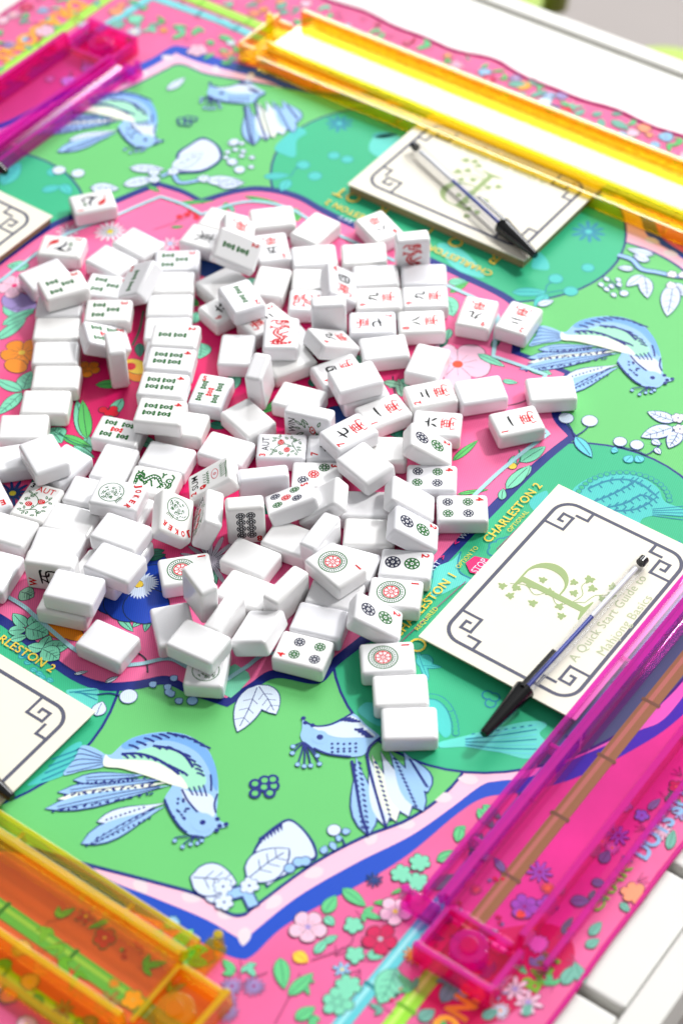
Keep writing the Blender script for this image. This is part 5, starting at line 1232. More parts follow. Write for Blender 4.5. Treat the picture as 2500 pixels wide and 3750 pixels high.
L sagel 14 5.5 dleaf:0.6:1 260,3834 275,3937
L sagel 14 5.5 dleaf:0.6:1 361,3904 397,3975
L sagel 14 5.5 dleaf:0.6:1 427,3904 505,3797
L sagel 14 7.15 dleaf:0.6:1 501,3932 661,3905
L sagel 14 3.85 dleaf:0.6:1 462,3997 526,4042
F magd 14 6.05 6:petal:ink:0 -501,3852
D deepblue 14 6 :0.7:6 85,3806
F red 14 4.95 5:red:ink:0 174,3844
F peach 14 5.5 6:peach:ink:0 742,3984
F petal 14 6.05 7:lilac:ink:1 -796,3867
L ghost 2.5 7 :0.7:0 1600,-3030 1706,-3060
L ghost 2.5 7 :0.7:0 1900,-3000 2004,-3036
L ghost 2.5 7 :0.7:0 2150,-2940 2253,-2902
L ghost 2.5 7 :0.7:0 2360,-2920 2455,-2864
L ghost 2.5 7 :0.7:0 2530,-2900 2586,-2995
L ghost 2.5 7 :0.7:0 2560,-2650 2550,-2760
L ghost 2.5 7 :0.7:0 2640,-2400 2587,-2496
L ghost 2.5 7 :0.7:0 2740,-2150 2701,-2047
L ghost 2.5 7 :0.7:0 2860,-1900 2773,-1968
L ghost 2.5 7 :0.7:0 2920,-1650 2834,-1718
L ghost 2.5 7 :0.7:0 2970,-1480 2874,-1534
L ghost 2.5 7 :0.7:0 2930,1540 2990,1632
L ghost 2.5 7 :0.7:0 2900,1840 2800,1887
L ghost 2.5 7 :0.7:0 2840,2090 2754,2158
L ghost 2.5 7 :0.7:0 2820,2300 2801,2192
L ghost 2.5 7 :0.7:0 2800,2470 2910,2466
L ghost 2.5 7 :0.7:0 2550,2500 2654,2465
L ghost 2.5 7 :0.7:0 2300,2580 2194,2550
L ghost 2.5 7 :0.7:0 2050,2680 1947,2718
L ghost 2.5 7 :0.7:0 1800,2800 1788,2909
L ghost 2.5 7 :0.7:0 1550,2860 1657,2885
L ghost 2.5 7 :0.7:0 1380,2910 1488,2929
L ghost 2.5 7 :0.7:0 -1640,2870 -1747,2894
L ghost 2.5 7 :0.7:0 -1940,2840 -1986,2940
L ghost 2.5 7 :0.7:0 -2190,2780 -2270,2855
L ghost 2.5 7 :0.7:0 -2400,2760 -2315,2691
L ghost 2.5 7 :0.7:0 -2570,2740 -2679,2722
L ghost 2.5 7 :0.7:0 -2600,2490 -2702,2449
L ghost 2.5 7 :0.7:0 -2680,2240 -2670,2350
L ghost 2.5 7 :0.7:0 -2780,1990 -2671,2006
L ghost 2.5 7 :0.7:0 -2900,1740 -2950,1838
L ghost 2.5 7 :0.7:0 -2960,1490 -2888,1573
L ghost 2.5 7 :0.7:0 -3010,1320 -3120,1313
L ghost 2.5 7 :0.7:0 -2970,-1700 -2860,-1701
L ghost 2.5 7 :0.7:0 -2940,-2000 -2990,-2098
L ghost 2.5 7 :0.7:0 -2880,-2250 -2834,-2150
L ghost 2.5 7 :0.7:0 -2860,-2460 -2774,-2528
L ghost 2.5 7 :0.7:0 -2840,-2630 -2808,-2735
L ghost 2.5 7 :0.7:0 -2590,-2660 -2601,-2769
L ghost 2.5 7 :0.7:0 -2340,-2740 -2249,-2801
L ghost 2.5 7 :0.7:0 -2090,-2840 -2081,-2950
L ghost 2.5 7 :0.7:0 -1840,-2960 -1813,-3067
L ghost 2.5 7 :0.7:0 -1590,-3020 -1657,-2932
L ghost 2.5 7 :0.7:0 -1420,-3070 -1311,-3083'''.split('\n'),
'BIRD1': '''P sky 16 0 1 1255,-2494 1126,-2514 1149,-2612 1169,-2724 1237,-2641 1308,-2555
S navy 17 0.6 1 1259,-2512 1134,-2537 1119,-2562
S navy 17 0.6 1 1268,-2522 1157,-2564 1133,-2598
S navy 17 0.6 1 1276,-2532 1180,-2590 1147,-2633
S navy 17 0.6 1 1284,-2541 1203,-2616 1160,-2669
S navy 17 0.6 1 1292,-2551 1225,-2642 1174,-2704
L sky 17 7.2 navy:1.1:2 1526,-2470 1237,-2718
L sky 17 8.8 navy:1.1:2 1646,-2413 1222,-2826
L cream 17 7.2 navy:1.1:2 1664,-2428 1248,-2862
L sky 17 9.6 navy:1.1:2 1675,-2448 1239,-2944
L whiteb 17 8.8 navy:1.1:2 1724,-2550 1514,-2849
L sky 17 12 navy:1.1:2 1738,-2568 1538,-3000
S navy 19 1 1 1569,-2455 1563,-2471
S navy 19 1 1 1537,-2484 1531,-2500
S navy 19 1 1 1505,-2512 1499,-2528
S navy 19 1 1 1472,-2540 1466,-2556
S navy 19 1 1 1440,-2569 1434,-2584
S navy 19 1 1 1408,-2597 1402,-2613
S navy 19 1 1 1376,-2625 1370,-2641
S navy 19 1 1 1344,-2653 1338,-2669
S navy 19 1 1 1312,-2682 1306,-2698
S navy 19 1 1 1593,-2488 1586,-2507
S navy 19 1 1 1557,-2524 1549,-2543
S navy 19 1 1 1520,-2560 1513,-2578
S navy 19 1 1 1484,-2596 1477,-2614
S navy 19 1 1 1448,-2632 1441,-2650
S navy 19 1 1 1412,-2667 1404,-2686
S navy 19 1 1 1376,-2703 1368,-2721
S navy 19 1 1 1340,-2739 1332,-2757
S navy 19 1 1 1303,-2775 1296,-2793
S navy 19 1 1 1632,-2538 1624,-2559
S navy 19 1 1 1593,-2581 1584,-2602
S navy 19 1 1 1554,-2625 1545,-2645
S navy 19 1 1 1515,-2668 1506,-2689
S navy 19 1 1 1476,-2711 1467,-2732
S navy 19 1 1 1437,-2754 1428,-2774
S navy 19 1 1 1398,-2797 1389,-2817
S navy 19 1 1 1359,-2840 1351,-2860
S navy 19 1 1 1320,-2882 1312,-2903
S navy 19 1 1 1689,-2624 1689,-2643
S navy 19 1 1 1676,-2661 1676,-2680
S navy 19 1 1 1662,-2698 1662,-2717
S navy 19 1 1 1648,-2735 1649,-2753
S navy 19 1 1 1635,-2772 1635,-2790
S navy 19 1 1 1621,-2808 1621,-2827
S navy 19 1 1 1608,-2845 1608,-2863
S navy 19 1 1 1594,-2881 1594,-2899
S navy 19 1 1 1581,-2917 1581,-2936
S navy 19 1 1 1653,-2632 1653,-2646
S navy 19 1 1 1639,-2654 1640,-2667
S navy 19 1 1 1626,-2676 1626,-2689
S navy 19 1 1 1612,-2697 1613,-2711
S navy 19 1 1 1599,-2719 1599,-2732
S navy 19 1 1 1586,-2740 1586,-2754
S navy 19 1 1 1572,-2762 1573,-2775
S navy 19 1 1 1559,-2783 1560,-2797
S navy 19 1 1 1546,-2805 1546,-2818
S navy 19 0.55 1 1484,-2506 1375,-2586 1280,-2670
S navy 19 0.55 1 1491,-2514 1391,-2605 1292,-2683
D navy 19 0.75 :0.6:0.75 1491,-2540
D navy 19 0.75 :0.6:0.75 1474,-2556
D navy 19 0.75 :0.6:0.75 1457,-2572
D navy 19 0.75 :0.6:0.75 1439,-2589
D navy 19 0.75 :0.6:0.75 1422,-2604
D navy 19 0.75 :0.6:0.75 1404,-2620
D navy 19 0.75 :0.6:0.75 1386,-2635
D navy 19 0.75 :0.6:0.75 1367,-2651
D navy 19 0.75 :0.6:0.75 1349,-2665
D navy 19 0.75 :0.6:0.75 1330,-2680
D navy 19 0.75 :0.6:0.75 1311,-2695
D navy 19 0.75 :0.6:0.75 1292,-2709
D navy 19 0.75 :0.6:0.75 1273,-2723
S navy 19 0.55 1 1604,-2449 1427,-2612 1265,-2778
S navy 19 0.55 1 1610,-2456 1443,-2631 1277,-2791
D navy 19 0.75 :0.6:0.75 1585,-2513
D navy 19 0.75 :0.6:0.75 1560,-2540
D navy 19 0.75 :0.6:0.75 1534,-2567
D navy 19 0.75 :0.6:0.75 1508,-2593
D navy 19 0.75 :0.6:0.75 1482,-2620
D navy 19 0.75 :0.6:0.75 1456,-2645
D navy 19 0.75 :0.6:0.75 1429,-2671
D navy 19 0.75 :0.6:0.75 1402,-2697
D navy 19 0.75 :0.6:0.75 1375,-2722
D navy 19 0.75 :0.6:0.75 1348,-2747
D navy 19 0.75 :0.6:0.75 1321,-2771
D navy 19 0.75 :0.6:0.75 1294,-2796
D navy 19 0.75 :0.6:0.75 1266,-2820
S navy 19 0.55 1 1633,-2484 1449,-2689 1282,-2897
S navy 19 0.55 1 1639,-2491 1465,-2708 1293,-2910
D navy 19 0.75 :0.6:0.75 1612,-2564
D navy 19 0.75 :0.6:0.75 1585,-2596
D navy 19 0.75 :0.6:0.75 1558,-2628
D navy 19 0.75 :0.6:0.75 1532,-2660
D navy 19 0.75 :0.6:0.75 1505,-2691
D navy 19 0.75 :0.6:0.75 1478,-2722
D navy 19 0.75 :0.6:0.75 1451,-2753
D navy 19 0.75 :0.6:0.75 1423,-2784
D navy 19 0.75 :0.6:0.75 1395,-2814
D navy 19 0.75 :0.6:0.75 1368,-2844
D navy 19 0.75 :0.6:0.75 1340,-2874
D navy 19 0.75 :0.6:0.75 1312,-2904
D navy 19 0.75 :0.6:0.75 1284,-2933
S navy 19 0.55 1 1697,-2603 1631,-2778 1580,-2953
S navy 19 0.55 1 1703,-2611 1647,-2796 1591,-2966
D navy 19 0.75 :0.6:0.75 1719,-2672
D navy 19 0.75 :0.6:0.75 1707,-2700
D navy 19 0.75 :0.6:0.75 1695,-2728
D navy 19 0.75 :0.6:0.75 1683,-2756
D navy 19 0.75 :0.6:0.75 1671,-2783
D navy 19 0.75 :0.6:0.75 1659,-2810
D navy 19 0.75 :0.6:0.75 1646,-2837
D navy 19 0.75 :0.6:0.75 1633,-2863
D navy 19 0.75 :0.6:0.75 1620,-2890
D navy 19 0.75 :0.6:0.75 1607,-2916
D navy 19 0.75 :0.6:0.75 1594,-2941
D navy 19 0.75 :0.6:0.75 1581,-2967
D navy 19 0.75 :0.6:0.75 1567,-2992
P skyd 20.5 0 1 1293,-2395 1330,-2294 1430,-2195 1523,-2146 1669,-2149 1798,-2220 1898,-2331 1865,-2326 1775,-2251 1650,-2199 1507,-2215 1400,-2290 1343,-2396
P sky 20 0 1 1290,-2476 1293,-2395 1309,-2327 1358,-2255 1427,-2192 1511,-2147 1598,-2135 1681,-2148 1769,-2199 1841,-2260 1901,-2328 1953,-2401 1991,-2455 2028,-2476 2084,-2470 2058,-2515 2045,-2537 2040,-2581 2011,-2616 1964,-2629 1924,-2637 1853,-2621 1774,-2583 1706,-2536 1675,-2434 1586,-2456 1489,-2483 1395,-2514 1308,-2555 1259,-2498
P mint2 21 0 1 1438,-2307 1521,-2262 1634,-2253 1723,-2260 1814,-2321 1808,-2394 1734,-2419 1609,-2411 1489,-2412 1407,-2443 1346,-2457 1384,-2387
P cream 22 0 1 1267,-2493 1308,-2498 1403,-2438 1501,-2382 1587,-2371 1684,-2372 1764,-2412 1719,-2430 1653,-2450 1541,-2473 1395,-2514 1308,-2555
P whiteb 22 0 1 1734,-2433 1793,-2419 1874,-2375 1935,-2400 1987,-2472 1943,-2489 1864,-2492 1791,-2475
S navy 24 1.25 1 1324,-2373 1352,-2363 1386,-2361
S navy 24 1.25 1 1342,-2332 1370,-2322 1404,-2319
S navy 24 1.25 1 1361,-2290 1389,-2280 1423,-2277
S navy 24 1.25 1 1384,-2253 1412,-2243 1446,-2241
S navy 24 1.25 1 1411,-2222 1439,-2212 1473,-2210
S navy 24 1.25 1 1439,-2191 1467,-2181 1501,-2178
S navy 24 1.25 1 1475,-2176 1503,-2167 1537,-2164
S navy 24 1.25 1 1512,-2162 1540,-2152 1574,-2150
S navy 24 1.25 1 1551,-2154 1579,-2144 1613,-2142
S navy 24 1.25 1 1593,-2153 1621,-2143 1655,-2140
S navy 24 1.25 1 1635,-2152 1663,-2142 1697,-2139
S navy 24 1.25 1 1331,-2440 1354,-2438 1383,-2443
S navy 24 1.25 1 1360,-2416 1383,-2414 1411,-2419
S navy 24 1.25 1 1389,-2393 1412,-2391 1440,-2396
S navy 24 1.25 1 1424,-2377 1446,-2375 1475,-2380
S navy 24 1.25 1 1464,-2367 1487,-2366 1515,-2371
S navy 24 1.25 1 1505,-2358 1528,-2357 1556,-2362
S navy 24 1.25 1 1541,-2355 1563,-2354 1592,-2359
S navy 24 1.25 1 1577,-2352 1599,-2351 1627,-2356
S navy 24 1.25 1 1608,-2350 1631,-2348 1659,-2353
S navy 24 1.25 1 1635,-2348 1657,-2346 1685,-2351
S navy 24 1.25 1 1662,-2345 1684,-2344 1712,-2349
S navy 24 1.25 1 1434,-2302 1456,-2295 1484,-2295
S navy 24 1.25 1 1466,-2283 1488,-2276 1516,-2276
S navy 24 1.25 1 1499,-2263 1520,-2256 1548,-2257
S navy 24 1.25 1 1548,-2257 1569,-2250 1597,-2250
S navy 24 1.25 1 1596,-2251 1618,-2244 1646,-2244
S navy 24 1.25 1 1641,-2262 1663,-2255 1690,-2255
S navy 24 1.25 1 1685,-2272 1707,-2265 1735,-2265
S navy 24 1.25 1 1711,-2289 1733,-2282 1760,-2282
S navy 24 1.25 1 1737,-2306 1758,-2299 1785,-2299
S navy 23 1.6 1 1333,-2441 1407,-2386 1505,-2358 1602,-2360 1669,-2368
S navy 23 1.6 1 1434,-2302 1521,-2262 1611,-2254 1700,-2290
S navy 24 1.1 1 1804,-2272 1843,-2314 1873,-2355
S navy 24 1.1 1 1741,-2435 1813,-2473 1900,-2500
S navy 24 1.1 1 1912,-2348 1940,-2410 1981,-2449
S navy 24 1.2 1 1706,-2536 1789,-2586 1878,-2624 1939,-2634
S navy 24 0.9 1 1764,-2405 1814,-2431
S navy 24 0.9 1 1781,-2386 1835,-2419
S navy 24 0.9 1 1799,-2366 1856,-2407
S navy 24 0.9 1 1816,-2347 1877,-2395
S navy 24 1.2 1 1801,-2551 1815,-2555
S navy 24 1.2 1 1815,-2552 1829,-2556
S navy 24 1.2 1 1782,-2480 1795,-2484
S navy 24 1.2 1 1814,-2594 1827,-2597
S navy 24 1.2 1 1774,-2515 1788,-2519
S navy 24 1.2 1 1842,-2509 1856,-2513
S navy 24 1.2 1 1833,-2517 1846,-2520
S navy 24 1.2 1 1790,-2489 1804,-2493
S navy 24 1.2 1 1856,-2569 1869,-2573
S navy 24 1.2 1 1837,-2560 1851,-2564
S navy 24 1.2 1 1784,-2478 1798,-2482
S navy 24 1.2 1 1838,-2533 1852,-2537
S navy 24 1.2 1 1758,-2491 1772,-2495
S navy 24 1.2 1 1834,-2515 1848,-2519
S navy 24 1.2 1 1862,-2567 1875,-2571
S navy 24 1.2 1 1865,-2572 1879,-2575
D sky 23 6 :0.6:6 1963,-2536
D navy 24 1.6 :0.6:1.6 1963,-2536
D navy 24 1.3 :0.6:1.3 2012,-2474
D navy 24 1.3 :0.6:1.3 2069,-2474
D navy 24 1.3 :0.6:1.3 2053,-2532
D navy 24 1.3 :0.6:1.3 2048,-2502
S navy 22 0.8 1 1982,-2623 1912,-2686 1918,-2708
D sky 23 1 navy:0.5:1 1918,-2708
S navy 22 0.8 1 1982,-2623 1969,-2692 1975,-2714
D sky 23 1 navy:0.5:1 1975,-2714
S navy 22 0.8 1 1982,-2623 1991,-2656 1998,-2678
D sky 23 1 navy:0.5:1 1998,-2678
S navy 22 0.8 1 1982,-2623 2017,-2631 2023,-2653
D sky 23 1 navy:0.5:1 2023,-2653
S navy 22 0.8 1 1982,-2623 2025,-2605 2031,-2627
D sky 23 1 navy:0.5:1 2031,-2627'''.split('\n'),
'BIRD2': '''L sky 16 13.6 navy:1.3:2 2359,-1732 2706,-2102
L whiteb 16 10.4 navy:1.3:2 2405,-1685 2747,-2006
L cream 16 10.4 navy:1.3:2 2420,-1674 2772,-1948
L whiteb 16 12 navy:1.3:2 2444,-1628 2805,-1884
L sky 16 12 navy:1.3:2 2482,-1601 2848,-1813
L sky 16 12.8 navy:1.3:2 2543,-1558 2797,-1699
S navy 19 1.2 1 2387,-1753 2410,-1755
S navy 19 1.2 1 2411,-1779 2433,-1782
S navy 19 1.2 1 2434,-1806 2457,-1808
S navy 19 1.2 1 2458,-1832 2480,-1834
S navy 19 1.2 1 2481,-1858 2503,-1860
S navy 19 1.2 1 2504,-1884 2526,-1886
S navy 19 1.2 1 2527,-1910 2549,-1912
S navy 19 1.2 1 2550,-1936 2572,-1938
S navy 19 1.2 1 2573,-1962 2595,-1964
S navy 19 1.2 1 2596,-1987 2618,-1989
S navy 19 1.2 1 2619,-2013 2640,-2015
S navy 19 1.2 1 2641,-2038 2663,-2040
S navy 19 1.2 1 2664,-2063 2685,-2065
S navy 19 1.2 1 2455,-1703 2477,-1706
S navy 19 1.2 1 2478,-1724 2501,-1727
S navy 19 1.2 1 2502,-1745 2524,-1748
S navy 19 1.2 1 2525,-1766 2547,-1769
S navy 19 1.2 1 2548,-1787 2570,-1790
S navy 19 1.2 1 2571,-1808 2593,-1810
S navy 19 1.2 1 2595,-1829 2616,-1831
S navy 19 1.2 1 2617,-1850 2639,-1852
S navy 19 1.2 1 2640,-1870 2662,-1872
S navy 19 1.2 1 2663,-1891 2685,-1893
S navy 19 1.2 1 2686,-1911 2707,-1913
S navy 19 1.2 1 2708,-1932 2730,-1934
S navy 19 1.2 1 2731,-1952 2752,-1954
S navy 19 1.2 1 2524,-1624 2546,-1626
S navy 19 1.2 1 2546,-1639 2568,-1642
S navy 19 1.2 1 2569,-1655 2591,-1657
S navy 19 1.2 1 2591,-1670 2613,-1673
S navy 19 1.2 1 2613,-1686 2635,-1688
S navy 19 1.2 1 2635,-1701 2657,-1704
S navy 19 1.2 1 2657,-1716 2679,-1719
S navy 19 1.2 1 2679,-1732 2701,-1734
S navy 19 1.2 1 2701,-1747 2722,-1749
S navy 19 1.2 1 2723,-1762 2744,-1765
S navy 19 1.2 1 2744,-1777 2766,-1780
S navy 19 1.2 1 2766,-1792 2787,-1795
S navy 19 1.2 1 2787,-1808 2809,-1810
S navy 19 1.2 1 2596,-1582 2618,-1585
S navy 19 1.2 1 2610,-1590 2632,-1593
S navy 19 1.2 1 2624,-1597 2646,-1600
S navy 19 1.2 1 2637,-1605 2659,-1607
S navy 19 1.2 1 2651,-1612 2673,-1615
S navy 19 1.2 1 2665,-1620 2687,-1622
S navy 19 1.2 1 2679,-1627 2701,-1630
S navy 19 1.2 1 2693,-1635 2714,-1637
S navy 19 1.2 1 2706,-1642 2728,-1644
S navy 19 1.2 1 2720,-1649 2742,-1652
S navy 19 1.2 1 2734,-1657 2755,-1659
S navy 19 1.2 1 2747,-1664 2769,-1666
S navy 19 1.2 1 2761,-1671 2783,-1674
S navy 19 1.2 1 2371,-1778 2394,-1780
S navy 19 1.2 1 2395,-1804 2417,-1806
S navy 19 1.2 1 2418,-1829 2440,-1832
S navy 19 1.2 1 2440,-1855 2462,-1857
S navy 19 1.2 1 2463,-1880 2485,-1882
S navy 19 1.2 1 2486,-1905 2508,-1908
S navy 19 1.2 1 2509,-1931 2530,-1933
S navy 19 1.2 1 2531,-1956 2553,-1958
S navy 19 1.2 1 2553,-1981 2575,-1983
S navy 19 1.2 1 2576,-2005 2597,-2008
S navy 19 1.2 1 2598,-2030 2620,-2032
S navy 19 1.2 1 2620,-2055 2642,-2057
S navy 19 1.2 1 2642,-2079 2664,-2081
S navy 18 1.6 1 2354,-1764 2473,-1888 2600,-2017 2706,-2102
S navy 18 1.6 1 2391,-1681 2480,-1772 2635,-1910 2747,-2006
P sky 20 0 1 1968,-1686 2000,-1700 2052,-1692 2104,-1652 2146,-1582 2171,-1505 2281,-1529 2390,-1552 2373,-1608 2384,-1671 2378,-1711 2322,-1758 2243,-1793 2180,-1816 2136,-1819 2077,-1818 2034,-1792 2013,-1749
P whiteb 21 0 1 2052,-1707 2111,-1661 2154,-1593 2178,-1522 2292,-1543 2364,-1564 2292,-1623 2199,-1686 2119,-1703
S navy 23 1.3 1 2149,-1586 2181,-1534
S navy 23 1.3 1 2165,-1576 2201,-1532
S navy 23 1.3 1 2181,-1567 2220,-1530
S navy 23 1.3 1 2197,-1557 2239,-1528
S navy 23 1.3 1 2247,-1593 2281,-1557
S navy 23 1.3 1 2271,-1594 2306,-1562
S navy 23 1.3 1 2295,-1596 2330,-1568
S navy 23 1.3 1 2319,-1597 2355,-1573
S navy 23 0.9 1 2242,-1586 2306,-1562
S navy 23 0.9 1 2259,-1588 2319,-1565
S navy 23 0.9 1 2277,-1590 2332,-1567
S navy 23 0.9 1 2295,-1592 2345,-1569
S navy 23 0.9 1 2312,-1594 2358,-1571
S navy 22 1.2 1 2001,-1702 2063,-1691 2118,-1639 2153,-1559 2170,-1503
S navy 22 1.2 1 2140,-1817 2219,-1806 2288,-1775 2337,-1748
S navy 22 1.6 1 2390,-1552 2379,-1632 2404,-1699
S navy 23 1.3 1 2201,-1743 2208,-1731
S navy 23 1.3 1 2226,-1724 2233,-1712
S navy 23 1.3 1 2254,-1708 2261,-1696
S navy 23 1.3 1 2278,-1688 2285,-1675
S navy 23 1.3 1 2303,-1669 2310,-1656
S navy 23 1.3 1 2218,-1766 2225,-1753
S navy 23 1.3 1 2247,-1752 2254,-1740
S navy 23 1.3 1 2272,-1733 2279,-1721
S navy 23 1.3 1 2297,-1714 2304,-1702
S navy 23 1.3 1 2319,-1691 2326,-1678
S navy 23 1.3 1 2234,-1787 2241,-1775
S navy 23 1.3 1 2258,-1767 2265,-1755
S navy 23 1.3 1 2283,-1747 2290,-1735
S navy 23 1.3 1 2308,-1729 2315,-1716
S navy 23 1.3 1 2334,-1711 2341,-1699
D sky 22 4.5 :0.6:4.5 2125,-1739
D navy 23 1.8 :0.6:1.8 2125,-1739
D navy 23 1.3 :0.6:1.3 1976,-1687
D navy 23 1.3 :0.6:1.3 2003,-1705
D navy 23 1.3 :0.6:1.3 2045,-1697
S navy 22 0.9 1 2077,-1815 2060,-1836 2046,-1872
D sky 23 1.2 navy:0.5:1.2 2046,-1872
S navy 22 0.9 1 2077,-1815 2072,-1855 2070,-1909
D sky 23 1.2 navy:0.5:1.2 2070,-1909
S navy 22 0.9 1 2077,-1815 2107,-1877 2138,-1953
D sky 23 1.2 navy:0.5:1.2 2138,-1953
S navy 22 0.9 1 2077,-1815 2124,-1871 2173,-1942
D sky 23 1.2 navy:0.5:1.2 2173,-1942
S navy 22 0.9 1 2077,-1815 2137,-1860 2199,-1919
D sky 23 1.2 navy:0.5:1.2 2199,-1919
S navy 22 0.9 1 2077,-1815 2153,-1842 2230,-1883
D sky 23 1.2 navy:0.5:1.2 2230,-1883
S navy 22 0.9 1 2077,-1815 2132,-1823 2188,-1846
D sky 23 1.2 navy:0.5:1.2 2188,-1846'''.split('\n'),
}
OFFS = {'BIRD1': [[0, 0], [16.6, 427.3], [-405.3, 437.4]], 'BIRD2': [[0, 0], [-412.5, 433.5]]}

# ------------------------------------------------------------------ printed play mat
mat_root = empty('play_mat', W(0, 0, 0), A0)
tag(mat_root, 'square cloth game mat printed with birds, flowers and a blue bordered pink field', 'mat')
mb = MB(); pr = Print(mb, cm, 0.0, 0.04, None, False)
def hemline(t, s):     # the cloth ripples a little along its far and right edges
    return 404+(1.6 if s == 1 else .35)*math.sin(t*.043)+(1.1 if s == 1 else .2)*math.sin(t*.11+1)
edge = []
N_ = 90
for k in range(4):
    for i in range(N_):
        t = -404+808*i/N_; h = hemline(t, k) + (3.2*math.exp(-((t+40)/22)**2)+3.6*math.exp(-((t-62)/20)**2)-2.5*math.exp(-((t-12)/25)**2) if k == 1 else 0)
        a = k*math.pi/2; x, y = h, t; edge.append((x*math.cos(a)-y*math.sin(a), x*math.sin(a)+y*math.cos(a)))
top_ = [(x, y, -0.02) for x, y in edge]; bot_ = [(x, y, -2.0) for x, y in edge]
n = len(edge)
mb.mesh(top_+bot_, [list(range(n)), list(range(n, 2*n))[::-1]]+[[i+n, (i+1) % n+n, (i+1) % n, i] for i in range(n)], cm('border'))
def draw(line, dx=0.0, dy=0.0):
    pr.begin()
    f = line.split(' '); op, co, ly, w, ex = f[0], f[1], float(f[2]), float(f[3]), f[4]
    P = [tuple(int(v)/10 for v in s.split(',')) for s in f[5:]]; P = [(x+dx, y+dy) for x, y in P]
    if op == 'P': pr.poly(co, ly, catmull(P, True) if ex == '1' else P)
    elif op == 'S':
        e = int(ex); cl = e >= 2
        pr.stroke(co, ly, w, (catmull(P, cl) if e % 2 else P), cl)
    elif op == 'L':
        o, ow, rib = ex.split(':'); pr.leaf(co, ly, P[0], P[1], w, o or None, float(ow), int(rib))
    elif op == 'D':
        o, ow, r2 = ex.split(':')
        if o: pr.disc(o, ly-.4, P[0], w+float(ow)*.6, float(r2)+float(ow)*.6)
        pr.disc(co, ly, P[0], w, float(r2))
    elif op == 'F':
        nn, cc, o, th = ex.split(':'); pr.flower(co, ly, P[0], w, int(nn), cc, o or None, th == '1')
    elif op == 'T':
        st, ang, wd, bo = ex.rsplit(':', 3); pr.text(co, ly, st.replace('_', ' '), P[0], w, math.radians(float(ang)), float(wd), int(bo))
for l in ART['ART']: draw(l)
for k in ('BIRD1', 'BIRD2'):
    for dx, dy in OFFS[k]:
        for l in ART[k]: draw(l, dx, dy)
# the small scale floral ground of the border: sprigs, leaves, blossoms and berries scattered between the larger ones
rng = random.Random(11)
taken = []
for l in ART['ART']:
    f = l.split(' ')
    if f[0] in 'LFDT' and float(f[2]) >= 13:
        x, y = (int(v)/10 for v in f[5].split(','))
        if max(abs(x), abs(y)) > 280: taken.append((x, y))
for k in range(15000):
    x, y = rng.uniform(-399, 399), rng.uniform(-399, 399); rx, ry = abs(x+2), abs(y+8)
    if max(rx, ry) < 300 or (max(rx, ry) < 376 and min(rx, ry) < 168) or (max(rx, ry) < 312 and min(rx, ry) < 215): continue
    if min(abs(max(abs(x), abs(y))-323), abs(max(abs(x), abs(y))-344)) < 7: continue
    if any((x-a)**2+(y-b)**2 < 62 for a, b in taken): continue
    taken.append((x, y)); pr.begin(); t = rng.random(); an = rng.uniform(0, 6.28); ca, sa = math.cos(an), math.sin(an)
    if t < .46:
        co = rng.choice(['leafm', 'sagel', 'mint', 'leafm', 'leafg']); w = rng.uniform(2.6, 4.4); h = rng.uniform(3.6, 5.8)
        pr.stroke('mauve', 12.6, .4, catmull([(x-ca*9, y-sa*9), (x-ca*3+sa*2, y-sa*3-ca*2), (x+ca*h, y+sa*h)], False, 4))
        pr.leaf(co, 13, (x-ca*h, y-sa*h), (x+ca*h, y+sa*h), w, 'dleaf', .4)
        if rng.random() < .6: pr.leaf(co, 13.1, (x-ca*h, y-sa*h), (x-ca*h+h*1.3*math.cos(an+1), y-sa*h+h*1.3*math.sin(an+1)), w*.8, 'dleaf', .4)
        if rng.random() < .4: pr.leaf(co, 13.2, (x-ca*h, y-sa*h), (x-ca*h+h*1.2*math.cos(an-1.1), y-sa*h+h*1.2*math.sin(an-1.1)), w*.7, 'dleaf', .4)
    elif t < .82: pr.flower(rng.choice(['petal', 'lilac', 'whiteb', 'magd', 'peach', 'petal', 'skyt', 'orangey']), 13, (x, y), rng.uniform(3, 6), rng.choice([5, 6, 9, 12]), rng.choice(['yellow', 'orange', 'mauve2', 'petal']), 'dleaf', rng.random() < .5)
    elif t < .9:
        for j in range(4): pr.disc(rng.choice(['red', 'magd', 'sagel']), 13, (x+j*1.9*ca, y+j*1.9*sa+(j % 2)*1.5), 1.1, n=8)
    else:
        for j in range(3): pr.stroke('mauve', 12.6, .5, [(x, y), (x+6*math.cos(an+j*.6), y+6*math.sin(an+j*.6))])
mb.build('cloth', mat_root)
# stitched hem: an overlocked cord following the edge
hm = MB(); hem_m = cloth_mat('hem', (206, 10, 130)); r = 1.35; ns = 8
for i in range(n):
    pass
cen = [Vector((x, y, 0.0)) for x, y in edge]; rings = []
for i in range(n):
    d = (cen[(i+1) % n]-cen[i-1]).normalized(); nx = Vector((d.y, -d.x, 0)); rr = r*(1+.12*(i % 2))
    rings.append([cen[i]+nx*rr*math.cos(t)+Vector((0, 0, rr*.9*math.sin(t))) for t in [2*math.pi*j/ns for j in range(ns)]])
vs = [v for R in rings for v in R]; fs = [[i*ns+j, i*ns+(j+1) % ns, ((i+1) % n)*ns+(j+1) % ns, ((i+1) % n)*ns+j] for i in range(n) for j in range(ns)]
hm.mesh(vs, fs, hem_m, True); hm.build('hem', mat_root)

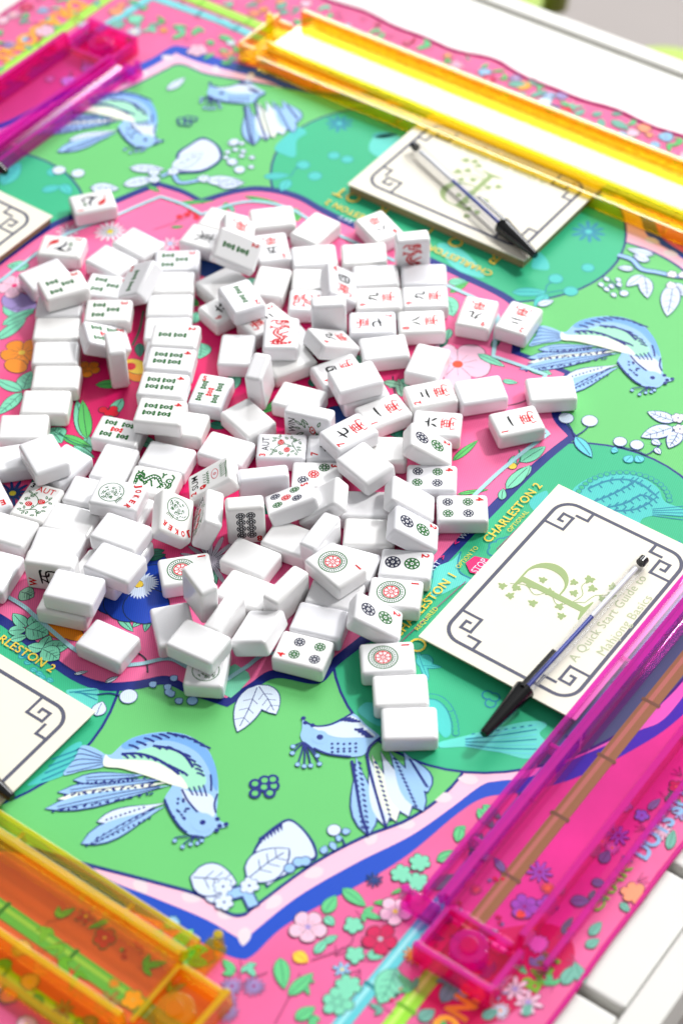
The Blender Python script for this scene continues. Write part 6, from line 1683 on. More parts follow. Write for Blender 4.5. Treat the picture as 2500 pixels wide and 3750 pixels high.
# ------------------------------------------------------------------ booklets
paper = simple('booklet_paper', (238, 232, 216), .6, .25, .02, 90); ink_g = simple('booklet_grey', (88, 90, 108), .6, .2); ink_l = simple('booklet_green', (158, 178, 122), .6, .2); ink_t = simple('booklet_title', (186, 196, 158), .6, .2)
pages_m = simple('booklet_pages', (158, 138, 100), .8, .2, .2, 400)
def booklet(p, q, rz, z, thick, label, lift=0.0):
    """origin = lower left corner as one reads it; 145 wide, 102 high"""
    o = empty('booklet', W(p, q, 0), A0+math.radians(rz)); tag(o, label, 'booklet', 'quick start booklets, one per side of the mat')
    m_ = MB(); m_.box((0, 0, z-.9), (145, 102, z), paper); cv = m_.build('cover', o, .3)
    m_ = MB(); m_.box((2, 1.5, .6), (144, 101, z-1.0), pages_m) if thick else m_.box((4, 3, .6), (143, 100, 2.2), pages_m); m_.build('pages', o)
    cm_ = MB(); c = Print(cm_, lambda k: {'g': ink_g, 'l': ink_l, 't': ink_t}[k], z+.02, .012)
    x0, y0, x1, y1, w, R = 9, 9, 136, 93, 2.3, 11
    c.stroke('g', 0, w, [(x0+21, y0), (x1-21, y0)]); c.stroke('g', 0, w, [(x0+21, y1), (x1-21, y1)])
    c.stroke('g', 0, w, [(x0, y0+21), (x0, y1-21)]); c.stroke('g', 0, w, [(x1, y0+21), (x1, y1-21)])
    for sx, sy, ox, oy in ((1, 1, x0, y0), (-1, 1, x1, y0), (-1, -1, x1, y1), (1, -1, x0, y1)):
        X = lambda u, v: (ox+sx*u, oy+sy*v)
        arc = [X(21.2, 0), X(R, 0)]+[X(R-R*math.sin(t), R-R*math.cos(t)) for t in [math.pi/2*i/8 for i in range(1, 8)]]+[X(0, R), X(0, 21.2)]
        c.stroke('g', 1, w, arc)
        c.stroke('g', 2, 1.8, [X(21, -.9), X(21, 13.8)]); c.stroke('g', 2.5, 1.8, [X(22, 13), X(9.2, 13)]); c.stroke('g', 3, 1.8, [X(10, 14), X(10, 6)]); c.stroke('g', 3.5, 1.8, [X(9, 6.5), X(16.5, 6.5)]); c.stroke('g', 4, 1.8, [X(15.6, 6), X(15.6, 10)])
        c.stroke('g', 4.5, 1.8, [X(-.9, 21), X(8, 21)]); c.stroke('g', 5, 1.8, [X(7.2, 22), X(7.2, 13)]); 
    # the big leafy P
    bx, by = 60, 36
    P_ = lambda u, v: (bx+u, by+v)
    c.poly('l', 6, [P_(7, 2), P_(11, 2), P_(11, 42), P_(7, 42)])
    c.poly('l', 6.2, [P_(1, 0), P_(17, 0), P_(17, .8), P_(11.2, 2.6), P_(6.8, 2.6), P_(1, .8)]); c.poly('l', 6.4, [P_(1, 44), P_(10, 44), P_(11, 42), P_(11, 40), P_(6.9, 41), P_(1, 43.2)])
    outer = [P_(9, 44)]+[P_(15+14.5*math.sin(t), 31+13*math.cos(t)) for t in [math.pi*i/16 for i in range(17)]]+[P_(11, 18)]
    inner = [P_(11, 19)]+[P_(15+9.2*math.sin(t), 31+11.8*math.cos(t)) for t in [math.pi*(1-i/16) for i in range(17)]]+[P_(9, 42.8)]
    c.poly('l', 6.6, outer+inner)
    rng = random.Random(8)
    c.stroke('l', 7, .5, catmull([P_(2, 46), P_(6, 38), P_(3, 30), P_(9, 24), P_(4, 16), P_(10, 10), P_(14, 4)], False))
    c.stroke('l', 7.2, .5, catmull([P_(10, 10), P_(18, 8), P_(24, 12), P_(31, 10)], False)); c.stroke('l', 7.3, .5, catmull([P_(14, 4), P_(22, 2), P_(26, -3), P_(32, -4)], False))
    for u, v, s_ in [(-2, 48, 3.2), (-6, 41, 3.2), (1, 41, 3.4), (8, 36, 3.6), (9, 24, 3.6), (-3, 27, 3.4), (3, 14, 3.2), (-2, 9, 3.2), (17, 13, 3.2), (24, 17, 3), (26, 6, 3.4), (31, 11, 3.8), (22, -3, 3), (27, -5, 3.2), (33, -3, 3.6), (15, 32, 3)]:
        a0 = rng.uniform(0, 6.28)
        for k in range(5):
            a = a0+(k-2)*1.05; L_ = s_*(1.15 if k == 2 else .85)
            c.leaf('l', 8, P_(u, v), P_(u+L_*math.cos(a), v+L_*math.sin(a)), s_*.62, None, 0, False)
    c.text('t', 9, 'A Quick Start Guide to', (34, 21), 5.6, 0, 76); c.text('t', 9, 'Mahjong Basics', (47, 10.8), 5.6, 0, 52)
    pl = cm_.build('cover_print', o); pl.parent = cv
    for ob in (cv,): ob.location.z = 0
    return o
booklet(320, -90, 90, 7.6, False, 'cream booklet with a leafy green P at the right, title partly under a pen')
booklet(90, 319, 180, 8.0, True, 'thick cream booklet at the far side, partly under the yellow rack')
booklet(-302, 76, 270, 6.0, True, 'cream booklet at the upper left edge of the photo, behind the bird tiles')
booklet(-40, -334, 0, 4.2, False, 'cream booklet at the lower left edge of the photo')

# ------------------------------------------------------------------ pens
clear = acrylic('pen_clear', (.965, .97, .985), None, 0, .04, 1.6); blk = simple('pen_black', (10, 10, 12), .18, .6); inkb = simple('pen_ink', (40, 60, 160), .3); inkw = simple('pen_tube', (232, 234, 240), .25); metal = simple('pen_metal', (190, 170, 120), .25)
def pen(tail, tip, label):
    a, b = Vector(W(*tail)), Vector(W(*tip)); d = (b-a); L_ = d.length*1000
    o = bpy.data.objects.new('pen', None); COL.objects.link(o); o.empty_display_size = .02; o.rotation_mode = 'QUATERNION'
    x = d.normalized(); y = Vector((0, 0, 1)).cross(x).normalized(); z = x.cross(y)
    o.matrix_world = Matrix(((x.x, y.x, z.x, a.x), (x.y, y.y, z.y, a.y), (x.z, y.z, z.z, a.z), (0, 0, 0, 1)))
    tag(o, label, 'pen', 'clear ballpoint pens with black caps')
    k = L_-38
    m_ = MB(); m_.tube((0, 0, 0), (k+4, 0, 0), 4.1, 4.1, clear, 6, True, False); m_.build('barrel', o)
    m_ = MB(); m_.tube((8, 0, 0), (k*.45, 0, 0), 1.5, 1.5, inkw, 12); m_.tube((k*.45+.1, 0, 0), (k+2, 0, 0), 1.25, 1.25, inkb, 12); m_.build('ink_tube', o)
    m_ = MB(); m_.tube((-1.2, 0, 0), (3, 0, 0), 2.9, 3.0, blk, 14); m_.build('end_plug', o)
    m_ = MB(); m_.tube((k, 0, 0), (k+3, 0, 0), 5.9, 5.7, blk, 20); m_.tube((k+3, 0, 0), (L_-1, 0, 0), 5.6, 2.7, blk, 20); m_.tube((L_-1, 0, 0), (L_, 0, 0), 2.7, 2.0, blk, 14); cp_ = m_.build('cap', o)
    m_ = MB(); m_.prism([(-1.3, 5.9), (1.3, 5.9), (1.3, 6.9), (-1.3, 6.9)], k-28, k+3, blk); m_.tube((k-26, 0, 6.0), (k-26, 0, 5.0), 1.3, 1.0, blk, 10); m_.build('clip', cp_, .5)
    return o
pen((292, 27, 12.4), (287, -129, 11.6), 'clear black capped pen across the title of the right hand booklet')
pen((-38, 273, 13.5), (96, 220, 13.2), 'clear black capped pen lying diagonally on the far thick booklet')
pen((-385, 118, 11.5), (-254, 89, 11.2), 'pen at the upper left edge, only the end of its black cap showing')
pen((-40, -283, 9), (110, -303, 8.4), 'pen at the lower left edge, black cap tip on a booklet corner')

# ------------------------------------------------------------------ acrylic racks
def rack(p, q, rz, colr, label, group):
    """x runs along the rack (460), y outwards from the middle of the mat"""
    o = empty('tile_rack', W(p, q, 0), A0+math.radians(rz)); tag(o, label, 'tile rack', group)
    if colr == 'pink':
        sh = acrylic('acrylic_pink_sheet', (.998, .68, .955), (.9, .02, .6), .01, .015, 1.5); ed = acrylic('acrylic_pink_edge', (.99, .45, .93), (1.0, .01, .58), .27); dk = acrylic('acrylic_pink_thick', (.985, .34, .74), (1.0, .0, .26), .24)  # diffuse tint of edge and thick imitates light gathered in the acrylic
    else:
        sh = acrylic('acrylic_yellow_sheet', (1.0, .965, .54), (.95, .7, .0), .01, .015, 1.55); ed = acrylic('acrylic_yellow_edge', (1.0, .90, .34), (1.0, .80, .0), .14); dk = acrylic('acrylic_yellow_thick', (1.0, .78, .28), (1.0, .56, .0), .2)
    rim = acrylic('acrylic_pink_glow_rim', (1, .3, .9), (1.0, .06, .64), .55) if colr == 'pink' else acrylic('acrylic_yellow_glow_rim', (1, .9, .3), (1.0, .82, .02), .6)
    L_ = 462
    def part(name, parent=o, bevel=.35, **k):
        m_ = MB()
        def fin():
            ob = m_.build(name, parent, bevel)
            if name not in ('base_plate', 'tray', 'counter_well'):      # glow of the cut top edges put into a brighter, denser colour
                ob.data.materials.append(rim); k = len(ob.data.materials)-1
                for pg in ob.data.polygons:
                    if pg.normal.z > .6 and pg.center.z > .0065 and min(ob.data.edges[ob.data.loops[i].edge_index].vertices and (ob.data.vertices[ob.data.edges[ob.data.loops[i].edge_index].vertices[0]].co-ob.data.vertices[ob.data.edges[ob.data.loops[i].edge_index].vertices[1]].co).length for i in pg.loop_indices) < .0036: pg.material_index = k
            return ob
        return m_, fin
    m_, b = part('base_plate'); m_.box((0, 56, .6), (L_, 74, 3.0), sh); m_.box((0, 12.6, .6), (L_, 19, 3.0), sh); b()
    m_, b = part('tray'); m_.prism([(17, 10.4), (54, 9.0), (54, 11.2), (17, 12.6)], 3, L_-3, sh); b()
    m_, b = part('front_wall'); m_.prism([(13.2, 3.1), (16.4, 3.1), (16.4, 17.5), (13.2, 17.5)], 2, L_-2, ed); b()
    m_, b = part('back_wall'); m_.prism([(54.4, 3.1), (58.4, 3.1), (60.4, 21), (56.6, 21)], 2, L_-2, dk); b()
    m_, b = part('outer_lip'); m_.prism([(70.8, 3.1), (74, 3.1), (74, 7.5), (70.8, 7.5)], 2, L_-2, ed); b()
    m_, b = part('pusher'); m_.prism([(0, .6), (2.6, .6), (2.6, 11), (0, 11)], 2, L_-2, ed); m_.prism([(2.7, 9), (9.6, 9.6), (9.6, 11.6), (2.7, 11)], 2, L_-2, sh); m_.prism([(9.7, 6), (12, 6), (12, 14), (9.7, 14)], 2, L_-2, ed); ps = b()
    for k in range(6):
        m_, b = part('rib', ps, .3); x = 42+k*73; m_.prism([(2.8, 1), (9.4, 1), (9.4, 8.9), (2.8, 8.9)], x, x+2.4, ed); b()
    for x0, s_ in ((0, 1), (L_, -1)):
        m_, b = part('end_wall'); xa, xb = sorted((x0, x0+s_*3)); m_.prism([(17, 3.2), (54, 3.2), (54, 8.8), (17, 10.2)], xa+.1, xb-.1, dk); b()
    # near end: block with a round counter well and an arm; far end: box with a post
    m_, b = part('end_block'); m_.box((-30, 16, .6), (-.5, 62, 4), dk); m_.box((-30, 16, 4.1), (-26.5, 62, 15), dk); m_.box((-26, 58.5, 4.1), (-.5, 62, 13), ed); m_.box((-26, 16, 4.1), (-.5, 19, 12), ed); eb = b()
    m_, b = part('counter_well', eb, .4); m_.tube((-13, 38, 4.1), (-13, 38, 12), 10, 9.6, ed, 28); m_.tube((-13, 38, 12.1), (-13, 38, 14), 5, 4.6, dk, 20); b()
    m_, b = part('pusher_arm', ps, .5); m_.box((-9, -6, 1), (1.5, 12, 6), ed); m_.tube((-5, -5, 6.1), (-5, -5, 15), 3, 2.6, dk, 14); b()
    m_, b = part('end_box'); m_.box((L_+.5, 2, .6), (L_+16, 50, 3.6), dk); m_.box((L_+13, 2, 3.7), (L_+16, 50, 16), ed); m_.box((L_+.5, 2, 3.7), (L_+12.8, 5, 16), ed); m_.box((L_+.5, 47, 3.7), (L_+12.8, 50, 12), ed); b()
    m_, b = part('post'); m_.tube((L_+7, 30, 3.8), (L_+7, 30, 27), 3.6, 3.2, ed, 18); m_.tube((L_+7, 30, 27.1), (L_+7, 30, 30), 3.6, 1.6, dk, 18); b()
    return o
rack(314, -246, 0, 'pink', '', '') if False else None
def rack_at(kind, p, q, rz, label, group):   # local x -> along the rack, local y -> away from the mat's middle
    r = rack(0, 0, 0, kind, label, group); r.location = W(p, q, 0); r.rotation_euler = (0, 0, A0+math.radians(rz)); return r
def mirror_x(o):
    for c in o.children_recursive:
        if c.type == 'MESH':
            c.data = c.data.copy()
            for v in c.data.vertices: v.co.x = -v.co.x
            c.data.flip_normals()
# right hand side: x axis along +q must have y pointing to +p  -> mirrored mesh, x along -q
r1 = rack_at('pink', 315, -228, -90, 'magenta acrylic tile rack at the right, its near end over the mat border', 'magenta acrylic racks'); mirror_x(r1)
r2 = rack_at('pink', -267, 235, 90, 'magenta acrylic tile rack at the upper left edge of the photo', 'magenta acrylic racks'); mirror_x(r2)
r3 = rack_at('yellow', 262, 298, 0, 'yellow acrylic tile rack along the far side, small post at its left end', 'yellow acrylic racks'); mirror_x(r3)
r4 = rack_at('yellow', 246, -313, 180, 'yellow acrylic tile rack in the bottom left corner of the photo', 'yellow acrylic racks')
for v in (r4,): mirror_x(v); v.location = W(246, -313, 0); v.rotation_euler = (0, 0, A0+math.pi); mirror_x(v)

# ------------------------------------------------------------------ tiles
ivory = simple('tile_resin', (233, 233, 237), .12, .5, .006, 300)
nt = ivory.node_tree; oi = nt.nodes.new('ShaderNodeObjectInfo'); cr = nt.nodes.new('ShaderNodeValToRGB'); cr.color_ramp.elements[0].color = (*lin((231, 231, 236)), 1); cr.color_ramp.elements[1].color = (*lin((239, 239, 242)), 1)
e_ = cr.color_ramp.elements.new(.5); e_.color = (*lin((237, 236, 234)), 1); nt.links.new(oi.outputs['Random'], cr.inputs[0]); pb = nt.nodes['Principled BSDF']
sc_ = nt.nodes.new('ShaderNodeTexNoise'); sc_.inputs['Scale'].default_value = 160; mr_ = nt.nodes.new('ShaderNodeMapRange'); mr_.inputs['To Min'].default_value = .09; mr_.inputs['To Max'].default_value = .19
tc_ = nt.nodes.new('ShaderNodeTexCoord'); nt.links.new(tc_.outputs['Object'], sc_.inputs['Vector']); nt.links.new(sc_.outputs['Fac'], mr_.inputs['Value']); nt.links.new(mr_.outputs[0], pb.inputs['Roughness'])
for l_ in list(pb.inputs['Base Color'].links): nt.links.remove(l_)
nt.links.new(cr.outputs[0], pb.inputs['Base Color'])
TI = {'k': simple('tile_black', (8, 10, 14), .5, .2), 'r': simple('tile_red', (206, 2, 20), .5, .2), 'g': simple('tile_green', (6, 96, 24), .5, .2), 'n': simple('tile_navy', (18, 24, 56), .5, .2), 'w': simple('tile_white', (232, 233, 236), .3)}
TW, TL, TT_ = 22.4, 30.0, 11.4
def tile_body(mb):
    bm = bmesh.new(); bmesh.ops.create_cube(bm, size=1)
    for v in bm.verts: v.co = Vector((v.co.x*TW, v.co.y*TL, v.co.z*TT_))
    bmesh.ops.bevel(bm, geom=bm.edges[:]+bm.verts[:], offset=2.3, segments=5, profile=.5, affect='EDGES', clamp_overlap=True)
    bm.verts.index_update(); vs = [v.co[:] for v in bm.verts]
    big = [f for f in bm.faces if f.calc_area() > 60]; small = [f for f in bm.faces if f.calc_area() <= 60]
    n0 = len(mb.v); mb.mesh(vs, [[v.index for v in f.verts] for f in small], ivory, True)
    for f in big: mb.f.append([n0+v.index for v in f.verts]); mb.m.append(mb.mi(ivory)); mb.sm.append(False)
    bm.free()
def arc(c, r, a0, a1, n=8): return [(c[0]+r*math.cos(math.radians(a0+(a1-a0)*i/n)), c[1]+r*math.sin(math.radians(a0+(a1-a0)*i/n))) for i in range(n+1)]
def T_bone(p, x, y, co='g', L_=8.4):
    h = L_/2
    for s in (-1, 1):
        p.poly(co, 1, [(x-1.5, y+s*h), (x+1.5, y+s*h), (x+2.2, y+s*(h-.5)), (x+2.1, y+s*(h-1.2)), (x+1.1, y+s*(h-1.9)), (x+.95, y+s*1.3), (x+1.6, y+s*.6), (x+1.6, y-s*.05), (x-1.6, y-s*.05), (x-1.6, y+s*.6), (x-.95, y+s*1.3), (x-1.1, y+s*(h-1.9)), (x-2.1, y+s*(h-1.2)), (x-2.2, y+s*(h-.5))])
        p.poly('w', 2, [(x-.22, y+s*(h-1.2)), (x+.22, y+s*(h-1.2)), (x+.22, y+s*1.4), (x-.22, y+s*1.4)])
    p.poly('w', 3, [(x-.8, y-.24), (x+.8, y-.24), (x+.8, y+.24), (x-.8, y+.24)]); p.stroke(co, 4, .3, [(x-.3, y-.3), (x-.3, y+.3)])
def T_wheel(p, x, y, r, co, dense=False):
    p.disc(co, 1, (x, y), r, n=30); n = 8 if not dense else 8
    p.disc('w', 2, (x, y), r*.8, n=30)
    for i in range(n):
        t = 2*math.pi*(i+.5)/n; p.stroke(co, 3, r*.24, [(x+r*.3*math.cos(t), y+r*.3*math.sin(t)), (x+r*.9*math.cos(t), y+r*.9*math.sin(t))])
        t = 2*math.pi*i/n; p.stroke(co, 3, r*.1, [(x+r*.36*math.cos(t), y+r*.36*math.sin(t)), (x+r*.66*math.cos(t), y+r*.66*math.sin(t))])
        p.disc(co, 3.4, (x+r*.84*math.cos(t+math.pi/n), y+r*.84*math.sin(t+math.pi/n)), r*.13, n=8)
    p.disc(co, 4, (x, y), r*.34, n=18); p.disc('w', 5, (x, y), r*.22, n=16); p.disc(co, 6, (x, y), r*.11, n=10)
def T_wan(p, x, y, s, co='r'):
    for st in [[(-3.6, 3.4), (-2.6, 3.0)], [(-1.2, 3.9), (-.8, 2.2)], [(-4, 2.8), (0, 3.3), (4, 2.9)], [(1.4, 4.0), (1.0, 2.2)], [(-2.6, 1.9), (-2.4, -.6), (-1.9, -.9)], [(-2.6, 1.9), (0, 2.1), (2.6, 1.8), (2.3, -.7)], [(-2.3, .6), (2.3, .7)], [(-2.1, -.6), (2.2, -.6)], [(0, 2.0), (.1, -3)],
               [(-4.2, -1.3), (-3.6, -3.9)], [(-4.2, -1.5), (0, -1.2), (4.3, -1.4), (4.0, -3.4), (2.8, -4.1)], [(-1.6, -3.1), (.4, -2.6), (1.8, -3.3)]]:
        p.stroke(co, 2, .82*s, catmull([(x+a*s, y+b*s) for a, b in st], False, 4), False, True)
CH = {'1': [[(-4.4, .2), (-1, .7), (3.6, .9), (4.6, .2)]], '2': [[(-2.6, 2), (2.4, 2.3)], [(-4.2, -1.6), (0, -1.2), (4.4, -1.4)]],
 '4': [[(-3.6, 2.6), (-3.1, -2.8)], [(-3.6, 2.6), (3.8, 2.7), (3.2, -2.8)], [(-3, -2.5), (3.2, -2.5)], [(-1, 2.4), (-1.6, -.6)], [(1, 2.4), (1.2, -.6), (2.6, -.8)]],
 '5': [[(-3.2, 3), (3, 3.1)], [(0, 3), (-1.2, -2.8)], [(-2.6, .6), (2.2, .8), (1.7, -2.7)], [(-4.4, -2.8), (4.4, -2.8)]],
 '6': [[(-.3, 4), (.5, 2.6)], [(-4.2, 1.4), (0, 1.9), (4.2, 1.5)], [(-1.4, .2), (-2.4, -1.8), (-4, -3.2)], [(1.3, .2), (2.6, -1.4), (4, -3.2)]],
 '7': [[(-4.4, .2), (0, 1.2), (4.2, 1.9)], [(-.4, 3.8), (-.8, -1.6), (.4, -3), (3.4, -2.9), (4, -1.6)]],
 '8': [[(-1.2, 2.6), (-2, -.2), (-4, -2.8)], [(.6, 3.1), (1.6, .2), (4.4, -2.7)]],
 '9': [[(-3, 1.8), (2, 2.2), (1.8, -1.6), (2.6, -3), (4.4, -2.8), (4.3, -1.4)], [(-.6, 4), (-1, .2), (-3.8, -3.1)]]}
def T_char(p, ch, x, y, s, co='k', w=1.55):
    for st in CH[ch]: p.stroke(co, 2, w*s, catmull([(x+a*s, y+b*s) for a, b in st], False, 5), False, True)
def T_digit(p, d, x=-8.2, y=7.9, co='r', size=4.3): p.text(co, 2, d, (x, y), size, 0, 0, 2)
def T_dragon(p, co):
    path = catmull([(-1.6, 9), (.8, 7.2), (.6, 5), (-2.6, 2.6), (-3.6, -.4), (-1.6, -2.8), (.6, -4.6), (.2, -7), (-3.4, -7.6), (-3.2, -10), (1, -10), (5.6, -9.6), (6, -7.4)], False, 6)
    N = len(path); body = lambda i: 3.0*(1-.55*abs(i/N-.4))
    p.stroke(co, 1, 3.6, path, False, True)
    for i in range(1, N-1, 3): p.disc('w', 3, (path[i][0]+.15, path[i][1]), body(i)*.22, n=8)
    for i in range(4, N-6, 5):
        q = path[i]; p.stroke(co, 3.5, .9, [(q[0]+.9, q[1]), (q[0]+2.8, q[1]+1.4)])
    p.disc(co, 4, (-1.6, 9.6), 2.2); p.disc('w', 5, (-1.6, 9.8), 1.2); p.disc(co, 6, (-1.6, 9.8), .55)
    for a, b, c in [((-2, 11), (-5, 11.6), (-7, 9.6)), ((-.6, 11), (2.5, 11.6), (4.6, 10.4)), ((-.4, 10), (2.6, 10.2), (4.8, 8.8)), ((-3, 5), (-5.4, 5), (-7, 6.6)), ((-5.4, 5), (-6.6, 4.4), (-7.4, 4)), ((1, 6), (3.4, 5.4), (5, 6.4)), ((3.4, 5.4), (4.6, 4.6), (5.6, 4.2)), ((0, -1), (3, 0), (5, 1)), ((-3, -7), (-5.5, -8.6), (-6.8, -8)), ((-4, -8), (-4.6, -10), (-6, -11)), ((1, -4), (3, -3.4), (4.6, -4.4))]:
        p.stroke(co, 4.5, 1.05, catmull([a, b, c], False, 4))
def T_pic(p, kind):
    rg = random.Random(hash_(kind))
    if kind in ('aut', 'autr', 'flower'):
        berries = [(3, .5), (-3.4, -3.4)] if kind != 'flower' else [(0, -2), (1, 3), (-2, -6)]
        p.stroke('g', 1, .55, catmull([(-6, -10.5), (-1, -7.6), (3, -6.4), (5.5, -11)], False, 5)); p.stroke('g', 1.1, .5, catmull([(-1, -7.6), (1.5, -2), (-1, 3), (-6, 5)], False, 5)); p.stroke('g', 1.2, .5, catmull([(1.5, -2), (5, 0), (7, 4)], False, 5))
        for x, y, a in [(-6, 5, 150), (-4, 4.4, 60), (-3, 3.4, 200), (-5, 3, 100), (0, 1, 30), (6, 3.5, 60), (7, 1.5, -10), (5, 3.5, 120), (-5.5, -8.6, 200), (-4, -8, 120), (-3, -9.6, 250), (-1, -9, 260), (0, -6, 100), (3, -8, 20), (5, -9, 60), (4, -10.6, 200), (6, -6, 10), (5.6, -3.6, 40), (-6.5, -5, 160), (-6, -1.5, 130), (-4.4, .5, 170)]:
            t = math.radians(a); b = (x+2.9*math.cos(t), y+2.9*math.sin(t)); p.leaf('g', 2, (x, y), b, 1.5, None, 0, False); p.leaf('w', 3, (x+.7*math.cos(t), y+.7*math.sin(t)), (x+2.1*math.cos(t), y+2.1*math.sin(t)), .5, None, 0, False)
        for b in berries:
            p.disc('r', 4, b, 2.2, 1.9, 18)
            for k in range(7): t = k*.9; p.disc('w', 5, (b[0]+1.2*math.cos(t)*(k > 0), b[1]+1.1*math.sin(t)*(k > 0)), .27, n=6)
    elif kind == 'sum':
        p.disc('r', 2, (.5, -4.2), 4.4, 2.5, 22); p.disc('w', 3, (.5, -4.2), 3.9, 2.05, 22)
        for k in range(8): t = k*.785; p.poly('r', 4, [(.5+.5*math.cos(t-.5), -4.2+.5*math.sin(t-.5)), (.5+1.6*math.cos(t), -4.2+1.5*math.sin(t)), (.5+.5*math.cos(t+.5), -4.2+.5*math.sin(t+.5))])
        p.ring('r', 4.5, (.5, -4.2), .75, .3, 12)
        for k in range(6): x = -5+k*1.9; p.stroke('g', 2, .5, [(x, -8.2), (x+1.2, -12)]); p.stroke('g', 2, .4, [(x+.6, -7.6), (x+2.4, -9.6)])
        p.stroke('g', 2, .6, [(-7.5, -11.6), (-3, -12.2), (2, -11.8), (7, -12.6)])
        for k in range(5): x = -5+k*2.2; p.stroke('g', 2, .55, catmull([(x, -.2), (x+.9, 1.4), (x+1.9, -.2)], False, 4)); p.stroke('g', 2, .5, [(x, 1.8), (x+1, 4)])
        p.disc('r', 3, (-5.6, 4.4), 1.6, 2.2); p.disc('w', 4, (-5.6, 4.9), .5)
    elif kind == 'win':
        for x, y, a, l in [(3, 3, 60, 6), (1, 1, 20, 7), (4, -1, 40, 6), (-3, 2, 120, 6), (-1, -6, 200, 6), (4, -7, -20, 5), (-5, -2, 160, 4), (0, 4, 90, 4)]:
            t = math.radians(a); b = (x+l*math.cos(t), y+l*math.sin(t)); p.leaf('g', 2, (x, y), b, 2, None, 0, False); p.leaf('w', 3, (x+l*.2*math.cos(t), y+l*.2*math.sin(t)), (x+l*.8*math.cos(t), y+l*.8*math.sin(t)), .8, None, 0, False)
        p.leaf('r', 4, (-3, -4), (4, -3), 4, None, 0, False); p.leaf('w', 5, (-2, -3.8), (3, -3.1), 2.4, None, 0, False); p.disc('r', 6, (.5, -3.5), .8)
        p.stroke('g', 2, .8, [(-4, -8), (0, -5), (3, -1)])
    elif kind == 'joker':
        p.disc('g', 1, (0, -4), 7.6, n=40); p.disc('w', 2, (0, -4), 7.1, n=40); R = random.Random(4)
        for k in range(46):
            a, r = R.uniform(0, 6.28), R.uniform(2.6, 6.4); c = (r*math.cos(a), -4+r*math.sin(a)); t = a+R.uniform(.8, 2.2)
            p.stroke('g', 3, R.uniform(.35, .6), catmull([(c[0]-.8*math.cos(t), c[1]-.8*math.sin(t)), (c[0]+.2, c[1]), (c[0]+.8*math.cos(t+.5), c[1]+.8*math.sin(t+.5))], False, 4), False, True)
        p.ring('g', 4, (-.6, -3.4), .9, .3, 12); p.disc('g', 4, (-.6, -3.4), .35); p.ring('g', 4, (2, -4.6), .7, .3, 10)
        for st in [[(-3, -2), (-1, -1.6), (1, -2.6)], [(0, -4.6), (1.4, -6.4), (3.6, -6.2)], [(-2, -6), (0, -7.6), (2.4, -8)], [(3, -2), (4.4, -3.4), (4, -5)]]: p.stroke('g', 4.4, .4, catmull(st, False, 5))
        for k in range(5): p.stroke('g', 5, .35, [(2.6+k*.9, 1+k*-.1), (3.8+k*1.0, 4.2-k*.5)])
        for k, ch in enumerate('JOKER'):
            t = math.radians(118-k*14); p.text('r', 6, ch, (-1.3+15.3*math.cos(t)*1.08, -5.6+15.3*math.sin(t)), 3.5, t-math.pi/2, 2.5, 2)
    elif kind == 'bird':
        for k in range(7): p.stroke('r', 2, .6, catmull([(-6+k*.5, -3), (-5+k*.9, -6-k*.4), (-3+k*1.3, -9)], False, 5), False, True)
        for k in range(6): p.stroke('n', 2, .7, catmull([(-5+k*.7, 2), (-1+k*.6, 2.6-k*.7), (4, -1-k*.8)], False, 5), False, True)
        for k in range(4): p.stroke('k', 2, .7, catmull([(3, -3+k), (5, 0+k), (5.6, 4+k*.8)], False, 5), False, True)
        for k in range(5): p.stroke('g', 2, .5, [(-4+k*.9, 4.5), (-3+k*.8, 7)])
        p.disc('k', 3, (3, 6), 1.4); p.disc('w', 4, (3.2, 6.2), .5)
def hash_(s): return sum(ord(c)*(i+3) for i, c in enumerate(s))
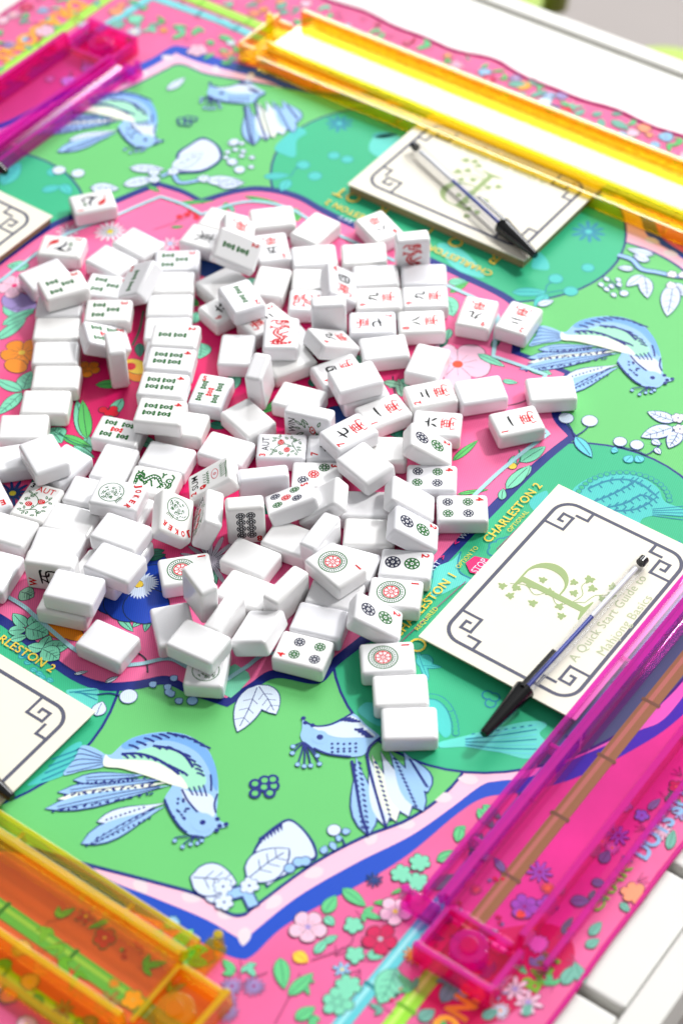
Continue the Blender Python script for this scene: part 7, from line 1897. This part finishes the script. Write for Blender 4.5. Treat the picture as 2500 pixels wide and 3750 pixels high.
def tile_mesh(kind):
    mb = MB(); tile_body(mb)
    p = Print(mb, lambda k: TI[k], TT_/2+.012, .02)
    if kind:
        k, d = kind.rstrip('0123456789'), ''.join(c for c in kind if c.isdigit())
        if k == 'bam':
            pos = {'2': [(0, 3.2, 'g'), (0, -6.4, 'g')], '3': [(-.5, 3.2, 'g'), (-4.8, -6, 'g'), (4.6, -6, 'g')], '4': [(-3.6, 3, 'g'), (-3.6, -6.4, 'g'), (2.6, 3, 'g'), (2.6, -6.4, 'g')], '5': [(-5.2, 4, 'g'), (4.8, 4, 'g'), (0, -1.4, 'r'), (-5.2, -6.8, 'g'), (4.8, -6.8, 'g')]}[d]
            for x, y, c in pos: T_bone(p, x, y, c, 8.0 if d != '5' else 7.4)
            T_digit(p, d)
        elif k == 'dot':
            if d == '1':
                p.disc('g', 1, (0, -2.4), 8.3, n=44); p.disc('w', 2, (0, -2.4), 7.6, n=44)
                for i in range(32):
                    t = 2*math.pi*i/32; c_, s_ = math.cos(t), math.sin(t); p.stroke('g', 3, .75, [(7.3*c_, -2.4+7*s_), (5.9*c_, -2.4+5.9*s_)], False, True)
                p.ring('g', 3, (0, -2.4), 5.2, .75, 40); p.ring('r', 3.5, (0, -2.4), 4.2, .7, 36)
                for i in range(8):
                    t = 2*math.pi*i/8; c_, s_ = math.cos(t), math.sin(t); p.stroke('r', 4, .6, [(1.4*c_, -2.4+1.4*s_), (4.1*c_, -2.4+4.1*s_)]); p.disc('r', 4, (3.6*c_, -2.4+3.6*s_), .45, n=8)
                    t += .39; c_, s_ = math.cos(t), math.sin(t); p.stroke('r', 4, .2, [(1.7*c_, -2.4+1.7*s_), (2.9*c_, -2.4+2.9*s_)])
                p.ring('r', 4.5, (0, -2.4), 1.3, .45, 18); p.disc('r', 4.5, (0, -2.4), .4)
            else:
                pos = {'2': [(0, -7.6, 4.5, 'n'), (0, 3.4, 4.5, 'g')], '3': [(-5.6, 4.2, 3.3, 'g'), (0, -2, 3.3, 'r'), (5, -8, 3.3, 'n')], '4': [(-4.6, -8.4, 3.1, 'n'), (-4.6, 3.4, 3.1, 'g'), (4.6, -8.4, 3.1, 'g'), (4.6, 3.4, 3.1, 'n')],
                       '5': [(-5.2, 4, 3, 'g'), (-5.2, -8, 3, 'n'), (0, -2, 3, 'r'), (4.6, 4, 3, 'n'), (4.6, -8, 3, 'g')], '8': [(x, y, 2.75, 'k') for x in (-2.9, 2.9) for y in (-9.2, -3.9, 1.4, 6.7)]}[d]
                for x, y, r, c in pos: T_wheel(p, x, y, r, c, d == '2')
            T_digit(p, d, -8.4 if d != '8' else -8.8, 8.3)
        elif k == 'crak': T_digit(p, d, -7.8, 8.1); T_char(p, d, .3, 3.4, 1.0); T_wan(p, 0, -6.6, 1.16)
        elif kind == 'windE': T_digit(p, 'E', -7.6, 8.4); T_char(p, '6', 0, -1, 1.5)
        elif kind == 'windW': T_digit(p, 'W', -8, 8.6); T_char(p, '4', 0, -1, .1); [p.stroke('k', 2, 1.5, catmull(st, False, 5), False, True) for st in ([(-5, 5), (5, 5.4), (6, 4)], [(-1, 5), (-4, 0), (-6, -1)], [(1.5, 5), (2, 1), (5, 0)], [(-5.5, 1), (-4.8, -7), (4.6, -7), (5.4, 1.6), (-5.5, 1)])]
        elif kind == 'windX':
            for st in [[(-4.5, 4), (4.5, 4.4)], [(0, 7), (0, -7)], [(-3, 2), (3, 2), (3, -1.6), (-3, -1.6), (-3, 2)], [(-2.6, .2), (2.6, .2)], [(-.5, -2), (-5.5, -5.5)], [(.5, -2), (6, -5.5)]]: p.stroke('k', 2, 1, st)
        elif k == 'rdragon': T_dragon(p, 'r')
        elif k == 'gdragon': T_dragon(p, 'g')
        elif kind == 'bird': T_pic(p, 'bird'); T_digit(p, '1')
        elif kind == 'joker': T_pic(p, 'joker')
        else:
            T_pic(p, kind); w = {'aut': 'AUT', 'autr': 'AUT', 'sum': 'SUM', 'win': 'WIN', 'flower': 'SPR'}[kind]; d_ = {'aut': '3', 'autr': '3', 'sum': '2', 'win': '4', 'flower': '1'}[kind]
            a, b = ('r', 'k') if kind != 'autr' else ('k', 'r'); T_digit(p, d_, -9, 9.4, a, 3.6); p.text(b, 2, w, (-4.4, 7.6), 4.4, 0, 11.5, 1)
    o = mb.build('mahjong_tile'); me = o.data; bpy.data.objects.remove(o); return me
CACHE = {}
for i, t in enumerate(TILES):
    kind, x, y, z, qw, qx, qy, qz, label = t
    if kind not in CACHE: CACHE[kind] = tile_mesh(kind)
    o = bpy.data.objects.new('mahjong_tile', CACHE[kind]); COL.objects.link(o)
    o.location = (x*MM, y*MM, z*MM+.00075-y*2.6e-7); o.rotation_mode = 'QUATERNION'; o.rotation_quaternion = (qw, qx, qy, qz)
    tag(o, label, 'tile', 'mahjong tiles in the pile' )
